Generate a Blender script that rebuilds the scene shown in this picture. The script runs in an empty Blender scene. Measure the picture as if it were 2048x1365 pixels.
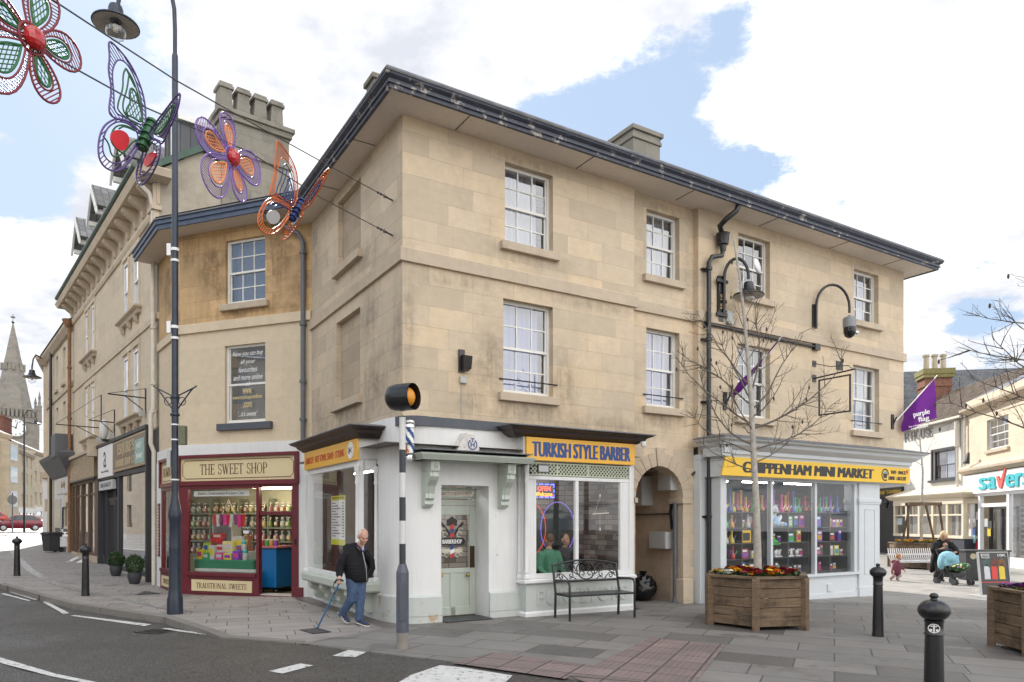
import bpy, bmesh, math, random
from math import sin, cos, pi
from mathutils import Vector, Matrix
MT, MR = Matrix.Translation, Matrix.Rotation
R = math.radians
scene = bpy.context.scene
COL = scene.collection
random.seed(11)
# ---------------------------------------------------------------- camera, sky, sun, exposure
FPX, HZ, EYE = 1448.0, 1040.0, 1.6
cd = bpy.data.cameras.new('camera')
cam = bpy.data.objects.new('camera', cd)
COL.objects.link(cam)
cam.location = (0, 0, EYE)
cam.rotation_euler = (R(90), 0, 0)
cd.sensor_width = 36
cd.lens = 36 * FPX / 2048
cd.shift_y = (HZ - 682.5) / 2048
cd.clip_start, cd.clip_end = 0.05, 2000
scene.camera = cam
scene.view_settings.view_transform = 'Standard'
scene.view_settings.look = 'None'
scene.view_settings.exposure = 1.0
scene.view_settings.gamma = 1
scene.cycles.use_denoising = True
scene.cycles.max_bounces = 10
scene.cycles.transparent_max_bounces = 24
scene.cycles.caustics_reflective = False
scene.cycles.caustics_refractive = False
SUN_H = Vector((-0.42, 0.9, 0)).normalized()
SUN_EL = R(36)
sl = bpy.data.lights.new('sun', 'SUN')
sun = bpy.data.objects.new('sun', sl)
COL.objects.link(sun)
sl.energy, sl.angle, sl.color = 3.6, R(0.6), (1.0, 0.95, 0.88)
sd = SUN_H * cos(SUN_EL) + Vector((0, 0, sin(SUN_EL)))
sun.rotation_euler = (-sd).to_track_quat('-Z', 'Y').to_euler()
def lin(c):
 return c / 12.92 if c <= 0.04045 else ((c + 0.055) / 1.055) ** 2.4
def rgb(r, g, b, k=1.0):
 return (lin(r / 255) * k, lin(g / 255) * k, lin(b / 255) * k)
class NT:
 """small node-tree helper"""
 def __init__(s, nt): s.nt = nt
 def __call__(s, t, ins=None, **props):
  n = s.nt.nodes.new(t)
  for k, v in props.items(): setattr(n, k, v)
  for k, v in (ins or {}).items():
   sk = n.inputs[k]
   if isinstance(v, bpy.types.NodeSocket): s.nt.links.new(v, sk)
   elif isinstance(v, bpy.types.Node): s.nt.links.new(v.outputs[0], sk)
   else:
    if sk.type == 'RGBA' and len(v) == 3: v = (*v, 1)
    sk.default_value = v
  return n
 def math(s, op, a, b=0.0, c=None, clamp=False):
  d = {0: a, 1: b}
  if c is not None: d[2] = c
  return s('ShaderNodeMath', d, operation=op, use_clamp=clamp).outputs[0]
 def mix(s, f, a, b, blend='MIX'):
  n = s.nt.nodes.new('ShaderNodeMix'); n.data_type = 'RGBA'; n.blend_type = blend
  for i, v in ((0, f), (6, a), (7, b)):
   if isinstance(v, bpy.types.NodeSocket): s.nt.links.new(v, n.inputs[i])
   else: n.inputs[i].default_value = (*v, 1) if (i and len(v) == 3) else v
  return n.outputs[2]
 def ramp(s, f, p0, p1, smooth=False):
  n = s('ShaderNodeMapRange', {0: f, 1: p0, 2: p1, 3: 0.0, 4: 1.0})
  if smooth: n.interpolation_type = 'SMOOTHSTEP'
  return n.outputs[0]
 def noise(s, vec, scale, detail=4, rough=0.6):
  return s('ShaderNodeTexNoise', {'Vector': vec, 'Scale': scale, 'Detail': detail, 'Roughness': rough}).outputs[0]
# ---- world: Nishita sky with cumulus
w = bpy.data.worlds.new('World'); scene.world = w; w.use_nodes = True
g = NT(w.node_tree); w.node_tree.nodes.clear()
sky = g('ShaderNodeTexSky', sky_type='NISHITA', sun_disc=False, sun_elevation=SUN_EL,
  sun_rotation=math.atan2(SUN_H.x, SUN_H.y), air_density=1.0, dust_density=0.4, ozone_density=1.4)
tc = g('ShaderNodeTexCoord')
sp = g('ShaderNodeSeparateXYZ', {0: tc.outputs['Generated']})
zz = g.math('ADD', g.math('MAXIMUM', sp.outputs[2], 0.0), 0.16)
pv = g('ShaderNodeCombineXYZ', {0: g.math('DIVIDE', sp.outputs[0], zz), 1: g.math('DIVIDE', sp.outputs[1], zz), 2: 0.37})
n1 = g.noise(pv.outputs[0], 1.6, 12, 0.66)
n2 = g.noise(pv.outputs[0], 0.55, 2, 0.5)
cl = g.math('ADD', g.math('MULTIPLY', n1, 0.8), g.math('MULTIPLY', n2, 0.34))
for (dx, dz, rx, rz, k) in ((0.09, 0.545, 0.10, 0.05, -0.16), (0.20, 0.58, 0.09, 0.07, -0.17), (0.31, 0.67, 0.07, 0.07, -0.14), (0.33, 0.49, 0.12, 0.05, -0.17), (0.49, 0.44, 0.07, 0.03, -0.14), (-0.62, 0.62, 0.15, 0.14, -0.17),
       (-0.67, 0.46, 0.08, 0.05, -0.15), (0.64, 0.29, 0.05, 0.04, -0.12), (0.64, 0.36, 0.05, 0.02, -0.1), (-0.01, 0.66, 0.13, 0.08, 0.14), (0.55, 0.60, 0.13, 0.09, 0.14), (0.46, 0.54, 0.05, 0.04, 0.1),
       (-0.28, 0.62, 0.13, 0.12, 0.10), (-0.62, 0.28, 0.10, 0.12, 0.12), (0.56, 0.21, 0.08, 0.05, 0.12), (-0.3, 0.45, 0.15, 0.1, 0.1), (0.56, 0.36, 0.06, 0.05, 0.1)):
 yy = g.math('MAXIMUM', sp.outputs[1], 0.05)
 ax = g.math('DIVIDE', g.math('SUBTRACT', g.math('DIVIDE', sp.outputs[0], yy), dx), rx)
 az = g.math('DIVIDE', g.math('SUBTRACT', g.math('DIVIDE', sp.outputs[2], yy), dz), rz)
 r2 = g.math('ADD', g.math('MULTIPLY', ax, ax), g.math('MULTIPLY', az, az))
 cl = g.math('ADD', cl, g.math('MULTIPLY', g.math('POWER', 2.718, g.math('MULTIPLY', r2, -1.0)), k))
cov = g.ramp(cl, 0.505, 0.57, True)
n3 = g.noise(pv.outputs[0], 2.6, 6, 0.6)
shade = g.ramp(g.math('ADD', n3, g.math('MULTIPLY', g.math('SUBTRACT', n2, 0.5), 0.5)), 0.40, 0.66)
cloud = g.mix(shade, (0.40, 0.415, 0.455), (0.74, 0.735, 0.73))
back = g.ramp(sp.outputs[1], 0.25, -0.35, True)   # clouds opposite the sun are lit full on
cloud = g.mix(g.math('MULTIPLY', back, 0.8), cloud, (1.45, 1.42, 1.38))
blue = g.mix(1.0, sky.outputs[0], (0.085, 0.085, 0.085), 'MULTIPLY')
blue = g.mix(0.8, blue, (0.29, 0.365, 0.475))
bg = g('ShaderNodeBackground', {0: g.mix(cov, blue, cloud), 1: 1.0})
g('ShaderNodeOutputWorld', {0: bg.outputs[0]})
# ---------------------------------------------------------------- geometry helpers
class MB:
 def __init__(s): s.v, s.f, s.m, s.mi = [], [], [], 0
 def add(s, vs, fs):
  o = len(s.v)
  s.v += [tuple(v) for v in vs]
  s.f += [tuple(i + o for i in f) for f in fs]
  s.m += [s.mi] * len(fs)
  return s
 def box(s, x0, x1, y0, y1, z0, z1, M=None):
  vs = [Vector((x, y, z)) for x in (x0, x1) for y in (y0, y1) for z in (z0, z1)]
  if M: vs = [M @ v for v in vs]
  return s.add(vs, [(0, 1, 3, 2), (4, 6, 7, 5), (0, 4, 5, 1), (2, 3, 7, 6), (0, 2, 6, 4), (1, 5, 7, 3)])
 def quad(s, *p): return s.add(p, [tuple(range(len(p)))])
 def prism(s, poly, c0, c1, plane='xz'):
  f = {'xz': lambda a, b, c: (a, c, b), 'xy': lambda a, b, c: (a, b, c), 'yz': lambda a, b, c: (c, a, b)}[plane]
  n = len(poly)
  vs = [f(a, b, c0) for a, b in poly] + [f(a, b, c1) for a, b in poly]
  return s.add(vs, [tuple(range(n)), tuple(range(2 * n - 1, n - 1, -1))] + [(i, (i + 1) % n, n + (i + 1) % n, n + i) for i in range(n)])
 def sweep(s, path, prof, closed=False, cap=True):
  """profile (out, z) swept along an xy path with mitred corners; out is to the right of travel"""
  P = [Vector(p) for p in path]; n = len(P); rows = []
  for i in range(n):
   a = P[i] - P[i - 1] if (i or closed) else P[1] - P[0]
   b = P[(i + 1) % n] - P[i] if (i < n - 1 or closed) else P[-1] - P[-2]
   a, b = a.normalized(), b.normalized()
   na, nb = Vector((a.y, -a.x)), Vector((b.y, -b.x))
   m = (na + nb)
   m = m / max(0.25, m.dot(na)) if m.length > 1e-6 else na
   rows.append([(P[i].x + m.x * o, P[i].y + m.y * o, z) for o, z in prof])
  k = len(prof); vs = [v for r in rows for v in r]; fs = []
  for i in range(n if closed else n - 1):
   j = (i + 1) % n
   for q in range(k - 1): fs.append((i * k + q, i * k + q + 1, j * k + q + 1, j * k + q))
  if cap and not closed:
   fs += [tuple(range(k)), tuple((n - 1) * k + q for q in range(k))]
  return s.add(vs, fs)
 def tube(s, pts, r, n=8, cap=True):
  P = [Vector(p) for p in pts]; rs = r if isinstance(r, (list, tuple)) else [r] * len(P)
  vs, fs = [], []
  up = Vector((0, 0, 1)); last = None
  for i, p in enumerate(P):
   t = (P[min(i + 1, len(P) - 1)] - P[max(i - 1, 0)])
   t = t.normalized() if t.length > 1e-9 else Vector((0, 0, 1))
   if last is None:
    ref = up if abs(t.z) < 0.9 else Vector((1, 0, 0))
    x = t.cross(ref).normalized()
   else:
    x = last - t * last.dot(t)
    x = x.normalized() if x.length > 1e-6 else t.orthogonal().normalized()
   last = x; y = t.cross(x)
   for k in range(n):
    a = 2 * pi * k / n
    vs.append(p + (x * cos(a) + y * sin(a)) * rs[i])
  for i in range(len(P) - 1):
   for k in range(n):
    fs.append((i * n + k, i * n + (k + 1) % n, (i + 1) * n + (k + 1) % n, (i + 1) * n + k))
  if cap: fs += [tuple(range(n - 1, -1, -1)), tuple((len(P) - 1) * n + k for k in range(n))]
  return s.add(vs, fs)
 def lathe(s, prof, c=(0, 0, 0), n=24, M=None, cap=True):
  vs, fs = [], []
  for r, z in prof:
   for k in range(n):
    a = 2 * pi * k / n
    v = Vector((r * cos(a), r * sin(a), z))
    vs.append((M @ v if M else v) + Vector(c))
  for i in range(len(prof) - 1):
   for k in range(n):
    fs.append((i * n + k, i * n + (k + 1) % n, (i + 1) * n + (k + 1) % n, (i + 1) * n + k))
  if cap: fs += [tuple(range(n - 1, -1, -1)), tuple((len(prof) - 1) * n + k for k in range(n))]
  return s.add(vs, fs)
 def ball(s, c, r, nu=14, nv=9, M=None):
  rx, ry, rz = r if isinstance(r, (tuple, list)) else (r, r, r)
  vs = [Vector((0, 0, -rz))]
  for j in range(1, nv):
   b = -pi / 2 + pi * j / nv
   for k in range(nu):
    a = 2 * pi * k / nu
    vs.append(Vector((rx * cos(b) * cos(a), ry * cos(b) * sin(a), rz * sin(b))))
  vs.append(Vector((0, 0, rz)))
  fs = [(0, 1 + (k + 1) % nu, 1 + k) for k in range(nu)]
  for j in range(nv - 2):
   for k in range(nu):
    a, b = 1 + j * nu + k, 1 + j * nu + (k + 1) % nu
    fs.append((a, b, b + nu, a + nu))
  t = len(vs) - 1; o = 1 + (nv - 2) * nu
  fs += [(t, o + k, o + (k + 1) % nu) for k in range(nu)]
  C = Vector(c)
  return s.add([(M @ v if M else v) + C for v in vs], fs)
 def mesh(s, name, fix=True):
  me = bpy.data.meshes.new(name)
  me.from_pydata(s.v, [], s.f)
  if len(s.m) == len(me.polygons):
   me.polygons.foreach_set('material_index', s.m)
  if fix:
   b = bmesh.new(); b.from_mesh(me)
   bmesh.ops.recalc_face_normals(b, faces=b.faces)
   b.to_mesh(me); b.free()
  return me
 def build(s, name, mat, parent=None, M=None, smooth=None, bevel=0, fix=True, vox=0, relax=0):
  me = s.mesh(name, fix)
  for m in (mat if isinstance(mat, (list, tuple)) else [mat]): me.materials.append(m)
  o = bpy.data.objects.new(name, me); COL.objects.link(o)
  if parent is not None: o.parent = parent
  if M is not None: o.matrix_basis = M
  if vox or bevel:
   if vox:
    q = o.modifiers.new('r', 'REMESH'); q.mode = 'VOXEL'; q.voxel_size = vox
    if relax:
     q = o.modifiers.new('s', 'SMOOTH'); q.factor = 0.5; q.iterations = relax
   if bevel:
    q = o.modifiers.new('b', 'BEVEL'); q.width = bevel; q.segments = 2; q.limit_method = 'ANGLE'; q.angle_limit = R(40)
   dg = bpy.context.evaluated_depsgraph_get(); dg.update()
   m2 = bpy.data.meshes.new_from_object(o.evaluated_get(dg))
   o.modifiers.clear(); o.data = m2; m2.name = name
   if not m2.materials:
    for m in (mat if isinstance(mat, (list, tuple)) else [mat]): m2.materials.append(m)
   me = m2
  if smooth:
   me.polygons.foreach_set('use_smooth', [True] * len(me.polygons))
   if smooth < 179: me.set_sharp_from_angle(angle=R(smooth))
  return o
def thing(name, label, cat, loc=(0, 0, 0), rotz=0.0, group=None):
 o = bpy.data.objects.new(name, None); COL.objects.link(o)
 o.empty_display_size = 0.1
 o.location = loc; o.rotation_euler = (0, 0, rotz)
 return tag(o, label, cat, group)
def tag(o, label, cat, group=None):
 o['label'] = label; o['category'] = cat
 if group: o['group'] = group
 return o
def struct(o, kind='structure'):
 o['kind'] = kind; return o
def dup(root, loc, rotz=None, label=None):
 def cp(o, par):
  c = o.copy(); COL.objects.link(c)
  if par is not None: c.parent = par
  for ch in list(o.children): cp(ch, c)
  return c
 r = cp(root, None); r.location = loc
 if rotz is not None: r.rotation_euler = (0, 0, rotz)
 if label: r['label'] = label
 return r
# ---- ground height, pixel -> ground
def h(x, y):
 v = -0.02 * max(0.0, min(x - 0.5, 15.0))
 s = max(0.0, -x - 8.5)
 v += 0.03 * min(s, 9) + 0.011 * max(0, min(s - 9, 30)) + 0.075 * max(0, min(s - 39, 60))
 v -= 0.08 * math.exp(-((x + 7) ** 2 + (y - 17) ** 2) / 8)
 return v
def gp(px, py, dz=0.0):
 X, Z = (px - 1024) / FPX, (HZ - py) / FPX
 k = 10.0
 for _ in range(60):
  k2 = (h(X * k, k) + dz - EYE) / Z if Z < -0.001 else 60
  k = 0.5 * k + 0.5 * max(1, min(k2, 200))
 return Vector((X * k, k, h(X * k, k) + dz))
def at_depth(px, py, d):
 return Vector(((px - 1024) / FPX * d, d, EYE + (HZ - py) / FPX * d))
class Frame:
 def __init__(s, ox, oy, ux, uy):
  l = math.hypot(ux, uy)
  s.o, s.u = Vector((ox, oy)), Vector((ux / l, uy / l))
  s.n = Vector((-s.u.y, s.u.x)); s.rot = math.atan2(s.u.y, s.u.x)
 def at(s, px, py, d=0.0):
  X, Z = (px - 1024) / FPX, (HZ - py) / FPX
  k = (s.o.dot(s.n) - d) / (X * s.n.x + s.n.y)
  return (Vector((X * k, k)) - s.o).dot(s.u), EYE + Z * k
 def U(s, px, d=0.0): return s.at(px, HZ, d)[0]
 def rect(s, px0, pt, px1, pb, d=0.0):
  (a, t), (b, _), (_, z) = s.at(px0, pt, d), s.at(px1, pt, d), s.at(px0, pb, d)
  return a, b, z, t
 def P(s, u, v=0.0): return s.o + s.u * u + s.n * v
 def thing(s, name, label, cat, group=None): return thing(name, label, cat, (s.o.x, s.o.y, 0), s.rot, group)
 def W(s, u, v, z):
  p = s.P(u, v); return Vector((p.x, p.y, z))
def facade(mb, u0, u1, z0, z1, holes, depth=0.2, y=0.0):
 """wall sheet in the xz plane (outside = -y) with openings and their reveals"""
 us = sorted({u0, u1, *[a for q in holes for a in q[:2]]}); zs = sorted({z0, z1, *[a for q in holes for a in q[2:4]]})
 us = [a for a in us if u0 - 1e-6 <= a <= u1 + 1e-6]; zs = [a for a in zs if z0 - 1e-6 <= a <= z1 + 1e-6]
 idx = {}
 vs, fs = [], []
 def vi(a, b):
  if (a, b) not in idx: idx[(a, b)] = len(vs); vs.append((a, y, b))
  return idx[(a, b)]
 for i in range(len(us) - 1):
  for j in range(len(zs) - 1):
   cu, cz = (us[i] + us[i + 1]) / 2, (zs[j] + zs[j + 1]) / 2
   if any(a < cu < b and c < cz < d for a, b, c, d in [q[:4] for q in holes]): continue
   fs.append((vi(us[i], zs[j]), vi(us[i + 1], zs[j]), vi(us[i + 1], zs[j + 1]), vi(us[i], zs[j + 1])))
 mb.add(vs, fs)
 for q in holes:
  a, b, c, d = q[:4]; e = q[4] if len(q) > 4 else depth
  mb.add([(a, y, c), (b, y, c), (b, y, d), (a, y, d), (a, y + e, c), (b, y + e, c), (b, y + e, d), (a, y + e, d)],
               [(0, 1, 5, 4), (1, 2, 6, 5), (2, 3, 7, 6), (3, 0, 4, 7)])
 return mb
def sheet(poly, step, dz, skirt=0.0, name='sheet', mat=None):
 """ground sheet inside polygon, cut into a grid and laid on h(x, y)"""
 b = bmesh.new()
 b.faces.new([b.verts.new((x, y, 0)) for x, y in poly])
 xs = [p[0] for p in poly]; ys = [p[1] for p in poly]
 for ax, lo, hi in ((0, min(xs), max(xs)), (1, min(ys), max(ys))):
  c = math.ceil(lo / step) * step
  while c < hi:
   no = (1, 0, 0) if ax == 0 else (0, 1, 0)
   co = (c, 0, 0) if ax == 0 else (0, c, 0)
   bmesh.ops.bisect_plane(b, geom=b.verts[:] + b.edges[:] + b.faces[:], plane_co=co, plane_no=no)
   c += step
 if skirt:
  e = [x for x in b.edges if len(x.link_faces) == 1]
  r = bmesh.ops.extrude_edge_only(b, edges=e)
  low = {v for v in r['geom'] if isinstance(v, bmesh.types.BMVert)}
 else: low = set()
 for v in b.verts:
  v.co.z = h(v.co.x, v.co.y) + (dz(v.co.x, v.co.y) if callable(dz) else dz) - (skirt if v in low else 0)
 bmesh.ops.recalc_face_normals(b, faces=b.faces)
 if b.faces and sum(f.normal.z for f in b.faces) < 0: bmesh.ops.reverse_faces(b, faces=b.faces)
 me = bpy.data.meshes.new(name); b.to_mesh(me); b.free(); me.materials.append(mat)
 o = bpy.data.objects.new(name, me); COL.objects.link(o)
 return o
# ---------------------------------------------------------------- materials
def newmat(name):
 m = bpy.data.materials.new(name); m.use_nodes = True
 m.node_tree.nodes.clear()
 g = NT(m.node_tree); return m, g
def finish(g, col, rough=0.6, metal=0.0, bump=None, strength=0.3, dist=0.01, spec=0.5, emit=None, estr=0.0, coat=0.0, alpha=None):
 ins = {'Base Color': col, 'Roughness': rough, 'Metallic': metal, 'Specular IOR Level': spec}
 if bump is not None:
  ins['Normal'] = g('ShaderNodeBump', {'Height': bump, 'Strength': strength, 'Distance': dist}).outputs[0]
 if emit is not None: ins['Emission Color'] = emit; ins['Emission Strength'] = estr
 if coat: ins['Coat Weight'] = coat; ins['Coat Roughness'] = 0.08
 p = g('ShaderNodeBsdfPrincipled', ins)
 g('ShaderNodeOutputMaterial', {0: p.outputs[0]})
def sc(c, k): return tuple(min(1, x * k) for x in c)
_pm = {}
def pm(name, c, rough=0.5, metal=0.0, var=0.15, scale=6.0, bump=0.0, bscale=60.0, wear=None, wamt=0.0, wscale=9.0, coat=0.0, spec=0.5, streak=0.0):
 """painted / plain surface: soft tone variation, optional chips showing a second colour, rain streaks"""
 if name in _pm: return _pm[name]
 m, g = newmat(name)
 co = g('ShaderNodeTexCoord').outputs['Object']
 n = g.noise(co, scale, 5, 0.65)
 col = g.mix(g.ramp(n, 0.25, 0.75), sc(c, 1 - var), sc(c, 1 + var))
 rg = g.math('ADD', g.math('MULTIPLY', g.noise(co, scale * 2.3, 3), 0.2), rough - 0.1)
 if streak:
  st = g('ShaderNodeMapping', {0: co, 'Scale': (7, 7, 0.5)}).outputs[0]
  col = g.mix(g.math('MULTIPLY', g.ramp(g.noise(st, 1.5, 5, 0.7), 0.5, 0.75), streak), col, sc(c, 0.45))
 if wear:
  k = g.ramp(g.noise(co, wscale, 8, 0.72), 0.62 - wamt, 0.65 - wamt)
  col = g.mix(k, col, wear); rg = g.math('MAXIMUM', rg, g.math('MULTIPLY', k, 0.8))
 b = g.noise(co, bscale, 4) if bump else None
 finish(g, col, rg, metal, b, bump, 0.01, spec=spec, coat=coat)
 _pm[name] = m; return m
def stone(name, c, bw=0.62, bh=0.3, mortar=0.004, joint=0.72, var=0.14, soot=0.35, sootc=(0.10, 0.08, 0.06), warm=0.35, spots=(), streak=0.3, tool=0.25):
 m, g = newmat(name)
 co = g('ShaderNodeTexCoord').outputs['Object']
 s = g('ShaderNodeSeparateXYZ', {0: co})
 v = g('ShaderNodeCombineXYZ', {0: g.math('ADD', s.outputs[0], g.math('MULTIPLY', s.outputs[1], 0.9)), 1: s.outputs[2], 2: 0.0}).outputs[0]
 br = g('ShaderNodeTexBrick', {'Vector': v, 'Color1': (0, 0, 0), 'Color2': (1, 1, 1), 'Mortar': (0.5, 0.5, 0.5), 'Scale': 1.0, 'Mortar Size': mortar,
                                  'Mortar Smooth': 0.3, 'Bias': 0.0, 'Brick Width': bw, 'Row Height': bh}, offset=0.43, squash=1.35, squash_frequency=3)
 blk = br.outputs[0]
 c_d, c_l = sc(c, 1 - var), sc(c, 1 + var * 0.8)
 col = g.mix(g.math('MULTIPLY', blk, 1.0), c_d, c_l)
 wc = (c[0] * 1.05, c[1] * 0.9, c[2] * 0.66)
 br2 = g('ShaderNodeTexBrick', {'Vector': v, 'Color1': (0, 0, 0), 'Color2': (1, 1, 1), 'Mortar': (0, 0, 0), 'Scale': 1.0, 'Mortar Size': 0.0,
                                   'Bias': -0.35, 'Brick Width': bw, 'Row Height': bh}, offset=0.43, squash=1.35, squash_frequency=3)
 big = g.noise(co, 0.7, 4, 0.6)
 col = g.mix(g.math('MULTIPLY', g.math('MULTIPLY', br2.outputs[0], warm), g.ramp(big, 0.3, 0.65)), col, wc)
 n = g.noise(co, 5, 8, 0.7)
 col = g.mix(g.math('MULTIPLY', g.ramp(n, 0.32, 0.66), 0.32), col, sc(c, 0.6))
 tl = g('ShaderNodeMapping', {0: co, 'Scale': (1.2, 1.2, 26)}).outputs[0]
 tn = g.noise(tl, 1.0, 5, 0.7)
 col = g.mix(g.math('MULTIPLY', g.ramp(tn, 0.52, 0.72), tool), col, sc(c, 0.6))
 st = g('ShaderNodeMapping', {0: co, 'Scale': (3.5, 3.5, 0.35)}).outputs[0]
 sn = g.math('MULTIPLY', g.ramp(g.noise(st, 1.3, 6, 0.7), 0.50, 0.78), streak)
 col = g.mix(sn, col, sc(sootc, 2.4))
 pn = g.math('MULTIPLY', g.ramp(g.noise(co, 0.85, 7, 0.68), 0.52, 0.74), soot)
 col = g.mix(pn, col, sootc)
 acc = None   # old soot stains at given places on the wall (u, z, half width, half height, amount)
 for x, z, rx, rz, a in spots:
  ex_ = g.math('DIVIDE', g.math('SUBTRACT', s.outputs[0], x), rx); ez_ = g.math('DIVIDE', g.math('SUBTRACT', s.outputs[2], z), rz)
  q = g.math('MULTIPLY', g.math('POWER', 2.718, g.math('MULTIPLY', g.math('ADD', g.math('MULTIPLY', ex_, ex_), g.math('MULTIPLY', ez_, ez_)), -1.0)), a * 0.72)
  acc = q if acc is None else g.math('MAXIMUM', acc, q)
 if acc is not None:
  k = g.math('MULTIPLY', acc, g.ramp(g.math('ADD', g.math('MULTIPLY', n, 0.5), g.math('MULTIPLY', g.noise(st, 2.2, 6, 0.7), 0.5)), 0.36, 0.58))
  col = g.mix(k, col, sc(sootc, 0.75))
 fac = br.outputs['Fac']
 jn = g.math('MULTIPLY', fac, g.ramp(g.noise(co, 2.2, 3), 0.25, 0.55))
 col = g.mix(g.math('MULTIPLY', jn, joint), col, sc(c, 0.38))
 hgt = g.math('SUBTRACT', g.math('ADD', g.math('MULTIPLY', n, 0.5), g.math('MULTIPLY', g.noise(co, 45, 4), 0.35)), g.math('MULTIPLY', fac, 0.8))
 finish(g, col, 0.88, 0, hgt, 0.45, 0.012, spec=0.25)
 return m
def brickmat(name, c, c2, mor, bw=0.225, bh=0.075):
 m, g = newmat(name)
 co = g('ShaderNodeTexCoord').outputs['Object']
 s = g('ShaderNodeSeparateXYZ', {0: co})
 v = g('ShaderNodeCombineXYZ', {0: g.math('ADD', s.outputs[0], s.outputs[1]), 1: s.outputs[2], 2: 0.0}).outputs[0]
 br = g('ShaderNodeTexBrick', {'Vector': v, 'Color1': c, 'Color2': c2, 'Mortar': mor, 'Scale': 1.0, 'Mortar Size': 0.008, 'Brick Width': bw, 'Row Height': bh})
 col = g.mix(g.math('MULTIPLY', g.ramp(g.noise(co, 7, 6), 0.4, 0.7), 0.45), br.outputs[0], (0.05, 0.035, 0.03))
 finish(g, col, 0.9, 0, g.math('SUBTRACT', g.noise(co, 30, 4), br.outputs['Fac']), 0.5, 0.01, spec=0.2)
 return m
def splitface(name):
 m, g = newmat(name)
 co = g('ShaderNodeTexCoord').outputs['Object']
 s = g('ShaderNodeSeparateXYZ', {0: co})
 v = g('ShaderNodeCombineXYZ', {0: g.math('ADD', s.outputs[0], s.outputs[1]), 1: s.outputs[2], 2: 0.0}).outputs[0]
 br = g('ShaderNodeTexBrick', {'Vector': v, 'Color1': (0.05, 0.035, 0.028), 'Color2': (0.62, 0.52, 0.44), 'Mortar': (0.01, 0.01, 0.01), 'Scale': 1.0, 'Mortar Size': 0.007,
                                  'Bias': -0.1, 'Brick Width': 0.38, 'Row Height': 0.1}, offset=0.37, squash=0.6, squash_frequency=2)
 col = g.mix(0.4, br.outputs[0], g.mix(g.noise(co, 6, 4), (0.1, 0.06, 0.04), (0.3, 0.28, 0.27)))
 finish(g, col, 0.8, 0, br.outputs[0], 0.5, 0.02)
 return m
def slabs(name, c, c2, bw, bh, rot, wet=0.35, joint=(0.035, 0.033, 0.03), off=0.5, mort=0.009, damp=0.5):
 m, g = newmat(name)
 co = g('ShaderNodeTexCoord').outputs['Object']
 v = g('ShaderNodeMapping', {0: co, 'Rotation': (0, 0, rot)}).outputs[0]
 ins = {'Vector': v, 'Scale': 1.0, 'Mortar Size': mort, 'Mortar Smooth': 0.25, 'Brick Width': bw, 'Row Height': bh}
 br = g('ShaderNodeTexBrick', {**ins, 'Color1': c, 'Color2': c2, 'Mortar': joint, 'Bias': 0.0}, offset=off, squash=1.6, squash_frequency=3)
 b2 = g('ShaderNodeTexBrick', {**ins, 'Color1': (0, 0, 0), 'Color2': (1, 1, 1), 'Mortar': (0, 0, 0), 'Bias': -0.55}, offset=off, squash=1.6, squash_frequency=3)
 n = g.noise(co, 2.2, 8, 0.7)
 fine = g.noise(co, 70, 4)
 col = g.mix(g.math('MULTIPLY', g.ramp(n, 0.35, 0.7), 0.35), br.outputs[0], sc(c, 0.55))
 col = g.mix(g.math('MULTIPLY', g.ramp(fine, 0.35, 0.7), 0.22), col, sc(c2, 1.25))
 dk = g.math('MULTIPLY', g.ramp(b2.outputs[0], 0.06, 0.34), damp * .75)
 col = g.mix(dk, col, sc(c, 0.36))
 pn = g.ramp(g.noise(co, 0.9, 5, 0.65), 0.55, 0.62, True)
 col = g.mix(g.math('MULTIPLY', pn, 0.35), col, sc(c, 0.42))
 sp = g('ShaderNodeTexVoronoi', {'Vector': co, 'Scale': 2.6}).outputs['Distance']
 col = g.mix(g.math('MULTIPLY', g.ramp(g.math('ADD', sp, g.math('MULTIPLY', g.noise(co, 14, 3), 0.04)), 0.075, 0.055), 0.5), col, (0.45, 0.43, 0.4))
 rg = g.math('SUBTRACT', 0.72, g.math('MULTIPLY', g.math('MAXIMUM', pn, dk), wet))
 hgt = g.math('SUBTRACT', g.math('ADD', g.math('MULTIPLY', n, 0.4), g.math('MULTIPLY', fine, 0.25)), g.math('MULTIPLY', br.outputs['Fac'], 1.0))
 finish(g, col, rg, 0, hgt, 0.35, 0.01, spec=0.5)
 return m
def asphalt(name, c=(0.050, 0.047, 0.043), wet=0.40):
 m, g = newmat(name)
 co = g('ShaderNodeTexCoord').outputs['Object']
 sp = g('ShaderNodeTexVoronoi', {'Vector': co, 'Scale': 46.0})
 fine = g.noise(co, 160, 3)
 big = g.noise(co, 0.55, 5, 0.6)
 col = g.mix(g.ramp(sp.outputs['Color'], 0.1, 0.9), sc(c, 0.55), sc(c, 2.3))
 col = g.mix(g.math('MULTIPLY', g.ramp(big, 0.4, 0.65), 0.4), col, (0.075, 0.066, 0.055))
 rg = g.math('ADD', g.math('MULTIPLY', g.ramp(big, 0.3, 0.7), 0.25), wet)
 hgt = g.math('ADD', g.math('MULTIPLY', sp.outputs['Distance'], -0.9), g.math('MULTIPLY', fine, 0.3))
 finish(g, col, rg, 0, hgt, 0.9, 0.012, spec=0.32)
 return m
def roadpaint(name):
 m, g = newmat(name)
 co = g('ShaderNodeTexCoord').outputs['Object']
 k = g.ramp(g.noise(co, 14, 9, 0.75), 0.54, 0.62)
 col = g.mix(k, g.mix(g.noise(co, 5, 4), (0.48, 0.48, 0.47), (0.72, 0.71, 0.69)), (0.07, 0.068, 0.065))
 finish(g, col, 0.6, 0, g.noise(co, 120, 3), 0.4, 0.004)
 return m
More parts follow.
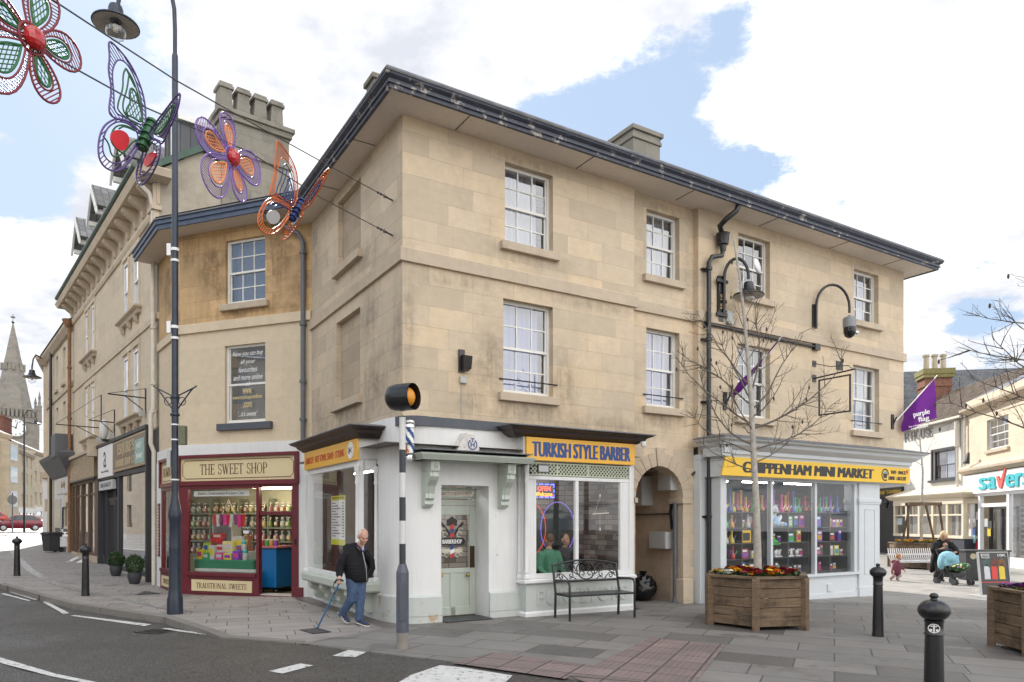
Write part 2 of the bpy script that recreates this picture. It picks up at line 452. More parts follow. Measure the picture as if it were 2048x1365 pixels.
def tactile(name):
 m, g = newmat(name)
 co = g('ShaderNodeTexCoord').outputs['Object']
 v = g('ShaderNodeMapping', {0: co, 'Rotation': (0, 0, R(23))}).outputs[0]
 br = g('ShaderNodeTexBrick', {'Vector': v, 'Scale': 1.0, 'Mortar Size': 0.012, 'Brick Width': 0.4, 'Row Height': 0.4, 'Color1': (0.18, 0.13, 0.125), 'Color2': (0.27, 0.195, 0.185), 'Mortar': (0.04, 0.035, 0.03)}, offset=0.0)
 s = g('ShaderNodeSeparateXYZ', {0: v})
 fx = g.math('SUBTRACT', g.math('FRACT', g.math('MULTIPLY', s.outputs[0], 15.0)), 0.5)
 fy = g.math('SUBTRACT', g.math('FRACT', g.math('MULTIPLY', s.outputs[1], 15.0)), 0.5)
 d = g.math('SQRT', g.math('ADD', g.math('MULTIPLY', fx, fx), g.math('MULTIPLY', fy, fy)))
 dot = g.ramp(d, 0.36, 0.22, True)
 n = g.noise(co, 1.4, 6, 0.7)
 col = g.mix(g.math('MULTIPLY', g.ramp(n, 0.36, 0.62), 0.7), br.outputs[0], (0.125, 0.11, 0.104))
 col = g.mix(g.math('MULTIPLY', dot, 0.25), col, (0.36, 0.27, 0.25))
 finish(g, col, 0.62, 0, g.math('SUBTRACT', g.math('MULTIPLY', dot, 0.9), br.outputs['Fac']), 0.9, 0.008)
 return m
def glass(name, tint=(0.93, 0.95, 0.95), boost=1.5, base=0.02, rough=0.0):
 m, g = newmat(name)
 bf = g('ShaderNodeNewGeometry').outputs['Backfacing']
 fr = g('ShaderNodeFresnel', {'IOR': g.math('SUBTRACT', 1.5, g.math('MULTIPLY', bf, 0.8333))}).outputs[0]
 f = g.math('ADD', g.math('MULTIPLY', fr, boost), base, clamp=True)
 t = g('ShaderNodeBsdfTransparent', {0: tint}); s = g('ShaderNodeBsdfGlossy', {0: (0.95, 0.97, 1.0), 'Roughness': rough})
 g('ShaderNodeOutputMaterial', {0: g('ShaderNodeMixShader', {0: f, 1: t.outputs[0], 2: s.outputs[0]}).outputs[0]})
 return m
def emitter(name, c, k):
 m, g = newmat(name)
 g('ShaderNodeOutputMaterial', {0: g('ShaderNodeEmission', {0: c, 1: k}).outputs[0]})
 return m
def wood(name, c, c2):
 m, g = newmat(name)
 co = g('ShaderNodeTexCoord').outputs['Object']
 v = g('ShaderNodeMapping', {0: co, 'Scale': (1.5, 1.5, 22)}).outputs[0]
 n = g.noise(v, 1.6, 7, 0.68); b = g.noise(co, 1.7, 6, 0.7)
 col = g.mix(g.ramp(n, 0.3, 0.7), c, c2)
 col = g.mix(g.math('MULTIPLY', g.ramp(b, 0.46, 0.64), 0.85), col, (0.035, 0.028, 0.02))
 finish(g, col, 0.75, 0, n, 0.5, 0.006, spec=0.3)
 return m
def curtainmat(name, c):
 m, g = newmat(name)
 d = g('ShaderNodeBsdfDiffuse', {0: c}); t = g('ShaderNodeBsdfTranslucent', {0: c})
 g('ShaderNodeOutputMaterial', {0: g('ShaderNodeMixShader', {0: 0.3, 1: d.outputs[0], 2: t.outputs[0]}).outputs[0]})
 return m
def slate(name, c=(0.10, 0.105, 0.12), bw=0.25, bh=0.2, dark=0.5):
 m, g = newmat(name)
 co = g('ShaderNodeTexCoord').outputs['Object']
 br = g('ShaderNodeTexBrick', {'Vector': co, 'Color1': sc(c, 0.7), 'Color2': sc(c, 1.3), 'Mortar': sc(c, 0.3), 'Scale': 1.0, 'Mortar Size': 0.012, 'Brick Width': bw, 'Row Height': bh})
 col = g.mix(g.math('MULTIPLY', g.ramp(g.noise(co, 3, 6), 0.45, 0.7), 0.5), br.outputs[0], (0.16, 0.15, 0.11))
 finish(g, col, 0.7, 0, br.outputs['Fac'], -0.5, 0.02)
 return m
S_MAIN = stone('bath_stone', (0.63, 0.53, 0.40), 0.78, 0.33, soot=0.34, sootc=(0.26, 0.205, 0.155), warm=0.75, var=.15, joint=.42, spots=((1.55, 4.2, .35, .6, .9), (3.05, 3.95, .28, .6, .9), (2.3, 3.42, 1.0, .22, 1), (1.2, 3.5, .5, .3, .7), (4.0, 3.3, 1.2, .18, .8), (.1, 4.6, .12, 1.0, .8), (.8, 5.42, 1.0, .16, .7), (3.6, 5.45, 1.4, .12, .6), (2.3, 6.0, .8, .2, .5), (5.5, 3.55, .8, .2, .9), (6.1, 4.2, .15, .5, .9), (6.15, 6.5, .12, 1.2, .5), (12, 6.2, .7, .2, .6), (8.4, 3.6, 1.2, .2, .6), (12, 3.5, .9, .3, .6), (2.3, 7.65, .7, .1, .8), (5.5, 7.66, .6, .1, .8), (11.9, 7.66, .6, .1, .6), (8.6, 7.66, .6, .1, .6)))
S_LEFT = stone('bath_stone_side', (0.61, 0.515, 0.395), 0.70, 0.33, spots=((3.4, 5.0, .4, .5, .9), (3.6, 3.9, .6, .5, 1), (2.3, 3.5, 1.2, .3, .9), (.8, 3.6, .7, .4, .6), (4.6, 4.4, .2, .9, .8), (3.3, 6.1, .6, .3, .6), (.3, 7.2, .3, .6, .7)), soot=0.45, sootc=(0.20, 0.165, 0.13), warm=0.45, streak=0.45)
S_BLIND = stone('blocked_window_stone', (0.45, 0.375, 0.285), 0.6, 0.30, soot=0.6, sootc=(0.19, 0.15, 0.115), streak=0.5, warm=0.3)
S_TRIM = stone('stone_trim', (0.56, 0.47, 0.365), 1.1, 5.0, soot=0.45, sootc=(0.18, 0.145, 0.11), warm=0.15, var=0.06, joint=0.5)
S_SWEET = stone('sooty_stone', (0.60, 0.42, 0.235), 0.85, 0.36, soot=0.9, sootc=(0.14, 0.085, 0.045), warm=1.0, var=.2, joint=.8, streak=0.65, spots=((.9, 7.2, .5, .6, 1), (2.75, 7.2, .4, .7, 1), (1.8, 6.15, .9, .15, .9), (.3, 7.6, .4, .4, .9), (3.2, 6.6, .3, .4, .8)))
S_RENDER = stone('cream_render', (0.66, 0.56, 0.42), 1.4, 0.6, soot=0.22, sootc=(0.3, 0.23, 0.16), warm=0.15, var=0.05, joint=0.25, tool=0.1)
S_TERR = stone('terrace_stone', (0.66, 0.565, 0.44), 1.1, 0.45, soot=0.25, sootc=(0.25, 0.20, 0.14), warm=0.35, var=0.08, joint=0.35, tool=0.12)
S_GABLE = stone('gable_render', (0.43, 0.385, 0.315), 3.0, 1.3, soot=0.6, sootc=(0.17, 0.15, 0.12), warm=0.1, var=0.05, joint=0.3, tool=0.1)
S_STACK = stone('stack_stone', (0.27, 0.255, 0.22), 0.62, 0.36, soot=0.9, sootc=(0.10, 0.095, 0.075), warm=0.2, streak=0.6)
S_CHURCH = stone('church_stone', (0.27, 0.25, 0.22), 0.8, 0.4, soot=0.7, sootc=(0.14, 0.125, 0.11), warm=0.2)
S_CREAM = stone('row_stone', (0.62, 0.53, 0.40), 0.9, 0.45, soot=0.15, warm=0.3, var=0.08, joint=0.3)
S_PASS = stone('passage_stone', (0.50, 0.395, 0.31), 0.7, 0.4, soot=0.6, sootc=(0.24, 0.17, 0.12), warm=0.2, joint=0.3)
WALLPAINT = pm('pale_grey_paint', (0.71, 0.72, 0.725), 0.6, var=0.05, scale=1.5, bump=0.25, bscale=25, wear=(0.42, 0.34, 0.25), wamt=-0.06, wscale=3.5, streak=0.18)
GREENPLINTH = pm('pale_green_plinth', (0.50, 0.535, 0.52), 0.6, var=0.07, scale=2.0, bump=0.3, bscale=25, wear=(0.45, 0.33, 0.22), wamt=0.015, wscale=3.0, streak=0.15)
SAGE = pm('sage_paint', (0.47, 0.52, 0.47), 0.5, var=0.06, scale=4, wear=(0.55, 0.52, 0.46), wamt=-0.05, streak=0.2)
SHOPBLUE = pm('pale_blue_grey_paint', (0.58, 0.615, 0.645), 0.45, var=0.04, scale=2, streak=0.06)
WHITEP = pm('white_paint', (0.74, 0.74, 0.71), 0.45, var=0.05, scale=8, wear=(0.45, 0.42, 0.36), wamt=-0.02, wscale=14)
UPVC = pm('white_plastic', (0.78, 0.79, 0.80), 0.3, var=0.02)
NAVY = pm('navy_gutter_paint', (0.05, 0.058, 0.085), 0.55, var=0.3, scale=5, wear=(0.40, 0.38, 0.36), wamt=0.035, wscale=4.5)
NAVYBAND = pm('slate_blue_band', (0.075, 0.085, 0.105), 0.55, var=0.15, scale=3)
SOFFIT = pm('soffit_paint', (0.72, 0.655, 0.59), 0.8, var=0.06, scale=1.2, streak=0.2)
BROWNP = pm('dark_brown_paint', (0.045, 0.034, 0.032), 0.45, var=0.2, scale=5)
LEAD = pm('lead_sheet', (0.16, 0.165, 0.18), 0.6, 0.2, var=0.35, scale=4, bump=0.3, bscale=12, wear=(0.24, 0.22, 0.16), wamt=0.0)
MAROON = pm('maroon_paint', (0.125, 0.014, 0.026), 0.38, var=0.18, scale=4, coat=0.15)
CREAMSIGN = pm('cream_sign', (0.66, 0.56, 0.34), 0.45, var=0.04, scale=3)
MAROONLET = pm('maroon_lettering', (0.09, 0.02, 0.025), 0.4, var=0.05)
YELLOW = pm('yellow_sign', (0.78, 0.42, 0.035), 0.35, var=0.04, scale=2)
YELLOWM = pm('bright_yellow_sign', (0.80, 0.50, 0.02), 0.35, var=0.03, scale=2)
BLUELET = pm('blue_lettering', (0.012, 0.055, 0.22), 0.35, var=0.05)
REDLET = pm('red_lettering', (0.50, 0.035, 0.03), 0.4, var=0.05)
BLACKLET = pm('black_lettering', (0.012, 0.012, 0.012), 0.4, var=0.05)
WHITELET = pm('white_lettering', (0.82, 0.82, 0.82), 0.5, var=0.02)
GOLDLET = pm('gold_lettering', (0.62, 0.48, 0.25), 0.45, var=0.05)
BLACKM = pm('black_ironwork', (0.014, 0.015, 0.018), 0.32, 0.1, var=0.3, scale=9, wear=(0.18, 0.17, 0.16), wamt=-0.075, wscale=22, coat=0.2)
NAVYPOST = pm('navy_lamp_post_paint', (0.025, 0.034, 0.055), 0.36, 0.1, var=0.25, scale=6, wear=(0.22, 0.22, 0.22), wamt=-0.07, wscale=16)
PIPEW = pm('off_white_pipe', (0.62, 0.59, 0.52), 0.5, var=0.12, scale=5, wear=(0.28, 0.2, 0.12), wamt=-0.02, wscale=8)
PIPEG = pm('grey_pipe', (0.12, 0.13, 0.15), 0.5, var=0.15)
RUST = pm('rusty_pipe', (0.24, 0.13, 0.07), 0.8, var=0.4, scale=8)
GREYBOX = pm('grey_cabinet', (0.42, 0.43, 0.43), 0.4, var=0.05)
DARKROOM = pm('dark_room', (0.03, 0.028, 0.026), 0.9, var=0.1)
ROOMWALL = pm('room_wall', (0.40, 0.38, 0.34), 0.8, var=0.05)
ROOMPALE = pm('sweet_room_wall', (0.36, 0.36, 0.27), 0.7, var=0.05)
FLOORB = pm('shop_floor', (0.22, 0.17, 0.10), 0.5, var=0.2, scale=3)
CHARCOAL = pm('charcoal_paint', (0.035, 0.038, 0.046), 0.5, var=0.15, scale=3)
GREENGUT = pm('green_gutter', (0.04, 0.085, 0.062), 0.5, var=0.35, scale=6)
GLASSW = glass('sash_glass', (0.86, 0.90, 0.95), 2.6, 0.08)
GLASSS = glass('shop_glass', (0.97, 0.98, 0.98), 1.1, 0.0)
GLASSD = glass('dark_shop_glass', (0.82, 0.84, 0.84), 2.0, 0.05)
CLEAR = glass('clear_jar_glass', (0.90, 0.93, 0.92), 1.5, 0.06)
NETC = curtainmat('net_curtain', (0.80, 0.80, 0.86))
LILAC = curtainmat('lilac_curtain', (0.50, 0.52, 0.78))
DARKC = pm('window_blind', (0.16, 0.17, 0.20), 0.8, var=0.1)
SLATE = slate('slate_roof')
TILE = slate('clay_tile_roof', (0.16, 0.115, 0.085), 0.2, 0.25)
WOODP = wood('planter_wood', (0.11, 0.075, 0.048), (0.25, 0.175, 0.115))
TUBE_W = emitter('cool_strip_light', (1.0, 0.98, 0.92), 15.0)
TUBE_Y = emitter('warm_strip_light', (1.0, 0.86, 0.60), 15.0)
# ---------------------------------------------------------------- ground
road_mat = asphalt('wet_asphalt')
PAV_L = slabs('pavement_slabs', (0.27, 0.247, 0.232), (0.35, 0.322, 0.305), 0.62, 0.42, R(-20), wet=0.3, damp=0.45)
PAV_R = slabs('york_stone_slabs', (0.155, 0.148, 0.14), (0.255, 0.24, 0.224), 0.86, 0.62, R(24), wet=0.3, damp=0.95, mort=0.01)
PAV_F = slabs('square_paving', (0.26, 0.25, 0.235), (0.33, 0.31, 0.29), 0.7, 0.5, R(60), damp=0.4, wet=0.2)
KERB = slabs('kerb_stone', (0.19, 0.18, 0.165), (0.24, 0.225, 0.205), 0.9, 3.0, R(140), damp=0.4)
def kerb_drop(x, y):
 t = max(0.0, min(1.0, (x + 5.6) / 2.2))
 return -0.11 + 0.095 * t * t * (3 - 2 * t)
o = sheet([(-18, 0), (12, 0), (12, 24), (-18, 24)], 0.5, kerb_drop, 0, 'road', road_mat); struct(o)
for q in ((-170, -60, 120, 0), (-170, 24, 120, 190), (-170, 0, -18, 24), (12, 0, 120, 24)):
 struct(sheet([(q[0], q[1]), (q[2], q[1]), (q[2], q[3]), (q[0], q[3])], 3.0, -.11, 0, 'road', road_mat))
K = [(-26.5, 41), (-23.4, 34), (-19, 25.2), (-15.4, 19.8), (-11.96, 16.9), (-8.5, 14.0), (-5.7, 11.9), (-4.4, 10.42), (-3.98, 9.9), (-2.75, 9.38), (-1.65, 8.74), (-0.58, 8.13), (0.87, 7.13), (2.06, 6.26)]
split_a, split_b = (-2.75, 9.38), (-1.9, 10.7)
pl = K[:10] + [split_b, (-1.0, 12.5), (-3.0, 19), (-9, 24), (-17, 36), (-21, 42)]
o = sheet(pl, 1.0, 0.0, 0.14, 'pavement', PAV_L); struct(o)
pr = [split_a] + K[10:] + [(4.2, 4.4), (7.5, 1.6), (12, -2), (15, 2.2), (15, 13.5), (3.5, 16), (-1.0, 12.5), split_b]
o = sheet(pr, 1.0, 0.0, 0.14, 'plaza', PAV_R); struct(o)
o = sheet([(3.5, 16), (15, 13.5), (15, 2.2), (60, 2), (60, 70), (0, 70), (0, 16)], 2.0, 0.0, 0.14, 'square', PAV_F); struct(o)
kb = MB()
for i in range(1, 9):
 a, b = Vector(K[i]), Vector(K[i + 1]); n = max(1, int((b - a).length / 0.9)); d = (b - a).normalized(); nn = Vector((d.y, -d.x))
 if nn.y > 0: nn = -nn
 for j in range(n):
  p, q = a.lerp(b, j / n) + d * 0.004, a.lerp(b, (j + 1) / n) - d * 0.004
  zt = 0.012
  pts = []
  for (v, off) in ((p, 0.012), (q, 0.012), (q, -0.14), (p, -0.14)):
   r = v + nn * off; pts.append((r.x, r.y))
  kb.add([(x, y, h(x, y) + zt) for x, y in pts] + [(x, y, h(x, y) - 0.16) for x, y in pts], [(0, 1, 2, 3), (4, 5, 6, 7), (0, 1, 5, 4), (1, 2, 6, 5), (2, 3, 7, 6), (3, 0, 4, 7)])
struct(kb.build('kerb', KERB, bevel=0.01))
CH = pm('channel_stone', (0.30, 0.295, 0.29), 0.28, var=0.25, scale=5)
ch = MB(); cp_ = [gp(*p) for p in ((24, 1098), (34, 1116), (62, 1142), (100, 1164), (150, 1180), (210, 1192), (270, 1203), (322, 1214), (370, 1224))]
for i in range(len(cp_) - 1):
 a, b = cp_[i].to_2d(), cp_[i + 1].to_2d(); d = (b - a).normalized(); nn = Vector((-d.y, d.x)) * 0.11
 m_ = max(1, round((b - a).length / 0.55))
 for j in range(m_):
  p, q = a.lerp(b, j / m_) + d * 0.008, a.lerp(b, (j + 1) / m_) - d * 0.008
  ch.add([(v.x, v.y, h(v.x, v.y) + 0.006) for v in (p - nn, q - nn, q + nn, p + nn)], [(0, 1, 2, 3)])
struct(ch.build('drainage_channel', CH))
RP = roadpaint('road_paint')
YP = pm('yellow_line_paint', (0.5, 0.42, 0.2), 0.6, var=0.2)
def ground_poly(name, pts, m, dz, sub=0.5):
 P = [gp(*p, dz=dz) for p in pts]
 o = sheet([(p.x, p.y) for p in P], sub, lambda x, y: dz, 0, name, m); struct(o); return o
def road_z(x, y): return kerb_drop(x, y)
for pts in ([(0, 1311), (0, 1322), (120, 1357), (205, 1384), (228, 1384)], [(85, 1202), (93, 1201), (139, 1224), (127, 1226)], [(140, 1229), (151, 1228), (303, 1246), (289, 1249.5)],
   [(322, 1254), (338, 1254), (438, 1276), (425, 1277.5)], [(448, 1278), (462, 1278), (712, 1301), (703, 1304.5)], [(665, 1324), (700, 1310.5), (742, 1312), (710, 1327)],
   [(537, 1356), (600, 1340), (627, 1344), (565, 1361)], [(822, 1364), (880, 1343.5), (930, 1349), (1025, 1365), (1000, 1390), (780, 1390)],
   [(2, 1186), (7, 1184.5), (62, 1199), (56, 1200)], [(18, 1182), (22, 1181), (75, 1197), (70, 1198)]):
 P = [gp(*p, dz=-0.08) for p in pts]
 o = sheet([(p.x, p.y) for p in P], 5.0, lambda x, y: road_z(x, y) + 0.006, 0, 'road_marking', RP); struct(o)
TM = tactile('tactile_paving')
for pts in ([(1300, 1275.5), (1451, 1290), (1385, 1373), (1141, 1352)], [(903, 1326), (984, 1306), (1190, 1331), (1140.5, 1352), (1130, 1358)],
   [(1139, 1353), (1384, 1374), (1376, 1396), (1215, 1380)]):
 ground_poly('tactile_paving', pts, TM, 0.005, 5.0)
def grating(name, label, cat, pts, slots, m=BLACKM):
 P = [gp(*p) for p in pts]; c = sum(P, Vector()) / 4
 zo = road_z(c.x, c.y) if slots else 0
 u = (P[1] - P[0]).to_2d(); wv, hv = u.length, (P[3] - P[0]).to_2d().length
 t = thing(name, label, cat, (c.x, c.y, h(c.x, c.y) + zo + 0.004), math.atan2(u.y, u.x))
 f = MB()
 for a, b, e, d in ((-wv / 2, wv / 2, -hv / 2, -hv / 2 + .03), (-wv / 2, wv / 2, hv / 2 - .03, hv / 2), (-wv / 2, -wv / 2 + .03, -hv / 2, hv / 2), (wv / 2 - .03, wv / 2, -hv / 2, hv / 2)):
  f.box(a, b, e, d, 0, 0.008)
 f.build('frame', m, t)
 b = MB()
 if slots:
  n = 9
  for i in range(n):
   x = -wv / 2 + .04 + (wv - .08) * (i + .5) / n; b.box(x - .012, x + .012, -hv / 2 + .03, hv / 2 - .03, 0, .006)
  MB().box(-wv / 2 + .03, wv / 2 - .03, -hv / 2 + .03, hv / 2 - .03, -.004, 0.001).build('pit', DARKROOM, t)
 else: b.box(-wv / 2 + .035, wv / 2 - .035, -hv / 2 + .035, hv / 2 - .035, 0, .006)
 b.build('cover', m, t)
grating('drain_grate', 'slotted iron drain grate in the road by the kerb near the lamp post', 'drain', [(285, 1252), (335, 1256), (338, 1248), (290, 1246)], True)
grating('manhole_cover', 'square iron inspection cover in the paving ahead of the walking stick', 'manhole', [(604, 1262), (632, 1270), (656, 1264), (630, 1257)], False, CHARCOAL)
grating('manhole_cover', 'small dark cover set in the pavement by the potted shrubs', 'manhole', [(262, 1187), (290, 1192), (306, 1187), (280, 1183)], False, CHARCOAL)
# ---------------------------------------------------------------- shared building pieces
def sash(parent, u0, u1, z0, z1, cols=3, rows=4, y=0.13, curtain=None, M=None, sill=True, frame=WHITEP, gl=GLASSW, cover=(0, 1), sill_mat=S_TRIM, sill_y=0.09, sill_w=0.1, bars=0.022, arch=False):
 f = MB(); fw = 0.05; zm = (z0 + z1) / 2
 f.box(u0, u0 + fw, y, y + .09, z0, z1); f.box(u1 - fw, u1, y, y + .09, z0, z1)
 f.box(u0 + fw, u1 - fw, y, y + .09, z1 - fw, z1); f.box(u0 + fw, u1 - fw, y, y + .09, z0, z0 + .075)
 f.box(u0 + fw, u1 - fw, y + .015, y + .075, zm - .022, zm + .022)
 U0, U1 = u0 + fw, u1 - fw
 pn = MB()
 for half in (0, 1):
  a, b = (z0 + .075, zm - .022) if half == 0 else (zm + .022, z1 - fw)
  yo = y + (.06 if half == 0 else .035)
  nr = max(1, rows // 2)
  f.box(U0, U0 + .025, yo - .012, yo + .012, a, b); f.box(U1 - .025, U1, yo - .012, yo + .012, a, b)
  for i in range(1, cols):
   x = U0 + (U1 - U0) * i / cols; f.box(x - bars / 2, x + bars / 2, yo - .012, yo + .012, a, b)
  for j in range(1, nr):
   z = a + (b - a) * j / nr
   for i in range(cols):
    x0, x1 = U0 + (U1 - U0) * i / cols + bars / 2, U0 + (U1 - U0) * (i + 1) / cols - bars / 2
    f.box(x0, x1, yo - .011, yo + .011, z - bars / 2, z + bars / 2)
  for i in range(cols):
   for j in range(nr):
    x0, x1 = U0 + (U1 - U0) * i / cols, U0 + (U1 - U0) * (i + 1) / cols
    c0, c1 = a + (b - a) * j / nr, a + (b - a) * (j + 1) / nr
    t = [random.uniform(-.0035, .0035) for _ in range(2)]
    pn.quad((x0, yo - t[0], c0), (x1, yo + t[0], c0), (x1, yo + t[0] + t[1], c1), (x0, yo - t[0] + t[1], c1))
 w_ = f.build('window', frame, parent, M)
 pn.build('pane', gl, w_, fix=False)
 if curtain:
  c = MB(); n = 48; vs = []
  A, B = u0 + (u1 - u0) * cover[0], u0 + (u1 - u0) * cover[1]
  ph = random.random() * 9
  for i in range(n + 1):
   x = A + (B - A) * i / n
   yy = y + .2 + .022 * sin(i * .9 + ph) + .012 * sin(i * 2.3 + ph * 2)
   vs += [(x, yy, z0 - .05), (x, yy, z1 + .05)]
  c.add(vs, [(2 * i, 2 * i + 2, 2 * i + 3, 2 * i + 1) for i in range(n)]).build('curtain', curtain, w_, smooth=180)
 if sill:
  MB().box(u0 - sill_w, u1 + sill_w, -sill_y, .12, z0 - .14, z0 - .004).build('sill', sill_mat, w_, bevel=.008)
 return w_
def text(body, cx, cz, width, height, mat, parent=None, y=0.0, name='lettering', bold=0.0, ext=0.004, shear=0.0, M=None, narrow=None, mirror=False):
 c = bpy.data.curves.new('t', 'FONT'); c.body = body; c.align_x = 'CENTER'
 c.extrude = 0.001; c.offset = bold; c.shear = shear; c.resolution_u = 4
 c.offset = 0; t = bpy.data.objects.new('t', c); COL.objects.link(t)
 dg = bpy.context.evaluated_depsgraph_get(); dg.update()
 me = bpy.data.meshes.new_from_object(t.evaluated_get(dg)); bpy.data.objects.remove(t)
 xs = [v.co.x for v in me.vertices]; ys = [v.co.y for v in me.vertices]
 x0, x1, y0, y1 = min(xs), max(xs), min(ys), max(ys)
 for v in me.vertices:
  X, Y, Z = v.co
  X = ((X - (x0 + x1) / 2) / (x1 - x0)) * width * (-1 if mirror else 1)
  v.co = (cx + X, y - ext if Z > 0 else y, cz + ((Y - y0) / (y1 - y0) - .5) * height)
 if bold > 0:   # heavier strokes: the letters laid three times, a hair apart
  vs, fs, nv = [tuple(v.co) for v in me.vertices], [tuple(p.vertices) for p in me.polygons], len(me.vertices)
  dx = bold * height * 3.2; k = width / (width + 2 * dx)
  V = [(cx + (x - cx) * k + s_ * dx, yy - .0004 * (s_ + 1), z) for s_ in (-1, 0, 1) for x, yy, z in vs]
  me = bpy.data.meshes.new(name); me.from_pydata(V, [], [tuple(i + q * nv for i in f) for q in range(3) for f in fs])
 me.materials.clear(); me.materials.append(mat); me.name = name
 o = bpy.data.objects.new(name, me); COL.objects.link(o)
 if parent is not None: o.parent = parent
 if M is not None: o.matrix_basis = M
 return o
GL = {'T': (.72, 'v.36 0 1|b0 .975 .72 .975|s.0 .80 .2|s.72 .80 .2'), 'H': (.86, 'v.14 0 1|v.72 0 1|b.14 .52 .72 .52'), 'E': (.66, 'v.14 0 1|b.0 .975 .62 .975|b.0 .025 .64 .025|b.14 .52 .48 .52|s.62 .8 .2|s.64 .0 .22|s.48 .42 .2'),
      'S': (.6, 'a.30 .74 .23 .24 20 270|a.30 .26 .25 .24 -160 90|s.53 .7 .24|s.04 .06 .24'), 'W': (1.12, 'd.1 1 .36 0 .12|d.36 0 .58 1 .05|d.54 1 .8 0 .12|d.8 0 1.02 1 .05|f.1 1|f.56 1|f1.02 1'),
      'O': (.82, 'a.41 .5 .36 .49 0 360'), 'P': (.68, 'v.14 0 1|a.34 .74 .28 .24 -90 90|b.14 .975 .36 .975|b.14 .5 .36 .5'), 'R': (.76, 'v.14 0 1|a.34 .74 .26 .24 -90 90|b.14 .975 .36 .975|b.14 .5 .36 .5|d.38 .5 .66 0 .12|f.68 0'),
      'A': (.82, 'd.41 1 .7 0 .13|d.41 1 .12 0 .05|b.22 .34 .6 .34|f.12 0|f.7 0'), 'D': (.82, 'v.14 0 1|a.34 .5 .40 .475 -90 90|b.0 .975 .36 .975|b.0 .025 .36 .025'), 'I': (.34, 'v.17 0 1'), 'L': (.64, 'v.14 0 1|b.0 .025 .6 .025|s.6 0 .24'),
      'N': (.86, 'v.14 0 1 t|d.14 1 .74 0 .12|v.74 0 1 t'), 'U': (.84, 'v.14 .3 1|v.70 .3 1 t|a.42 .3 .28 .28 180 360'), 'M': (1.0, 'v.14 0 1 t|v.86 0 1|d.14 1 .5 .05 .12|d.5 .05 .86 1 .05'), 'B': (.7, 'v.14 0 1|a.34 .75 .25 .225 -90 90|a.34 .26 .29 .235 -90 90|b.14 .975 .36 .975|b.14 .51 .36 .51|b.14 .025 .36 .025'),
      'G': (.8, 'a.42 .5 .36 .48 40 330|v.68 .06 .44'), 'Q': (.82, 'a.41 .5 .36 .49 0 360|d.44 .12 .74 -.16 .1'), "'": (.2, 's.1 .75 .26'), ' ': (.4, '')}
def serif(body, cx, cz, width, height, mat, parent, y=0.0, name='lettering', M=None, ext=0.005, sp=.1):
 m = MB(); x = 0.0; TH, tn = .125, .05
 for c in body:
  wd, st = GL[c]
  for s_ in (st.split('|') if st else []):
   k, a = s_[0], s_[1:].split()
   nums = [float(q) for q in a if q != 't']
   q0 = lambda X, Z: (x + X, Z)
   def bar(x0, z0, x1, z1): m.prism([(x + x0, z0), (x + x1, z0), (x + x1, z1), (x + x0, z1)], 0, -1)
   if k == 'v':
    t = (tn if 't' in a else TH) / 2; X, z0, z1 = nums; bar(X - t, z0, X + t, z1)
    for zz_ in (z0, z1):
     if zz_ in (0, 1): bar(X - t - .09, zz_ if zz_ == 0 else 1 - .045, X + t + .09, .045 if zz_ == 0 else 1)
   elif k == 'b': X0, z0, X1, z1 = nums; bar(X0, z0 - tn / 2, X1, z0 + tn / 2)
   elif k == 's': X, z0, hh = nums; bar(X - .025, z0, X + .025, z0 + hh)
   elif k == 'f': X, zz_ = nums; bar(X - .13, 0 if zz_ == 0 else .955, X + .13, .045 if zz_ == 0 else 1)
   elif k == 'd':
    X0, z0, X1, z1, t = nums; t *= .55; m.prism([(x + X0 - t, z0), (x + X0 + t, z0), (x + X1 + t, z1), (x + X1 - t, z1)], 0, -1)
   elif k == 'a':
    ax, az, rx, rz, a0, a1 = nums; n = max(6, int((a1 - a0) / 18))
    for i in range(n):
     P = []
     for f_ in (i / n, (i + 1) / n):
      an = R(a0 + (a1 - a0) * f_); t = tn + (TH - tn) * abs(cos(an)) ** 1.3
      if c == 'S': t = tn + (TH - tn) * (0.25 + .75 * abs(sin(an)) * (1 if rx else 0)) * .8
      P.append(((x + ax + (rx + t / 2) * cos(an), az + rz * sin(an) + (t / 2) * sin(an) * .6), (x + ax + (rx - t / 2) * cos(an), az + rz * sin(an) - (t / 2) * sin(an) * .6)))
     m.prism([P[0][0], P[1][0], P[1][1], P[0][1]], 0, -1)
  x += wd + sp
 x -= sp
 m.v = [(cx + (X / x - .5) * width, y - ext if Y < -.5 else y, cz + (Z - .5) * height) for X, Y, Z in m.v]
 return m.build(name, mat, parent, M)
def pipe(mb, pts, r, n=10, collars=(), cr=1.45):
 mb.tube(pts, r, n)
 for (x, y, z) in collars: mb.lathe([(r * cr, -.03), (r * cr, .03)], (x, y, z), n)
def moulding(*steps): return list(steps)
# ---------------------------------------------------------------- the corner building
FR = Frame(-1.68, 11.1, .851, .525)
SIDE = 4.8
IC = FR.P(0, SIDE)
FL = Frame(IC.x, IC.y, .525, -.851)
ML = MT((0, SIDE, 0)) @ MR(R(-90), 4, 'Z')
CB = FR.thing('corner_building', 'three storey honey stone corner building with wide eaves over a barber and a mini market', 'building')
u1, u2, uW, ZS, ST = 4.66, 6.34, 13.55, 7.82, 0.13
ZB = 3.20
wins = {}
holesA = [FR.rect(1010, 323, 1106, 486), FR.rect(1006.5, 596, 1106, 786)]
holesB = [FR.rect(1293, 418, 1359, 560, -ST), FR.rect(1292.5, 657.5, 1359, 823.5, -ST)]
holesC = [FR.rect(1476.5, 467, 1540, 596), FR.rect(1474.7, 689.5, 1540, 840), FR.rect(1708, 537.5, 1757, 651), FR.rect(1706, 733.5, 1758.5, 869)]
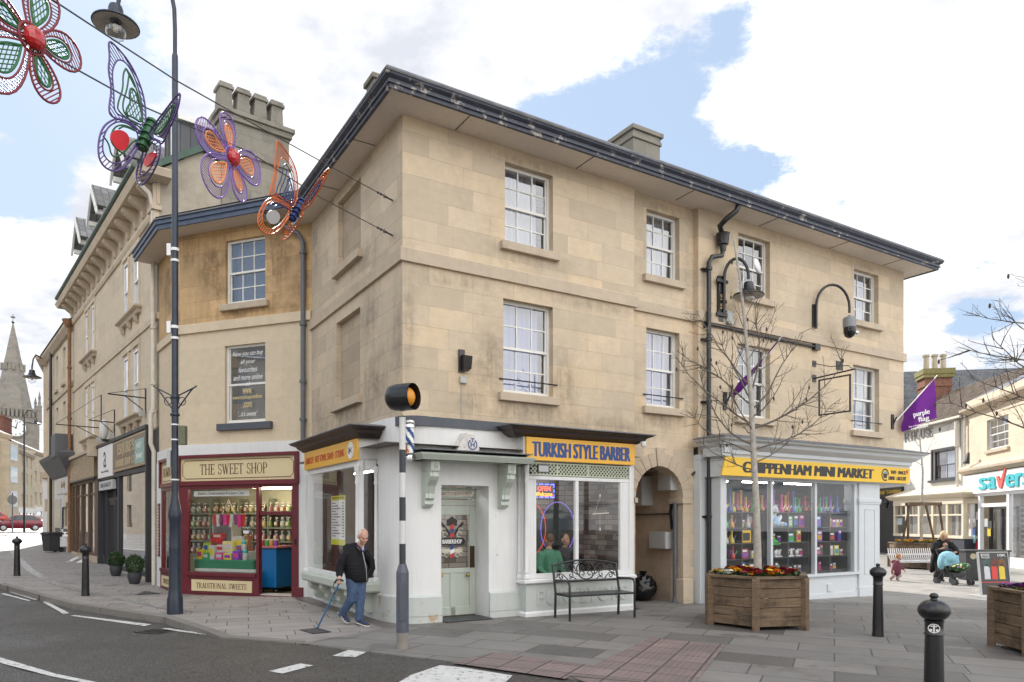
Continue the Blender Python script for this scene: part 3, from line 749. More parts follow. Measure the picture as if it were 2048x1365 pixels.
for H, zt, zb in ((holesA, (7.57, 5.29), (6.23, 3.72)), (holesB, (7.57, 5.29), (6.3, 3.78)), (holesC, (7.57, 5.27, 7.55, 5.27), (6.3, 3.75, 6.33, 3.72))):
 for i in range(len(H)): H[i] = (H[i][0], H[i][1], zb[i], zt[i])
facade(MB(), 0, u1, ZB, ZS, holesA, .22).build('wall', S_MAIN, CB, fix=False)
mw = MB(); facade(mw, u1, u2, 3.05, ZS, holesB, .22, ST)
mw.quad((u1, 0, 3.05), (u1, ST, 3.05), (u1, ST, ZS), (u1, 0, ZS)); mw.quad((u2, ST, 3.05), (u2, 0, 3.05), (u2, 0, ZS), (u2, ST, ZS))
AL, AR, SPZ = 4.80, 6.05, 2.02
ac, ar = (AL + AR) / 2, (AR - AL) / 2
pts = [(ac - ar * cos(pi * i / 20), SPZ + ar * sin(pi * i / 20)) for i in range(21)]
for i in range(20):
 a, b = pts[i], pts[i + 1]
 mw.quad((a[0], ST, a[1]), (b[0], ST, b[1]), (b[0], ST, 3.05), (a[0], ST, 3.05))
 mw.quad((a[0], ST, a[1]), (b[0], ST, b[1]), (b[0], ST + .35, b[1]), (a[0], ST + .35, a[1]))
mw.quad((u1, ST, -.5), (AL, ST, -.5), (AL, ST, 3.05), (u1, ST, 3.05)); mw.quad((AR, ST, -.5), (u2, ST, -.5), (u2, ST, 3.05), (AR, ST, 3.05))
mw.quad((AL, ST, -.5), (AL, ST + .35, -.5), (AL, ST + .35, SPZ), (AL, ST, SPZ)); mw.quad((AR, ST, -.5), (AR, ST + .35, -.5), (AR, ST + .35, SPZ), (AR, ST, SPZ))
mw.build('wall', S_MAIN, CB, fix=False)
facade(MB(), u2, uW, 2.6, ZS, holesC, .22).build('wall', S_MAIN, CB, fix=False)
MB().quad((uW, 0, 2.6), (uW, 5.2, 2.6), (uW, 5.2, ZS), (uW, 0, ZS)).quad((uW, 5.2, 2.7), (0, 5.2, 2.7), (0, 5.2, ZS), (uW, 5.2, ZS)).quad((uW, 5.2, -.6), (6.05, 5.2, -.6), (6.05, 5.2, 2.7), (uW, 5.2, 2.7)).quad((4.8, 5.2, -.6), (0, 5.2, -.6), (0, 5.2, 2.7), (4.8, 5.2, 2.7)).build('rear_wall', S_MAIN, CB, fix=False)
hl = [(1.72, 2.96, 6.32, 7.60, .1), (1.62, 2.93, 3.79, 5.34, .1)]
lw = MB(); facade(lw, 0, SIDE, ZB, ZS, hl, .1)
lw.build('side_wall', S_LEFT, CB, ML, fix=False)
for a, b, c, d, e in hl:
 q = MB().quad((a, .1, c), (b, .1, c), (b, .1, d), (a, .1, d)).build('blocked_window', S_BLIND, CB, ML, fix=False)
 MB().box(a - .1, b + .1, -.1, .09, c - .15, c - .003).build('sill', S_TRIM, q, bevel=.008)
for H, y0 in ((holesA, 0), (holesB, ST), (holesC, 0)):
 for i, (a, b, c, d) in enumerate(H):
  if y0: Mx = MT((0, y0, 0))
  else: Mx = None
  lower = d < 6
  kind = (LILAC if lower else NETC) if H is not holesC else (NETC if i in (2, 3) else None)
  cov = (0.0, .9) if (H is holesA and lower) else (0, 1) if H is not holesC else (.35, 1.0)
  if H is holesA and not lower: cov = (-.02, .86)
  sash(CB, a, b, c, d, 3, 4, .12, kind, Mx, cover=cov)
for (a, b, c, d), yo in ((holesA[1], 0), (holesB[1], ST), (holesC[3], 0)):
 MB().tube([(a - .09, yo - .02, c + .22), (b + .08, yo - .02, c + .22)], .012, 6).build('guard_rod', BLACKM, CB)
path = [(0, SIDE), (0, 0), (u1, 0), (u1, ST), (u2, ST), (u2, 0), (uW, 0), (uW, 5)]
MB().sweep(path, [(-.05, 5.56), (.05, 5.57), (.05, 5.765), (.03, 5.785), (-.05, 5.80)]).build('string_course', S_TRIM, CB)
RO, LO = .57, .43
eave = [(-LO, SIDE - .42), (-LO, -RO), (uW + .5, -RO), (uW + .5, 5.6)]
sf = MB()
sf.quad((-LO, -RO, ZS), (uW + .5, -RO, ZS), (uW, 0.12, ZS), (0, 0.12, ZS)); sf.quad((-LO, SIDE + .3, ZS), (-LO, -RO, ZS), (0, 0.12, ZS), (0, SIDE + .3, ZS))
sf.quad((uW + .5, -RO, ZS), (uW + .5, 5.6, ZS), (uW, 5.6, ZS), (uW, 0.12, ZS))
sf.quad((u1 - .02, -.05, ZS - .0), (u2 + .02, -.05, ZS), (u2, .2, ZS), (u1, .2, ZS)); sf.v = [(x, y, z - (0.002 if i >= 12 else 0)) for i, (x, y, z) in enumerate(sf.v)]
sf.build('soffit', SOFFIT, CB, fix=False)
sj = MB()
for k in (0.9, 3.3, 5.7, 8.1, 10.5, 12.6): sj.box(k - .006, k + .006, -RO + .02, -.02, ZS - .008, ZS - .001)
for k in (1.1, 3.0): sj.box(-LO + .02, -.02, k - .006, k + .006, ZS - .008, ZS - .001)
sj.build('soffit_joint', BROWNP, CB)
MB().sweep(eave, [(-.03, ZS - .02), (.02, ZS - .02), (.02, ZS + .035), (.05, ZS + .04), (.05, ZS + .07), (.03, ZS + .075), (.035, ZS + .105), (.09, ZS + .14), (.10, ZS + .165), (.07, ZS + .17), (-.02, ZS + .175)]).build('fascia', NAVY, CB)
MB().sweep(eave, [(-.03, ZS + .175), (.105, ZS + .175), (.115, ZS + .2), (.085, ZS + .245), (-.05, ZS + .26)]).build('gutter', LEAD, CB)
rf = MB(); e0, e1, zt = ZS + .24, ZS + 1.15, 0
rf.add([(-LO, -RO, e0), (uW + .5, -RO, e0), (uW + .5, 5.7, e0), (-LO, 5.7, e0), (2.6, 2.5, e1), (uW - 2.6, 2.5, e1)], [(0, 1, 5, 4), (1, 2, 5), (2, 3, 4, 5), (3, 0, 4)])
rf.build('roof', SLATE, CB)
def chimney(parent, x0, x1, y0, y1, z0, z1, mat, pots=0, potm=None, cap=.06):
 m = MB().box(x0, x1, y0, y1, z0, z1 - .28); m.box(x0 - cap / 2, x1 + cap / 2, y0 - cap / 2, y1 + cap / 2, z1 - .28, z1 - .2)
 m.box(x0 - .01, x1 + .01, y0 - .01, y1 + .01, z1 - .2, z1 - .1); m.box(x0 - cap, x1 + cap, y0 - cap, y1 + cap, z1 - .1, z1)
 c = m.build('chimney', mat, parent, bevel=.012)
 for i in range(pots):
  t = (i + .5) / pots; L = x1 - x0 > y1 - y0
  cx, cy = (x0 + (x1 - x0) * t, (y0 + y1) / 2) if L else ((x0 + x1) / 2, y0 + (y1 - y0) * t)
  MB().lathe([(.10, 0), (.11, .05), (.085, .08), (.095, .42), (.12, .45), (.12, .52), (.08, .52), (.08, .3)], (cx, cy, z1), 12).build('chimney_pot', potm or mat, c)
 return c
chimney(CB, 6.3, 7.1, 1.9, 3.4, ZS, 10.35, S_STACK)
chimney(CB, .84, 1.2, 3.4, 3.8, ZS, 10.5, S_STACK)
# ---- ground floor: painted walls with rounded corner
pa = [(-.10, SIDE), (-.10, .55)] + [(-.10 + .43 * (1 - cos(t)), .55 - .63 * sin(t)) for t in (R(15), R(30), R(45), R(60), R(75))] + [(.33, -.08), (.62, -.08)]
pb = [(1.48, -.08), (2.1, -.08)]
gw = MB()
gw.sweep([(-.10, .76)] + pa[1:], [(0, -.5), (0, ZB)], cap=False); MB().sweep(pb, [(0, -.5), (0, ZB)], cap=False).build('shop_wall', WALLPAINT, CB)
for y0, y1, z0, z1 in ((SIDE, 3.72, -.5, ZB), (3.72, .76, -.5, .58), (3.72, .76, 2.5, ZB)): gw.quad((-.10, y0, z0), (-.10, y1, z0), (-.10, y1, z1), (-.10, y0, z1))
gw.quad((.62, -.08, 2.15), (1.48, -.08, 2.15), (1.48, -.08, ZB), (.62, -.08, ZB))
for x in (.62, 1.48): gw.quad((x, -.08, -.5), (x, .42, -.5), (x, .42, 2.15), (x, -.08, 2.15))
gw.quad((.62, -.08, 2.15), (1.48, -.08, 2.15), (1.48, .42, 2.15), (.62, .42, 2.15))
gw.build('shop_wall', WALLPAINT, CB, smooth=30); gw = MB()
gw.quad((4.3, -.06, -.5), (4.6, -.06, -.5), (4.6, -.06, ZB - .3), (4.3, -.06, ZB - .3)); gw.quad((4.6, -.06, -.5), (4.6, ST + .02, -.5), (4.6, ST + .02, ZB - .3), (4.6, -.06, ZB - .3))
gw.build('shop_wall', WALLPAINT, CB, smooth=30)
MB().sweep([(-.10, SIDE - 1.3)] + pa[1:], [(0, .10), (.045, .10), (.045, .40), (.0, .43)]).sweep(pb, [(0, .10), (.045, .10), (.045, .40), (.0, .43)]).build('plinth_cap', GREENPLINTH, CB, smooth=30)
MB().sweep([(-.10, SIDE - 1.3)] + pa[1:], [(0, -.5), (.045, -.5), (.045, .11), (0, .11)]).sweep(pb, [(0, -.5), (.045, -.5), (.045, .11), (.0, .11)]).build('plinth', GREENPLINTH, CB, smooth=30)
MB().sweep([(0, SIDE - .6)] + [(x + .06 if i < 3 else x, y) for i, (x, y) in enumerate(pa[1:-1])] + [(.4, -.06), (1.86, -.06)], [(-.1, 3.055), (.05, 3.055), (.05, 3.2), (-.1, 3.225)]).build('painted_band', NAVYBAND, CB, smooth=30)
# ---- barber: door, canopy
dl = MB(); y = .36
dx0, dx1, dz0 = .62, 1.48, .02
dl.box(dx0, dx0 + .1, y, y + .05, dz0, 1.83); dl.box(dx1 - .12, dx1, y, y + .05, dz0, 1.83); dl.box(dx0 + .1, dx1 - .12, y, y + .05, 1.68, 1.83); dl.box(dx0 + .1, dx1 - .12, y, y + .05, .72, .80)
dl.box(dx0 + .1, dx1 - .12, y + .015, y + .04, dz0, .72); dl.box((dx0 + dx1) / 2 - .05, (dx0 + dx1) / 2 + .05, y, y + .05, dz0, .72); dl.box(dx0 + .1, dx1 - .12, y, y + .05, dz0, .16)
door = dl.build('door', SAGE, CB, bevel=.006)
MB().quad((dx0 + .1, y + .03, .8), (dx1 - .12, y + .03, .8), (dx1 - .12, y + .03, 1.68), (dx0 + .1, y + .03, 1.68)).build('pane', GLASSS, door)
MB().ball((dx1 - .17, y - .04, .68), .032).lathe([(.014, 0), (.014, .05)], (dx1 - .17, y - .03, .68), 8, MR(R(-90), 4, 'X')).build('door_knob', pm('brass', (.45, .3, .1), .25, 1.0), door, smooth=60)
MB().box(dx1 - .115, dx1 - .03, y - .012, y, .80, 1.16).build('lock_plate', pm('dark_brass', (.06, .035, .02), .4, .6), door)
MB().box(dx0 + .10, dx0 + .24, y - .015, y, .66, .74).build('letter_plate', pm('brass', (.45, .3, .1), .25, 1.0), door)
fr = MB().box(dx0, dx1, y, y + .06, 1.84, 1.93); fr.box(dx0, dx0 + .03, y, y + .06, 1.93, 2.15); fr.box(dx1 - .03, dx1, y, y + .06, 1.93, 2.15)
Mt = MT((0, y + .02, 1.95)) @ MR(R(38), 4, 'X')
for q in ((dx0 + .03, dx1 - .03, 0, .03, 0, .04), (dx0 + .03, dx1 - .03, 0, .03, .15, .19), (dx0 + .03, dx0 + .07, 0, .03, .04, .15), (dx1 - .07, dx1 - .03, 0, .03, .04, .15)): fr.box(*q, M=Mt)
fl_ = fr.build('fanlight', SAGE, CB)
MB().add([Mt @ Vector(v) for v in ((dx0 + .05, .015, .03), (dx1 - .05, .015, .03), (dx1 - .05, .015, .17), (dx0 + .05, .015, .17))], [(0, 1, 2, 3)]).build('pane', GLASSS, fl_)
DOORLOGO = FR.thing('door_logo', 'black barbershop emblem with a striped pole and scroll on the barber door glass', 'window sticker')
lg = MB(); ly = y + .015; cx = (dx0 + dx1) / 2 - .01; cz = 1.24
lg.prism([(cx - .25, cz), (cx - .22, cz + .05), (cx - .19, cz + .06), (cx + .19, cz + .06), (cx + .22, cz + .05), (cx + .25, cz), (cx + .22, cz - .05), (cx + .19, cz - .06), (cx - .19, cz - .06), (cx - .22, cz - .05)], ly, ly - .004)
for s_ in (-1, 1):
 lg.prism([(cx + s_ * .05, cz + .09), (cx + s_ * .22, cz + .30), (cx + s_ * .19, cz + .33), (cx + s_ * .02, cz + .13)], ly - .001, ly - .004)
lg.prism([(cx - .09, cz + .26), (cx - .1, cz + .35), (cx - .05, cz + .38), (cx, cz + .42), (cx + .05, cz + .38), (cx + .1, cz + .35), (cx + .09, cz + .26)], ly, ly - .003)
lg.build('emblem', BLACKLET, DOORLOGO)
wl = MB()
for s_ in (-1, 1):
 for (ox, oz, rr) in ((.13, .12, .035), (.16, .19, .03), (.15, -.14, .035), (.1, -.22, .03), (.17, -.2, .028)):
  for i in range(10):
   a0, a1 = 2 * pi * i / 12, 2 * pi * (i + 1) / 12
   P = [(cx + s_ * ox + (rr + d) * cos(a), cz + oz + (rr + d) * sin(a)) for a, d in ((a0, 0), (a1, 0), (a1, .012), (a0, .012))]
   wl.prism(P, ly - .004, ly - .006)
wl.prism([(cx - .17, cz - .12), (cx + .17, cz - .12), (cx + .19, cz - .15), (cx + .17, cz - .18), (cx - .17, cz - .18), (cx - .19, cz - .15)], ly - .003, ly - .007)
wl.build('scrollwork', pm('cream_lettering', (.6, .57, .47), .5), DOORLOGO)
pol = MB()
for i, m_ in enumerate((0, 1, 2, 0, 1, 0, 2, 0)):
 pol.mi = m_; z0 = cz - .28 + i * .068
 if abs(z0 + .03 - cz) > .07: pol.prism([(cx - .035, z0), (cx + .035, z0 + .03), (cx + .035, z0 + .098), (cx - .035, z0 + .068)], ly - .004, ly - .008)
pol.build('striped_pole', [REDLET, WHITELET, BLUELET], DOORLOGO)
text('BARBERSHOP', cx, cz, .36, .07, WHITELET, DOORLOGO, ly - .005, bold=.01)
cn = MB(); cz0 = 2.50
cn.sweep([(.12, -.08), (.12, -.50), (2.04, -.50), (2.04, -.08)], [(-.1, cz0), (0, cz0), (.012, cz0 + .02), (.05, cz0 + .075), (.06, cz0 + .10), (-.4, cz0 + .15)], cap=True)
cn.quad((.12, -.08, cz0), (2.04, -.08, cz0), (2.04, -.50, cz0), (.12, -.50, cz0)); cn.quad((.12, -.08, cz0 + .15), (2.04, -.08, cz0 + .15), (2.04, -.50, cz0 + .12), (.12, -.50, cz0 + .12))
cn.build('door_canopy', SAGE, CB, bevel=.004)
MB().box(.1, 2.06, -.52, -.07, cz0 + .15, cz0 + .165).build('canopy_lead', LEAD, CB)
for x in (.36, 1.72):
 b = MB().box(x - .075, x + .075, -.42, -.08, 2.34, 2.5)
 b.box(x - .055, x + .055, -.428, -.42, 2.365, 2.475)
 pr_ = [(-.08, 2.34), (-.38, 2.34), (-.39, 2.26), (-.35, 2.2), (-.27, 2.12), (-.22, 2.0), (-.23, 1.93), (-.19, 1.9), (-.2, 1.84), (-.16, 1.8), (-.08, 1.78)]
 b.prism(pr_, x - .075, x + .075, 'yz')
 b.prism([(a - .012, c) for a, c in pr_[1:8]] + [(a + .03, c) for a, c in reversed(pr_[1:8])], x - .03, x + .03, 'yz')
 bb = b.build('canopy_bracket', SAGE, CB, bevel=.008)
 MB().ball((x, -.43, 2.42), (.04, .012, .04), 8, 5).build('rosette', pm('dark_sage_paint', (.30, .34, .30), .6), bb)  # rosette in a darker sage than its bracket
# ---- barber front bay (right of the door)
D = .30; B0, B1 = 2.06, 4.34
bay = MB()
bay.sweep([(B0, -.07), (B0, -D), (B1, -D), (B1, -.05)], [(0, .06), (0, .54)], cap=False)
bay.build('bay_base', GREENPLINTH, CB)
MB().sweep([(B0, -.07), (B0, -D), (B1, -D), (B1, -.05)], [(-.02, -.4), (.03, -.4), (.03, .05), (.0, .08), (-.02, .08)]).build('bay_skirting', WALLPAINT, CB)
MB().sweep([(B0, -.07), (B0, -D), (B1, -D), (B1, -.05)], [(-.2, .53), (.03, .535), (.065, .555), (.065, .595), (.04, .615), (-.2, .62)]).build('bay_sill', WALLPAINT, CB)
text('PURVEYORS', (B0 + B1) / 2 + .05, .30, 1.95, .26, GREENPLINTH, CB, -D + .002, 'raised_lettering', ext=.016, bold=.004)
shf = MB()
gy = -D + .04
for a, b in ((B0, B0 + .06), (B1 - .06, B1)): shf.box(a, b, -D - .005, gy + .04, .62, 2.58)
for a, b in ((B0 + .16, B0 + .21), (3.08, 3.15), (4.08, 4.13)): shf.box(a, b, -D + .01, gy + .03, .70, 2.27)
shf.box(B0 + .06, B1 - .06, -D + .005, gy + .035, .62, .70); shf.box(B0 + .06, B1 - .06, -D + .005, gy + .035, 2.27, 2.33)
shf.box(B0 + .06, B0 + .16, -D + .012, gy + .03, .70, 2.27); shf.box(4.13, B1 - .06, -D + .012, gy + .03, .70, 2.27)
shf.box(B0, B0 + .04, -.12, -D - .004 + .02, .62, 2.58)
SW = shf.build('shop_window', WALLPAINT, CB, bevel=.004)
MB().quad((B0 + .21, gy, .7), (3.08, gy, .7), (3.08, gy, 2.27), (B0 + .21, gy, 2.27)).quad((3.15, gy, .7), (4.08, gy, .7), (4.08, gy, 2.27), (3.15, gy, 2.27)).build('pane', GLASSS, SW)
tr = MB(); z0, z1 = 2.34, 2.56
def lattice(m, x0, x1, z0, z1, y, s=.07, t=.011):
 k = x0 - (z1 - z0)
 while k < x1:
  for sg in (1, -1):
   P = []
   a, b = (k, z0), (k + (z1 - z0), z1)
   if sg < 0: a, b = (k, z1), (k + (z1 - z0), z0)
   ta, tb = max(0, (x0 - a[0]) / (b[0] - a[0])), min(1, (x1 - a[0]) / (b[0] - a[0]))
   if tb > ta:
    p = (a[0] + (b[0] - a[0]) * ta, a[1] + (b[1] - a[1]) * ta); q = (a[0] + (b[0] - a[0]) * tb, a[1] + (b[1] - a[1]) * tb)
    m.prism([(p[0] - t, p[1]), (p[0] + t, p[1]), (q[0] + t, q[1]), (q[0] - t, q[1])], y + (.003 if sg < 0 else 0), y + .014)
  k += s
lattice(tr, B0 + .1, B1 - .08, z0 + .02, z1 - .02, -D + .01)
tr.box(B0 + .06, B1 - .06, -D + .004, -D + .035, z0, z0 + .02); tr.box(B0 + .06, B1 - .06, -D + .004, -D + .035, z1 - .02, z1)
for x in (2.7, 3.35): tr.box(x - .015, x + .015, -D + .006, -D + .03, z0 + .02, z1 - .02)
tr.build('lattice_panel', pm('sage_lattice', (.45, .49, .38), .5, var=.1), CB)
MB().box(B0 + .06, B1 - .06, -D + .09, -D + .10, z0, z1).build('lattice_backing', DARKROOM, CB)
def colonnette(parent, x, y, z0, z1, M=None, r=.032, name='colonnette'):
 hh = z1 - z0
 MB().lathe([(r * 1.6, 0), (r * 1.6, .06), (r * 1.05, .08), (r * 1.5, .12), (r, .16), (r * .85, hh - .3), (r * 1.3, hh - .27), (r * .9, hh - .22), (r, hh - .12), (r * 1.5, hh - .08), (r * 1.6, hh)], (x, y, z0), 12).build(name, WALLPAINT, parent, M, smooth=50)
colonnette(CB, B0 + .0, -D - .01, .62, 2.5); colonnette(CB, B0 - .01, -.12, .62, 2.5)
MB().quad((B0 + .02, -.12, .66), (B0 + .02, -D + .02, .66), (B0 + .02, -D + .02, 2.3), (B0 + .02, -.12, 2.3)).build('side_pane', GLASSD, CB)
corn = MB()
pc = [(B0 - .22, .02), (B0 - .22, -D - .02), (B1 + .12, -D - .02), (B1 + .12, .02)]
corn.sweep(pc, [(-.2, 2.97), (-.0, 2.97), (.03, 2.99), (.10, 3.03), (.12, 3.07), (.20, 3.10), (.22, 3.125), (-.2, 3.13)])
corn.build('bay_cornice', BROWNP, CB)
MB().sweep(pc, [(-.3, 3.20), (.05, 3.17), (.235, 3.135), (.235, 3.12), (.2, 3.12)]).build('cornice_lead', LEAD, CB)
MB().sweep([(B0 - .05, -.06), (B0 - .05, -D), (B1, -D), (B1, -.05)], [(-.1, 2.58), (.0, 2.58), (.0, 2.98), (-.1, 2.98)]).build('fascia_board', WALLPAINT, CB)
TS = FR.thing('shop_sign', 'yellow sign reading TURKISH STYLE BARBER in blue capitals', 'shop sign')
MB().box(2.04, 4.37, -D - .05, -D - .004, 2.585, 2.965).build('board', YELLOW, TS, bevel=.004)
text('TURKISH STYLE BARBER', 3.205, 2.772, 2.12, .25, BLUELET, TS, -D - .05, bold=.019)
fd = FR.thing('floodlight', 'small black floodlight at the left end of the yellow barber sign', 'floodlight')
MB().box(2.1, 2.33, -D - .27, -D - .24, 2.36, 2.50, MT((0, -.02, .0)) ).tube([(2.2, -D - .24, 2.45), (2.2, -D, 2.5)], .012, 6).build('housing', BLACKM, fd)
MB().quad((2.12, -D - .292, 2.38), (2.31, -D - .292, 2.38), (2.31, -D - .292, 2.48), (2.12, -D - .292, 2.48)).build('lens', pm('lamp_glass', (.35, .36, .36), .15), fd)
cc = FR.thing('security_camera', 'little white dome camera under the right end of the barber cornice', 'security camera')
MB().ball((4.48, -D - .15, 2.95), .045, 12, 8).build('dome', UPVC, cc, smooth=80); MB().lathe([(.05, 0), (.05, .05)], (4.48, -D - .15, 2.96), 12).build('mount', UPVC, cc)
# ---- barber side bay (towards the sweet shop), in side-face coordinates
DL = .42; L0, L1 = 1.10, 4.02
sb = MB()
gy = -DL + .04
for a, b in ((L0, L0 + .12), (L1 - .12, L1)): sb.box(a, b, -DL, gy + .05, .60, 2.58)
sb.box(L0 + .12, L1 - .12, -DL + .01, gy + .05, .60, .68); sb.box(L0 + .12, L1 - .12, -DL + .01, gy + .05, 2.46, 2.58)
sb.box(L1 - .06, L1, -DL + .1, -.12, .60, .66); sb.box(L1 - .06, L1, -DL + .1, -.12, 2.4, 2.58)
SW2 = sb.build('shop_window', WALLPAINT, CB, ML, bevel=.004)
MB().quad((L0 + .12, gy, .68), (L1 - .12, gy, .68), (L1 - .12, gy, 2.46), (L0 + .12, gy, 2.46)).quad((L1 - .03, -DL + .09, .66), (L1 - .03, -.12, .66), (L1 - .03, -.12, 2.4), (L1 - .03, -DL + .09, 2.4)).build('pane', GLASSS, SW2)
for x, yy in ((L0 + .05, -DL - .015), (L1 - .02, -DL - .015), (L1 + .01, -.13)): colonnette(CB, x, yy, .60, 2.46, ML)
MB().sweep([(L0 - .05, -.05), (L0 - .05, -DL), (L1 + .04, -DL), (L1 + .04, -.08)], [(-.2, .43), (.04, .43), (.07, .46), (.07, .56), (.04, .60), (-.2, .60)]).build('bay_sill', SAGE, CB, ML)
for x in (L0 + .15, L0 + .85, L0 + 1.55, L0 + 2.25, L1 - .18):
 pr_ = [(-.10, .43), (-.40, .43), (-.41, .34), (-.36, .27), (-.30, .25), (-.31, .18), (-.25, .1), (-.10, .08)]
 b = MB().prism(pr_, x - .09, x + .09, 'yz'); b.lathe([(.05, -.095), (.05, .095)], (x, -.33, .35), 12, MR(R(90), 4, 'Y')); b.lathe([(.022, -.1), (.022, .1)], (x, -.33, .35), 8, MR(R(90), 4, 'Y'))
 b.build('sill_console', SAGE, CB, ML, bevel=.006)
pc = [(L0 - .12, .0), (L0 - .12, -DL - .02), (L1 + .1, -DL - .02), (L1 + .1, -.02)]
MB().sweep(pc, [(-.2, 2.90), (-.0, 2.90), (.03, 2.92), (.10, 2.97), (.12, 3.01), (.21, 3.05), (.22, 3.075), (-.2, 3.08)]).build('bay_cornice', BROWNP, CB, ML)
MB().sweep(pc, [(-.3, 3.16), (.05, 3.12), (.235, 3.085), (.235, 3.07), (.2, 3.07)]).build('cornice_lead', LEAD, CB, ML)
MB().sweep([(L0, -.05), (L0, -DL), (L1, -DL), (L1, -.08)], [(-.1, 2.56), (.0, 2.56), (.0, 2.91), (-.1, 2.91)]).build('fascia_board', WALLPAINT, CB, ML)
HS = thing('shop_sign', 'yellow sign reading HAIRCUT HOT TOWEL SHAVE STYLING with scissors in a white disc', 'shop sign', (*FL.o, 0), FL.rot)
MB().box(L0 - .02, L1 + .03, -DL - .04, -DL - .004, 2.555, 2.895).build('board', YELLOW, HS, bevel=.004)
text('HAIRCUT · HOT TOWEL SHAVE · STYLING', 2.32, 2.715, 2.25, .12, REDLET, HS, -DL - .04, bold=.006)
MB().prism([(3.76 + .14 * cos(i * pi / 12), 2.725 + .14 * sin(i * pi / 12)) for i in range(24)], -DL - .04, -DL - .047).build('disc', WHITELET, HS)
sc_ = MB()
for a in (25, -25):
 c_, s_ = cos(R(a)), sin(R(a)); q = lambda x, z: (3.76 + x * c_ - z * s_, 2.725 + x * s_ + z * c_)
 sc_.prism([q(-.02, -.008), q(.11, -.004), q(.11, .002), q(-.02, .008)], -DL - .047, -DL - .052)
 for i in range(10):
  a0, a1 = 2 * pi * i / 10, 2 * pi * (i + 1) / 10
  sc_.prism([q(-.06 + .032 * cos(a0), .028 * sin(a0)), q(-.06 + .032 * cos(a1), .028 * sin(a1)), q(-.06 + .02 * cos(a1), .016 * sin(a1)), q(-.06 + .02 * cos(a0), .016 * sin(a0))], -DL - .047, -DL - .052)
sc_.build('scissors', BLACKLET, HS)
# ---- arch surround, imposts, passage
vo = MB()
nv = 13
for i in range(nv):
 a0, a1 = pi * i / nv + .008, pi * (i + 1) / nv - .008
 key = i == nv // 2
 r0, r1 = ar - .005, ar + (.36 if key else .27)
 yo = ST - (.035 if key else .012)
 P = [(ac - r * cos(a), SPZ + r * sin(a)) for r, a in ((r0, a0), (r1, a0), (r1, a1), (r0, a1))]
 vo.prism(P, yo, ST + .02)
vo.build('arch_voussoirs', S_TRIM, CB, bevel=.006)
MB().box(AL - .04, AL + .04, ST - .04, ST + .36, SPZ - .1, SPZ).build('arch_impost', S_TRIM, CB, bevel=.01)
im = MB().box(AR - .05, AR + .2, ST - .04, ST + .36, SPZ - .1, SPZ)
im.box(AR - .01, AR + .2, ST - .012, ST + .1, .45, SPZ - .1); im.box(AR - .06, AR + .22, ST - .07, ST + .3, -.4, .42)
im.build('arch_impost', S_TRIM, CB, bevel=.01)
ps = MB(); PD = 5.2
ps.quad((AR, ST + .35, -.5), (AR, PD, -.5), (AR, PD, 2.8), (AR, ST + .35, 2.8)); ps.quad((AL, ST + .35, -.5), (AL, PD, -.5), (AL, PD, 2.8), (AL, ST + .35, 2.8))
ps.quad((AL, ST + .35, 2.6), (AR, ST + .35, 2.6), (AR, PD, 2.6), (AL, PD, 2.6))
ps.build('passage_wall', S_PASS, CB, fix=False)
FP = Frame(*FR.P(AR, 10), -FR.n.x, -FR.n.y)      # passage wall as seen from the street
PY = lambda px: 10 - FP.U(px)
PZ = lambda px, py: FP.at(px, py)[1]
def wallbox(label, y0, y1, z0, z1, d, m=GREYBOX, name='electric_cabinet'):
 t = FR.thing(name, label, 'electric cabinet')
 MB().box(AR - d, AR - .004, y0, y1, z0, z1).build('cabinet', m, t, bevel=.008)
 MB().box(AR - d - .006, AR - d, y0 + .02, y1 - .02, z0 + .02, z1 - .02).build('cover', m, t)
 return t
wallbox('grey metal cabinet mid-height on the archway wall', PY(1346), PY(1312), PZ(1340, 1098), PZ(1340, 1064), .2)
wallbox('grey metal cabinet high on the archway wall at its mouth', PY(1357), PY(1330), PZ(1345, 982), PZ(1345, 938), .2)
t = wallbox('tall grey cabinet with a red and yellow switch high inside the archway', PY(1306), PY(1284), PZ(1296, 1012), PZ(1296, 954), .3)
MB().lathe([(.055, 0), (.055, .01)], (AR - .307, PY(1295), PZ(1295, 980)), 14, MR(R(-90), 4, 'Y')).build('yellow_plate', YELLOWM, t)
MB().box(AR - .35, AR - .308, PY(1295) - .03, PY(1295) + .03, PZ(1295, 980) - .04, PZ(1295, 980) + .04).build('red_switch', REDLET, t)
cb = MB()
for yy in (PY(1345), PY(1348)): cb.tube([(AR - .03, yy, 2.0), (AR - .03, yy + .05, 1.75), (AR - .03, yy, 1.4)], .016, 6)
cb.tube([(AR - .03, .5, 1.72), (AR - .03, 1.6, 1.70), (AR - .03, 4.0, 1.66)], .02, 6)
cb.build('cable', BLACKM, CB)
MB().tube([(AR - .05, PY(1354), 1.95), (AR - .05, PY(1354), 0.02)], .045, 10).lathe([(.09, 0), (.07, .08), (.045, .16)], (AR - .05, PY(1354), -.12), 10).build('passage_pipe', PIPEG, CB, smooth=50)
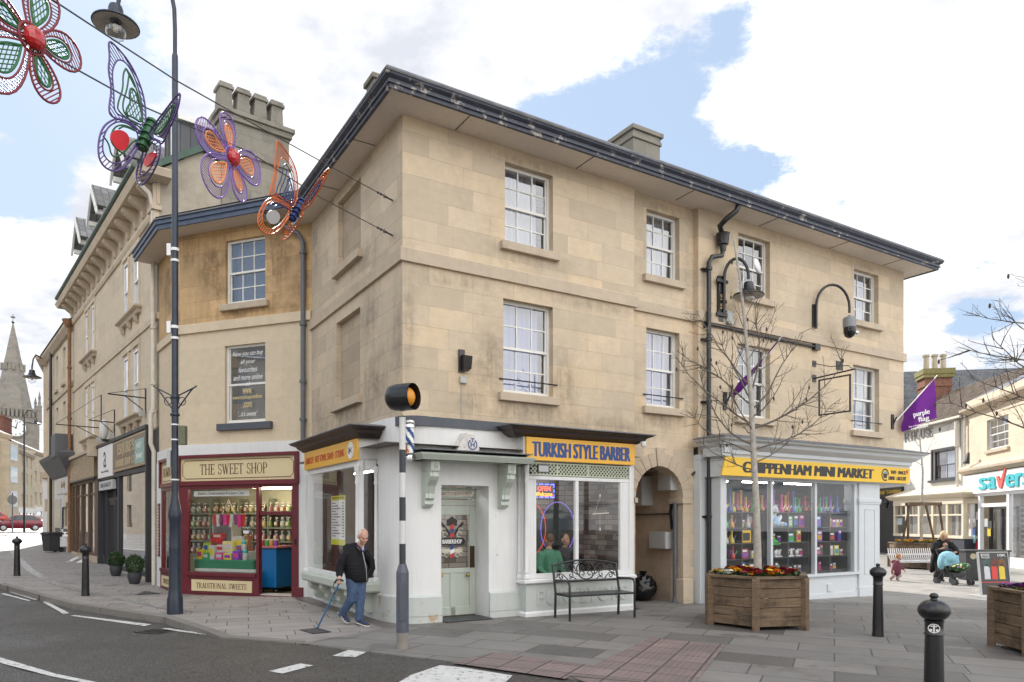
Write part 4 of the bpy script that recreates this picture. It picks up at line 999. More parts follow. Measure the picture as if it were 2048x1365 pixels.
# ---------------------------------------------------------------- mini market shopfront (part of the corner building)
DM = .40; m0, m1 = 6.53, 11.82
g0, g1 = 6.66, 10.90
mk = MB(); gy = -DM + .05
mk.box(6.34, 6.53, -.04, .15, -.5, 2.9)                      # plain pier behind the downpipe
mk.box(m0, g0, -DM, -DM + .3, -.5, 2.48)
mk.box(g0, g1 + .12, -DM + .02, gy + .08, .30, .42); mk.box(g0 - .02, g1 + .14, -DM - .04, -DM + .02, .36, .42)
mk.box(g0, g1 + .12, -DM + .012, -DM + .12, -.5, .30); mk.box(g0, g1 + .12, -DM - .015, -DM + .012, -.5, -.02)
for a, b in ((g0, g0 + .05), (8.03, 8.10), (9.48, 9.55), (g1, g1 + .12)): mk.box(a, b, -DM + .01, gy + .06, .42, 2.40)
mk.box(g0, g1 + .12, -DM + .005, gy + .065, 2.40, 2.48)
p0, p1 = g1 + .12, m1
mk.box(p0, p1, -DM - .03, -DM + .35, -.5, 2.48); mk.box(p0 - .03, p1 + .03, -DM - .06, -DM + .36, -.5, .06); mk.box(p0 - .03, p1 + .03, -DM - .055, -DM + .355, 2.0, 2.08); mk.box(p0 - .015, p1 + .015, -DM - .045, -DM + .353, 1.96, 2.0)
for q in ((p0 + .2, p0 + .22, .35, 1.85), (p1 - .22, p1 - .2, .35, 1.85)): mk.box(q[0], q[1], -DM - .042, -DM - .03, q[2], q[3])
mk.box(p0 + .22, p1 - .22, -DM - .042, -DM - .03, 1.83, 1.85); mk.box(p0 + .22, p1 - .22, -DM - .042, -DM - .03, .35, .37)
mk.quad((m1, -DM + .35, -.5), (12.6, 1.6, -.5), (12.6, 1.6, 2.7), (m1, -DM + .35, 2.7)); mk.quad((12.6, 1.6, -.5), (13.1, 5.2, -.5), (13.1, 5.2, 2.7), (12.6, 1.6, 2.7))
MSW = mk.build('shop_window', SHOPBLUE, CB, bevel=.005)
MB().quad((g0 + .05, gy, .42), (8.03, gy, .42), (8.03, gy, 2.4), (g0 + .05, gy, 2.4)).quad((8.10, gy, .42), (9.48, gy, .42), (9.48, gy, 2.4), (8.10, gy, 2.4)).quad((9.55, gy, .42), (g1, gy, .42), (g1, gy, 2.4), (9.55, gy, 2.4)).build('pane', GLASSS, MSW)
pc = [(6.50, .0), (6.50, -DM - .1), (12.95, -DM - .1), (12.95, 1.2)]
MB().sweep(pc, [(-.5, 2.84), (-.02, 2.84), (.0, 2.88), (.03, 2.9), (.03, 2.97), (.08, 3.0), (.17, 3.06), (.19, 3.12), (.29, 3.15), (.31, 3.19), (-.4, 3.2)]).sweep(pc, [(-.4, 2.44), (.0, 2.44), (.0, 2.85), (-.4, 2.85)]).build('shop_cornice', SHOPBLUE, CB)
MB().sweep(pc, [(-.9, 3.40), (-.2, 3.32), (.325, 3.205), (.325, 3.18), (.28, 3.18)]).build('cornice_lead', LEAD, CB)
MB().quad((6.46, 0, 2.45), (13.4, 0, 2.45), (13.4, -DM, 2.45), (6.46, -DM, 2.45)).quad((m1, -DM, 2.7), (uW, -DM + .35, 2.7), (uW, 5.2, 2.7), (12.3, 5.2, 2.7)).build('shop_soffit', SHOPBLUE, CB)
MB().box(6.40, 6.66, -DM - .16, -.05, 2.84, 3.12).box(6.43, 6.63, -DM - .2, -DM - .16, 2.9, 3.03).box(6.38, 6.68, -DM - .2, -.05, 3.12, 3.2).build('cornice_console', SHOPBLUE, CB, bevel=.01)
MB().box(9.9, 10.05, -DM - .018, -DM + .012, .02, .18).build('air_vent', SHOPBLUE, CB)
MS = FR.thing('shop_sign', 'long yellow sign reading CHIPPENHAM MINI MARKET in black capitals', 'shop sign')
y0 = -DM - .13
MB().prism([(6.38, 2.46), (12.80, 2.46), (12.86, 2.83), (6.50, 2.83)], y0, y0 - .03).build('board', YELLOWM, MS, bevel=.004)
ta, tb2 = FR.U(1484, .55), FR.U(1747, .55)
text('CHIPPENHAM MINI MARKET', (ta + tb2) / 2, 2.645, tb2 - ta, .22, BLACKLET, MS, y0 - .03, bold=.038, shear=.08)
text('VAPE · SNACK', 12.36, 2.715, .62, .085, BLACKLET, MS, y0 - .03, bold=.02, shear=.2); text('DRINK · GROCERY', 12.32, 2.575, .74, .085, BLACKLET, MS, y0 - .03, bold=.02, shear=.2)
lg = MB()
for i in range(20):
 a0, a1 = 2 * pi * i / 24, 2 * pi * (i + 1) / 24
 lg.prism([(11.82 + r * cos(a), 2.645 + r * sin(a)) for r, a in ((.145, a0), (.145, a1), (.115, a1), (.115, a0))], y0 - .03, y0 - .035)
lg.prism([(11.74, 2.66), (11.9, 2.66), (11.88, 2.57), (11.76, 2.57)], y0 - .03, y0 - .035); lg.box(11.72, 11.93, y0 - .035, y0 - .03, 2.655, 2.672)
lg.build('emblem', BLACKLET, MS)
MB().prism([(11.76, 2.68), (11.80, 2.73), (11.83, 2.68)], y0 - .03, y0 - .036).prism([(11.84, 2.68), (11.86, 2.74), (11.90, 2.68)], y0 - .03, y0 - .036).build('emblem_goods', pm('emblem_teal', (.05, .3, .35), .4), MS)
MB().prism([(12.72 + .04 * cos(i * .524), 2.74 + .05 * sin(i * .524)) for i in range(12)], y0 - .03, y0 - .034).build('age_badge', REDLET, MS)
# ---- interiors: rooms behind the shop windows
rm = MB()
rm.quad((g0 - .1, 2.7, -.1), (12.0, 2.7, -.1), (12.0, 2.7, 2.6), (g0 - .1, 2.7, 2.6)); rm.quad((g0 - .1, gy + .1, -.1), (g0 - .1, 2.7, -.1), (g0 - .1, 2.7, 2.6), (g0 - .1, gy + .1, 2.6)); rm.quad((12., 1.6, -.1), (12., 2.7, -.1), (12., 2.7, 2.6), (12., 1.6, 2.6))
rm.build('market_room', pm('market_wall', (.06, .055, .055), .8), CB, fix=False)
MB().quad((g0 - .1, gy + .07, .36), (12, gy + .07, .36), (12, 2.7, .36), (g0 - .1, 2.7, .36)).quad((g0 - .1, gy + .07, 2.6), (12, gy + .07, 2.6), (12, 2.7, 2.6), (g0 - .1, 2.7, 2.6)).build('market_floor', pm('market_floor', (.2, .19, .18), .5), CB, fix=False)
tb = MB()
for x in (7.3, 8.8, 10.2): tb.box(x - .5, x + .5, .55, .59, 2.42, 2.45)
for x in (7.3, 8.8, 10.2): tb.box(x - .5, x + .5, -.2, -.17, 2.46, 2.48)
tb.build('strip_light', TUBE_W, CB)
SH = FR.thing('display_shelf', 'black display shelving full of colourful goods in the mini market window', 'shelving')
cols = [(6.75, 7.33), (7.36, 8.0), (8.14, 8.78), (8.81, 9.46), (9.58, 10.22), (10.25, 10.86)]
lev = [.46, .80, 1.12, 1.44, 1.76]
sm_ = pm('black_shelf', (.02, .02, .022), .35)
sb = MB(); sy0, sy1 = gy + .12, gy + .5
for a, b in cols:
 sb.box(a - .015, a, sy0, sy1, .42, 1.80); sb.box(b, b + .015, sy0, sy1, .42, 1.80)
 for z in lev: sb.box(a, b, sy0, sy1, z - .018, z)
sb.build('shelves', sm_, SH)
MB().box(6.7, 10.9, sy1, sy1 + .015, .42, 1.45).build('back_panel', sm_, SH); MB().box(6.7, 10.9, sy1 + .001, sy1 + .016, 1.46, 2.02).build('red_back_panel', pm('dark_red_panel', (.16, .012, .02), .5), SH)
def vivid(i): return [(.55, .02, .03), (.02, .12, .5), (.7, .35, .02), (.03, .42, .12), (.25, .05, .5), (.7, .06, .3), (.02, .42, .5), (.75, .6, .05), (.6, .6, .6)][i % 9]
VM = [pm('vivid_glaze_' + 'abcdefghi'[i], sc(vivid(i), .75), .25, var=.1, coat=.3) for i in range(9)]
rnd = random.Random(5)
def bong(x, y, z, hh, mi, label, group):
 t = FR.thing('glass_pipe', label, 'water pipe', group); t.location = FR.W(x, y, z)
 MB().lathe([(.055, 0), (.06, .02), (.055, .07), (.026, .13), (.022, hh - .05), (.03, hh - .03), (.032, hh), (.02, hh)], (0, 0, 0), 12).build('body', VM[mi], t, smooth=50)
 MB().tube([(.035, -.02, .07), (.085, -.03, .14), (.09, -.03, .17)], .01, 6).build('stem', VM[(mi + 3) % 9], t)
def carton(x, y, z, w_, hh, d, m, label, group=None, rot=0, mark=None):
 t = FR.thing('carton', label, 'carton', group); t.location = FR.W(x, y, z); t.rotation_euler.z += rot
 MB().box(-w_ / 2, w_ / 2, -d / 2, d / 2, 0, hh).build('box', m, t, bevel=.004)
 q = MB().box(-w_ * .38, w_ * .38, -d / 2 - .003, -d / 2 - .0005, hh * .15, hh * .6); q.build('printed_front', mark or VM[rnd.randrange(9)], t)
 MB().box(-w_ * .3, w_ * .3, -d / 2 - .003, -d / 2 - .0005, hh * .7, hh * .88).build('title_strip', WHITELET, t)
k = 0
colr = ['red', 'blue', 'orange', 'green', 'purple', 'pink', 'turquoise', 'yellow', 'white']
for ci, (a, b) in enumerate(cols):
 n = 5
 for i in range(n):
  x = a + (b - a) * (i + .5) / n; mi = rnd.choice([0, 1, 2, 4, 5, 6, 7, 3, 4])
  bong(x, sy0 + .14 + rnd.uniform(-.03, .08), 1.76, rnd.uniform(.3, .5), mi, f'{colr[mi]} glass water pipe in the top row of the mini market window', 'water pipes along the top shelf')
for ci in (0,):
 for j, mi in enumerate((0, 3, 2)): bong(6.83 + j * .17, sy0 + .12, 1.44, .26, mi, f'{colr[mi]} water pipe on the second shelf at the left end of the market window', 'water pipes on the second shelf')
 for j, mi in enumerate((7, 8, 7)): bong(6.83 + j * .17, sy0 + .12, 1.12, .26, mi, f'{colr[mi]} water pipe on the third shelf at the left end of the market window', 'water pipes on the third shelf')
 bong(7.2, sy0 + .12, .80, .26, 0, 'red water pipe standing alone on the fourth shelf of the market window', 'water pipes on the fourth shelf')
for j, mi in enumerate((2, 8, 0)): bong(7.45 + j * .2, sy0 + .12, 1.44, .27, mi, f'{colr[mi]} water pipe behind the tree trunk on the second market shelf', 'water pipes on the second shelf')
spots = [(8.95, 1.44, .2, .25, 3, 'dark green'), (9.16, 1.44, .18, .27, 8, 'black framed'), (9.36, 1.44, .17, .28, 5, 'pink rabbit-print'), (9.68, 1.44, .1, .16, 8, 'white'), (9.9, 1.44, .28, .25, 1, 'blue'), (10.36, 1.44, .1, .2, 2, 'orange'),
         (10.5, 1.44, .13, .17, 5, 'pink'), (10.63, 1.44, .11, .17, 8, 'small white'), (10.76, 1.44, .12, .17, 2, 'small orange'), (9.7, 1.12, .1, .18, 0, 'red'), (9.98, 1.12, .2, .24, 4, 'dark purple'), (10.42, 1.12, .24, .2, 8, 'grey'), (10.72, 1.12, .12, .25, 4, 'purple'),
         (10.38, .8, .18, .22, 8, 'silver'), (10.6, .8, .18, .22, 7, 'yellow'), (10.78, .8, .1, .13, 8, 'white'), (8.98, 1.12, .22, .2, 6, 'turquoise'), (9.26, 1.12, .14, .26, 7, 'amber'), (7.5, .8, .26, .2, 0, 'dark red'), (7.8, .8, .14, .16, 8, 'white'),
         (7.9, 1.12, .2, .25, 8, 'white card'), (7.45, .46, .18, .26, 1, 'blue'), (7.75, .46, .24, .24, 8, 'grey'), (8.3, .46, .18, .16, 2, 'orange'), (9.7, .8, .12, .12, 8, 'white'), (9.92, .8, .22, .2, 1, 'navy'), (9.75, .46, .2, .2, 6, 'turquoise')]
nm = {1.44: 'second', 1.12: 'third', .8: 'fourth', .46: 'bottom'}
for x, z, w_, hh, mi, cn_ in spots:
 carton(x, sy0 + .13, z, w_, hh, .09, VM[mi] if cn_ not in ('black framed', 'grey', 'navy') else pm('dark_box', (.03, .035, .05), .4), f'{cn_} carton on the {nm[z]} shelf of the market window, {"first second third fourth fifth sixth".split()[sum(x > q[1] for q in cols)]} column', None)
for ci, (a, b) in enumerate(cols):
 for zi, z in enumerate(lev[:4]):
  x = a + .05
  while x < b - .05:
   if not any(abs(x - q[0]) < q[2] / 2 + .05 and abs(z - q[1]) < .05 for q in spots) and not (z > 1.4 and 8.2 < x < 8.7) and not (ci == 0 and z > 1):
    w_, hh = rnd.uniform(.09, .16), rnd.uniform(.12, .25); mi = rnd.randrange(9)
    carton(x, sy0 + .15 + rnd.uniform(0, .1), z, w_, hh, .08, VM[mi] if rnd.random() < .6 else pm('dark_box', (.03, .035, .05), .4), f'small {colr[mi]} packet among the packed goods on the {nm[z]} shelf of the market window', f'packets on the {nm[z]} shelf')
   x += rnd.uniform(.10, .17)
t = FR.thing('case', 'bright yellow square case on the third shelf left of the tree trunk', 'case'); t.location = FR.W(7.53, sy0 + .1, 1.12)
MB().box(-.16, .16, -.05, .05, 0, .27).build('shell', YELLOWM, t, bevel=.03); MB().box(-.1, .1, -.056, -.05, .05, .21).build('printed_front', CHARCOAL, t); MB().tube([(-.06, 0, .27), (-.06, 0, .3), (.06, 0, .3), (.06, 0, .27)], .012, 6).build('handle', YELLOWM, t)
t = FR.thing('tray', 'lime green tray lying tilted on the third shelf under the teddy bear', 'tray'); t.location = FR.W(8.36, sy0 + .1, 1.13)
MB().box(-.2, .2, -.1, .1, 0, .02, MR(R(35), 4, 'X')).build('tray', pm('lime_plastic', (.05, .7, .08), .4), t, bevel=.006); MB().box(-.17, .17, -.07, .07, .02, .024, MR(R(35), 4, 'X')).build('inner', pm('lime_plastic_dark', (.03, .45, .06), .4), t)
WHT = pm('white_ceramic', (.7, .7, .72), .3, var=.1)
for i, x in enumerate((8.22, 8.38, 8.54, 8.7, 8.92, 9.08, 9.24, 9.36)):
 t = FR.thing('ornament', 'white ceramic ornament in the row on the fourth market shelf', 'ornament', 'white ornaments on the fourth shelf'); t.location = FR.W(x, sy0 + .12 + (i % 2) * .04, .80)
 MB().box(-.06, .06, -.04, .04, 0, .03).build('base', WHT, t, bevel=.006); MB().ball((-.01, 0, .09), (.05, .035, .06), 10, 7).ball((.03, 0, .14), .03, 8, 6).build('figure', WHT, t, smooth=180)
TB = FR.thing('teddy_bear', 'white and pale blue teddy bear sitting on the second shelf of the market window', 'soft toy'); TB.location = FR.W(8.45, sy0 + .14, 1.44)
fur = pm('white_plush', (.72, .74, .78), .95, var=.1, scale=30, bump=.8, bscale=90); blu = pm('blue_plush', (.32, .5, .75), .95, var=.1)
m = MB(); m.ball((0, 0, .15), (.13, .11, .15)); m.ball((0, -.03, .36), (.11, .1, .1)); m.ball((0, -.12, .34), (.05, .05, .04))
for s_ in (-1, 1): m.ball((s_ * .09, -.01, .45), .04); m.ball((s_ * .15, -.06, .19), (.05, .05, .1), M=MR(R(35 * s_), 4, 'Y')); m.ball((s_ * .12, -.14, .06), (.06, .11, .06))
m.build('body', fur, TB, smooth=180, vox=.012, relax=2)
m = MB()
for s_ in (-1, 1): m.ball((s_ * .12, -.235, .06), (.045, .03, .045)); m.ball((s_ * .09, -.045, .45), (.025, .015, .025))
m.ball((0, -.10, .15), (.08, .04, .09)); m.build('paw_pads', blu, TB, smooth=180)
m = MB()
for s_ in (-1, 1): m.ball((s_ * .04, -.13, .385), .012)
m.ball((0, -.17, .355), (.018, .012, .012)); m.build('eyes_and_nose', BLACKLET, TB, smooth=180)
rm = MB(); zc = 2.75
rm.quad((1.3, 1.75, -.05), (4.6, 1.75, -.05), (4.6, 1.75, zc), (1.3, 1.75, zc)); rm.quad((4.6, 0, -.05), (4.6, 1.75, -.05), (4.6, 1.75, zc), (4.6, 0, zc))
MB().quad((1.3, 1.75, -.05), (1.3, 4.7, -.05), (1.3, 4.7, zc), (1.3, 1.75, zc)).quad((.1, 4.7, -.05), (1.3, 4.7, -.05), (1.3, 4.7, zc), (.1, 4.7, zc)).build('side_room', pm('dark_panelling', (.10, .075, .065), .5, var=.2), CB)
rm.build('barber_room', splitface('split_stone_cladding'), CB, fix=False)
MB().quad((-.4, -.3, 0.0), (4.6, -.3, 0.0), (4.6, 4.7, 0.0), (-.4, 4.7, 0.0)).quad((-.4, -.3, zc), (4.6, -.3, zc), (4.6, 4.7, zc), (-.4, 4.7, zc)).build('barber_floor', pm('barber_floor', (.12, .1, .09), .4), CB, fix=False)
tb = MB()
for x, y in ((1.2, .9), (3.0, .8)): tb.box(x - .7, x + .7, y - .02, y + .02, zc - .06, zc - .02)
tb.box(.35, 2.0, .75, .79, 2.28, 2.31); tb.box(.5, .54, 2.2, 3.6, 2.5, 2.53)
tb.build('strip_light', TUBE_W, CB)
MB().box(2.6, 4.55, 1.42, 1.74, .75, .82).box(2.6, 4.55, 1.6, 1.74, 0, .75).build('barber_counter', CHARCOAL, CB)
mirror = pm('mirror_glass', (.7, .75, .75), .03, 1.0, var=0)
for x, c, nme in ((3.40, (1, .12, .05), 'red'), (4.12, (.35, .2, 1), 'violet')):
 t = FR.thing('mirror', f'oval barber mirror edged in glowing {nme} neon on the stone wall', 'mirror'); t.location = FR.W(x, 1.73, 1.42)
 MB().prism([(.40 * cos(i * pi / 16), .52 * sin(i * pi / 16)) for i in range(32)], -.001, -.02).build('glass', pm('mirror_dim', (.16, .2, .2), .1, 0.6, var=.1), t)
 MB().tube([(.42 * cos(i * pi / 16), -.03, .54 * sin(i * pi / 16)) for i in range(33)], .008, 6).build('neon_edge', emitter('neon_' + nme, c, .4), t)
OS = FR.thing('led_sign', 'lit LED window sign reading OPEN Welcome with a blue dotted border', 'LED sign');
oy = -D + .12; ox0, ox1, oz0, oz1 = 2.28, 2.72, 1.96, 2.22
MB().box(ox0, ox1, oy, oy + .03, oz0, oz1).build('panel', BLACKM, OS)
text('OPEN', (ox0 + ox1) / 2, 2.13, .26, .075, emitter('led_red', (1, .06, .03), 3.0), OS, oy, bold=-.004, ext=.003)
text('Welcome', (ox0 + ox1) / 2, 2.035, .34, .075, emitter('led_amber', (1, .3, .03), 2.2), OS, oy, bold=-.004, ext=.003)
bl = MB()
for i in range(15):
 x = ox0 + .02 + (ox1 - ox0 - .04) * i / 14
 if i % 4 != 3:
  for z in (oz0 + .02, oz1 - .02): bl.box(x - .008, x + .008, oy - .003, oy, z - .008, z + .008)
for i in range(8):
 z = oz0 + .03 + (oz1 - oz0 - .06) * i / 7
 if i % 3 != 2:
  for x in (ox0 + .015, ox1 - .015): bl.box(x - .007, x + .007, oy - .003, oy, z - .008, z + .008)
bl.build('border_lights', emitter('led_blue', (.08, .1, 1), 4.0), OS)
t = FR.thing('hanging_ornament', 'driftwood ornament hanging on strings in the right barber window pane', 'ornament')
hy = -D + .14
MB().tube([(3.55, hy, 1.70), (3.92, hy, 1.72)], .012, 6).build('driftwood', pm('driftwood', (.5, .45, .36), .8), t); MB().tube([(3.6, hy, 1.71), (3.72, hy, 2.0), (3.9, hy, 1.72)], .004, 4).tube([(3.72, hy, 1.7), (3.72, hy, 1.45)], .004, 4).build('string', pm('twine', (.5, .4, .25), .8), t)
MB().ball((3.72, hy, 1.43), (.012, .012, .035), 8, 5).ball((3.72, hy, 2.03), (.012, .012, .03), 8, 5).build('tassel', WHT, t)
t = FR.thing('coat_hanger', 'thin wire coat hanger hooked at the right edge of the barber window', 'hanger')
MB().tube([(4.0, hy - .04, 1.30), (4.16, hy - .04, 1.30), (4.08, hy - .04, 1.36), (4.0, hy - .04, 1.30)], .006, 5).tube([(4.08, hy - .04, 1.36), (4.085, hy - .04, 1.42), (4.1, hy - .04, 1.45)], .005, 5).build('wire', PIPEG, t)
for x, mi, hh in ((3.15, 8, .22), (3.5, 8, .14), (3.72, 8, .12), (3.8, 7, .1), (3.95, 8, .16), (4.2, 0, .17), (4.32, 6, .2), (4.42, 8, .15)):
 t = FR.thing('bottle', f'{colr[mi]} bottle among the hair products on the barber counter', 'bottle', 'bottles on the barber counter'); t.location = FR.W(x, 1.5, .82)
 MB().lathe([(.03, 0), (.032, hh * .7), (.014, hh * .8), (.014, hh), (.001, hh)], (0, 0, 0), 10).build('bottle', VM[mi], t, smooth=50)
PL = thing('price_list', 'white price list poster with yellow bands in the side window of the barber', 'poster', (*FL.o, 0), FL.rot)
MB().box(2.42, 3.16, -DL + .07, -DL + .075, 1.16, 2.02).build('sheet', WHITELET, PL); MB().box(2.42, 3.16, -DL + .064, -DL + .0695, 1.16, 1.26).box(2.42, 3.16, -DL + .064, -DL + .0695, 1.94, 2.02).build('yellow_band', pm('lime_yellow', (.6, .6, .03), .5), PL)
text('TURKISH STYLE BARBER', 2.79, 1.98, .66, .04, BLACKLET, PL, -DL + .064, ext=.002)
for i in range(13):
 z = 1.89 - i * .048; MB().box(2.46, 2.46 + (.2 + .13 * ((i * 7) % 3)), -DL + .067, -DL + .0695, z - .008, z + .008).box(3.02, 3.11, -DL + .067, -DL + .0695, z - .009, z + .009).build('printed_line', pm('grey_print', (.12, .12, .12), .6), PL)
t = thing('fan', 'small white desk fan on the sill of the barber side window', 'fan', FL.W(3.0, -.2, .62), FL.rot)
MB().lathe([(.1, 0), (.1, .02), (.03, .04), (.02, .12)], (0, 0, 0), 12).build('stand', UPVC, t, smooth=50); MB().lathe([(.02, -.05), (.13, -.03), (.13, .03), (.03, .06)], (0, 0, .24), 16, MR(R(90), 4, 'X')).build('guard', UPVC, t, smooth=50)
t = thing('partition', 'dark panel standing behind the glass of the barber side window', 'panel', FL.W(3.35, .35, 0), FL.rot)
MB().box(-.35, -.1, 0, .06, 0, 2.3).build('frame', BROWNP, t); MB().box(-.1, .35, .01, .05, 0, 2.3).build('panel', CHARCOAL, t)
# ---------------------------------------------------------------- fittings on the market front
dp = MB(); px = 6.50; u_dp = FR.U(1417, .1)
pipe(dp, [(FR.U(1478, .52), -.5, ZS - .02), (FR.U(1474, .5), -.48, ZS - .12), (FR.U(1455, .4), -.36, ZS - .28), (FR.U(1446, .3), -.22, ZS - .36), (FR.U(1445, .16), -.14, ZS - .44)], .055)
zt = FR.at(1446, 470, .14)[1]
dp.lathe([(.06, -.32), (.07, -.22), (.11, -.2), (.13, 0), (.14, .02), (.1, .02)], (FR.U(1446, .14), -.14, zt), 12)
pipe(dp, [(FR.U(1446, .14), -.14, zt - .3), (FR.U(1444, .13), -.13, zt - .42), (FR.U(1422, .1), -.12, zt - .5), (u_dp, -.11, zt - .62), (u_dp, -.11, 3.5), (u_dp, -.12, 2.0), (u_dp, -.12, -.1)], .048, 10, [(u_dp, -.11, z) for z in (6.6, 5.2, 3.95, 1.66)])
for z in (6.6, 5.2, 3.95, 1.66): dp.box(u_dp - .12, u_dp + .06, -.06, -.0, z - .02, z + .02)
dp.build('downpipe', BLACKM, CB, smooth=50)
cb = MB(); uc = FR.U(1393, -ST)
cb.tube([(uc, ST - .03, 2.75), (uc, ST - .03, 5.3)] + [(uc + .04, ST - .06, 5.42), (uc + .12, -.05, 5.5), (u2 + .1, -.06, 5.52), (FR.U(1450, .05), -.04, 5.53), (FR.U(1500, .05), -.05, 5.50), (FR.U(1560, .05), -.04, 5.50), (FR.U(1628, .05), -.05, 5.49)], .03, 7)
cb.tube([(uc, ST - .03, 2.75), (uc - .02, ST - .03, 2.6), (uc - .15, ST - .03, 2.5)], .022, 6)
cb.box(FR.U(1628, .05), FR.U(1638, .05), -.09, -.0, 5.42, 5.56)
cb.build('cable_run', BLACKM, CB)
MB().box(FR.U(1672, 0), FR.U(1685, 0), -.015, .01, 5.08, 5.28).build('air_brick', CHARCOAL, CB)
MB().box(FR.U(1447, 0), FR.U(1459, 0), -.1, -.002, 5.6, 5.86).build('junction_box', GREYBOX, CB)
LAMPG = glass('lantern_glass', (.95, .96, .97), 1.5, .05)
def lantern(parent, c, k=1.0, m=BLACKM):
 x, y, z = c
 MB().lathe([(.10 * k, .26 * k), (.12 * k, .2 * k), (.12 * k, .12 * k), (.15 * k, .1 * k), (.15 * k, .06 * k), (.2 * k, .02 * k), (.37 * k, -.05 * k), (.38 * k, -.075 * k), (.365 * k, -.08 * k), (.2 * k, -.03 * k), (.1 * k, .0)], (x, y, z), 28).build('shade', m, parent, smooth=40)
 MB().lathe([(.36 * k, -.082 * k), (.2 * k, -.035 * k), (.1 * k, -.0)], (x, y, z - .004), 28, cap=False).build('reflector', pm('dirty_white_enamel', (.42, .41, .38), .5, var=.25, scale=9), parent, smooth=60)
 MB().lathe([(.16 * k, -.04 * k), (.175 * k, -.12 * k), (.16 * k, -.22 * k), (.12 * k, -.30 * k), (.05 * k, -.345 * k), (.002, -.355 * k)], (x, y, z), 20, cap=False).build('bowl', LAMPG, parent, smooth=80)
 MB().lathe([(.02 * k, -.05 * k), (.045 * k, -.12 * k), (.04 * k, -.18 * k), (.002, -.2 * k)], (x, y, z), 10).build('bulb', pm('frosted_bulb', (.7, .66, .55), .3), parent, smooth=80)
WLN = FR.thing('wall_lamp', 'black swan-neck street lantern with a white dish aerial on the market wall', 'street lamp')
ux = FR.U(1442, .05); uxl = FR.U(1497, .42)
MB().box(ux - .07, ux + .07, -.06, -.002, 5.62, 6.55).box(ux - .16, ux + .16, -.1, -.06, 5.72, 5.8).box(ux - .16, ux + .16, -.1, -.06, 6.4, 6.47).build('back_plate', BLACKM, WLN, bevel=.006)
arm = [(ux + .05, -.08, 5.75), (ux + .05, -.09, 6.5)] + [(ux + .05 + (uxl - ux - .05) * (.5 - .5 * cos(a)), -.09 - .33 * (.5 - .5 * cos(a)), 6.5 + .38 * sin(a)) for a in [pi * i / 12 for i in range(1, 13)]] + [(uxl, -.42, 6.45)]
MB().tube(arm, .032, 8).build('arm', BLACKM, WLN, smooth=60)
lantern(WLN, (uxl, -.42, 6.17), .82)
text('SS 10', ux, 6.0, .3, .06, GOLDLET, WLN, 0).matrix_basis = MT((ux + .0, -.062, 6.02)) @ MR(R(-90), 4, 'Y') @ MT((-ux, 0, -6.0))
MB().lathe([(.15, -.02), (.16, .0), (.14, .03), (.05, .045), (.002, .05)], (uxl + .16, -.5, 6.72), 18, MR(R(78), 4, 'X') @ MR(R(20), 4, 'Y')).build('dish_aerial', UPVC, WLN, smooth=60)
CV = FR.thing('surveillance_camera', 'grey dome surveillance camera on a curved black arm between the two market windows', 'security camera')
ux = FR.U(1631, .05); uxl = FR.U(1699, .4)
MB().box(ux - .06, ux + .06, -.05, -.002, 5.95, 6.45).build('back_plate', BLACKM, CV, bevel=.005)
arm = [(ux, -.07, 5.9), (ux, -.07, 6.4)] + [(ux + (uxl - ux) * (.5 - .5 * cos(a)), -.07 - .33 * (.5 - .5 * cos(a)), 6.4 + .5 * sin(a)) for a in [pi * i / 12 for i in range(1, 13)]] + [(uxl, -.4, 6.28)]
MB().tube(arm, .03, 8).build('arm', BLACKM, CV, smooth=60)
MB().lathe([(.03, .1), (.05, .06), (.13, .04), (.145, -.02), (.14, -.18), (.13, -.19)], (uxl, -.4, 6.13), 20).build('housing', pm('steel_grey_housing', (.22, .23, .25), .4), CV, smooth=40)
MB().lathe([(.13, -.19), (.13, -.28), (.10, -.38), (.03, -.42), (.001, -.42)], (uxl, -.4, 6.13), 18).build('dome', pm('black_dome', (.01, .01, .012), .1), CV, smooth=60)
MB().ball((uxl + .08, -.52, 5.82), .05, 10, 7).build('lens', pm('mirror_glass', (.7, .75, .75), .03, 1.0, var=0), CV, smooth=90)
EF = FR.thing('sign_bracket', 'empty square sign frame hanging from a black iron wall bracket', 'sign bracket')
ub = FR.U(1628, 0); f = MB(); zb_ = FR.at(1630, 765, 0)[1]
f.box(ub - .06, ub + .06, -.02, 0, zb_ + .0, zb_ + .16).box(ub - .06, ub + .06, -.02, 0, zb_ + .35, zb_ + .48)
f.tube([(ub, -.01, zb_ + .08), (ub, -1.0, zb_ + .12)], .018, 6); f.tube([(ub, -.01, zb_ + .42), (ub, -.4, zb_ + .28), (ub, -.85, zb_ + .22), (ub, -.95, zb_ + .12)], .009, 5)
f.build('bracket', BLACKM, EF)
f = MB(); zt, zl = zb_ + .03, zb_ - .78
for a, b, c, d in ((-.12, -.90, zt - .03, zt), (-.12, -.90, zl, zl + .03), (-.12, -.15, zl, zt), (-.87, -.90, zl, zt)): f.box(ub - .015, ub + .015, min(a, b), max(a, b), c, d)
f.build('frame', BLACKM, EF)
PURP = curtainmat('purple_flag', (.13, .03, .21));
def flagpole(label, u, z, lean, furled):
 t = FR.thing('purple_flag', label, 'flag')
 MB().box(u - .05, u + .05, -.03, -.002, z - .2, z + .16).tube([(u, -.03, z - .1), (u + lean[0] * .12, -.03 + lean[1] * .12, z + .1)], .02, 6).build('holder', BLACKM, t)
 a = Vector((u + lean[0] * .08, -.05 + lean[1] * .08, z)); d = Vector(lean).normalized(); L = 1.62
 MB().tube([a, a + d * L], .013, 6).build('pole', UPVC, t)
 return t, a, d, L
t, a, d, L = flagpole('furled purple flag wrapped round its slanting pole behind the bare tree', FR.U(1449, 0), 4.05, (.55, -.55, .95), True)
m = MB(); prof = []
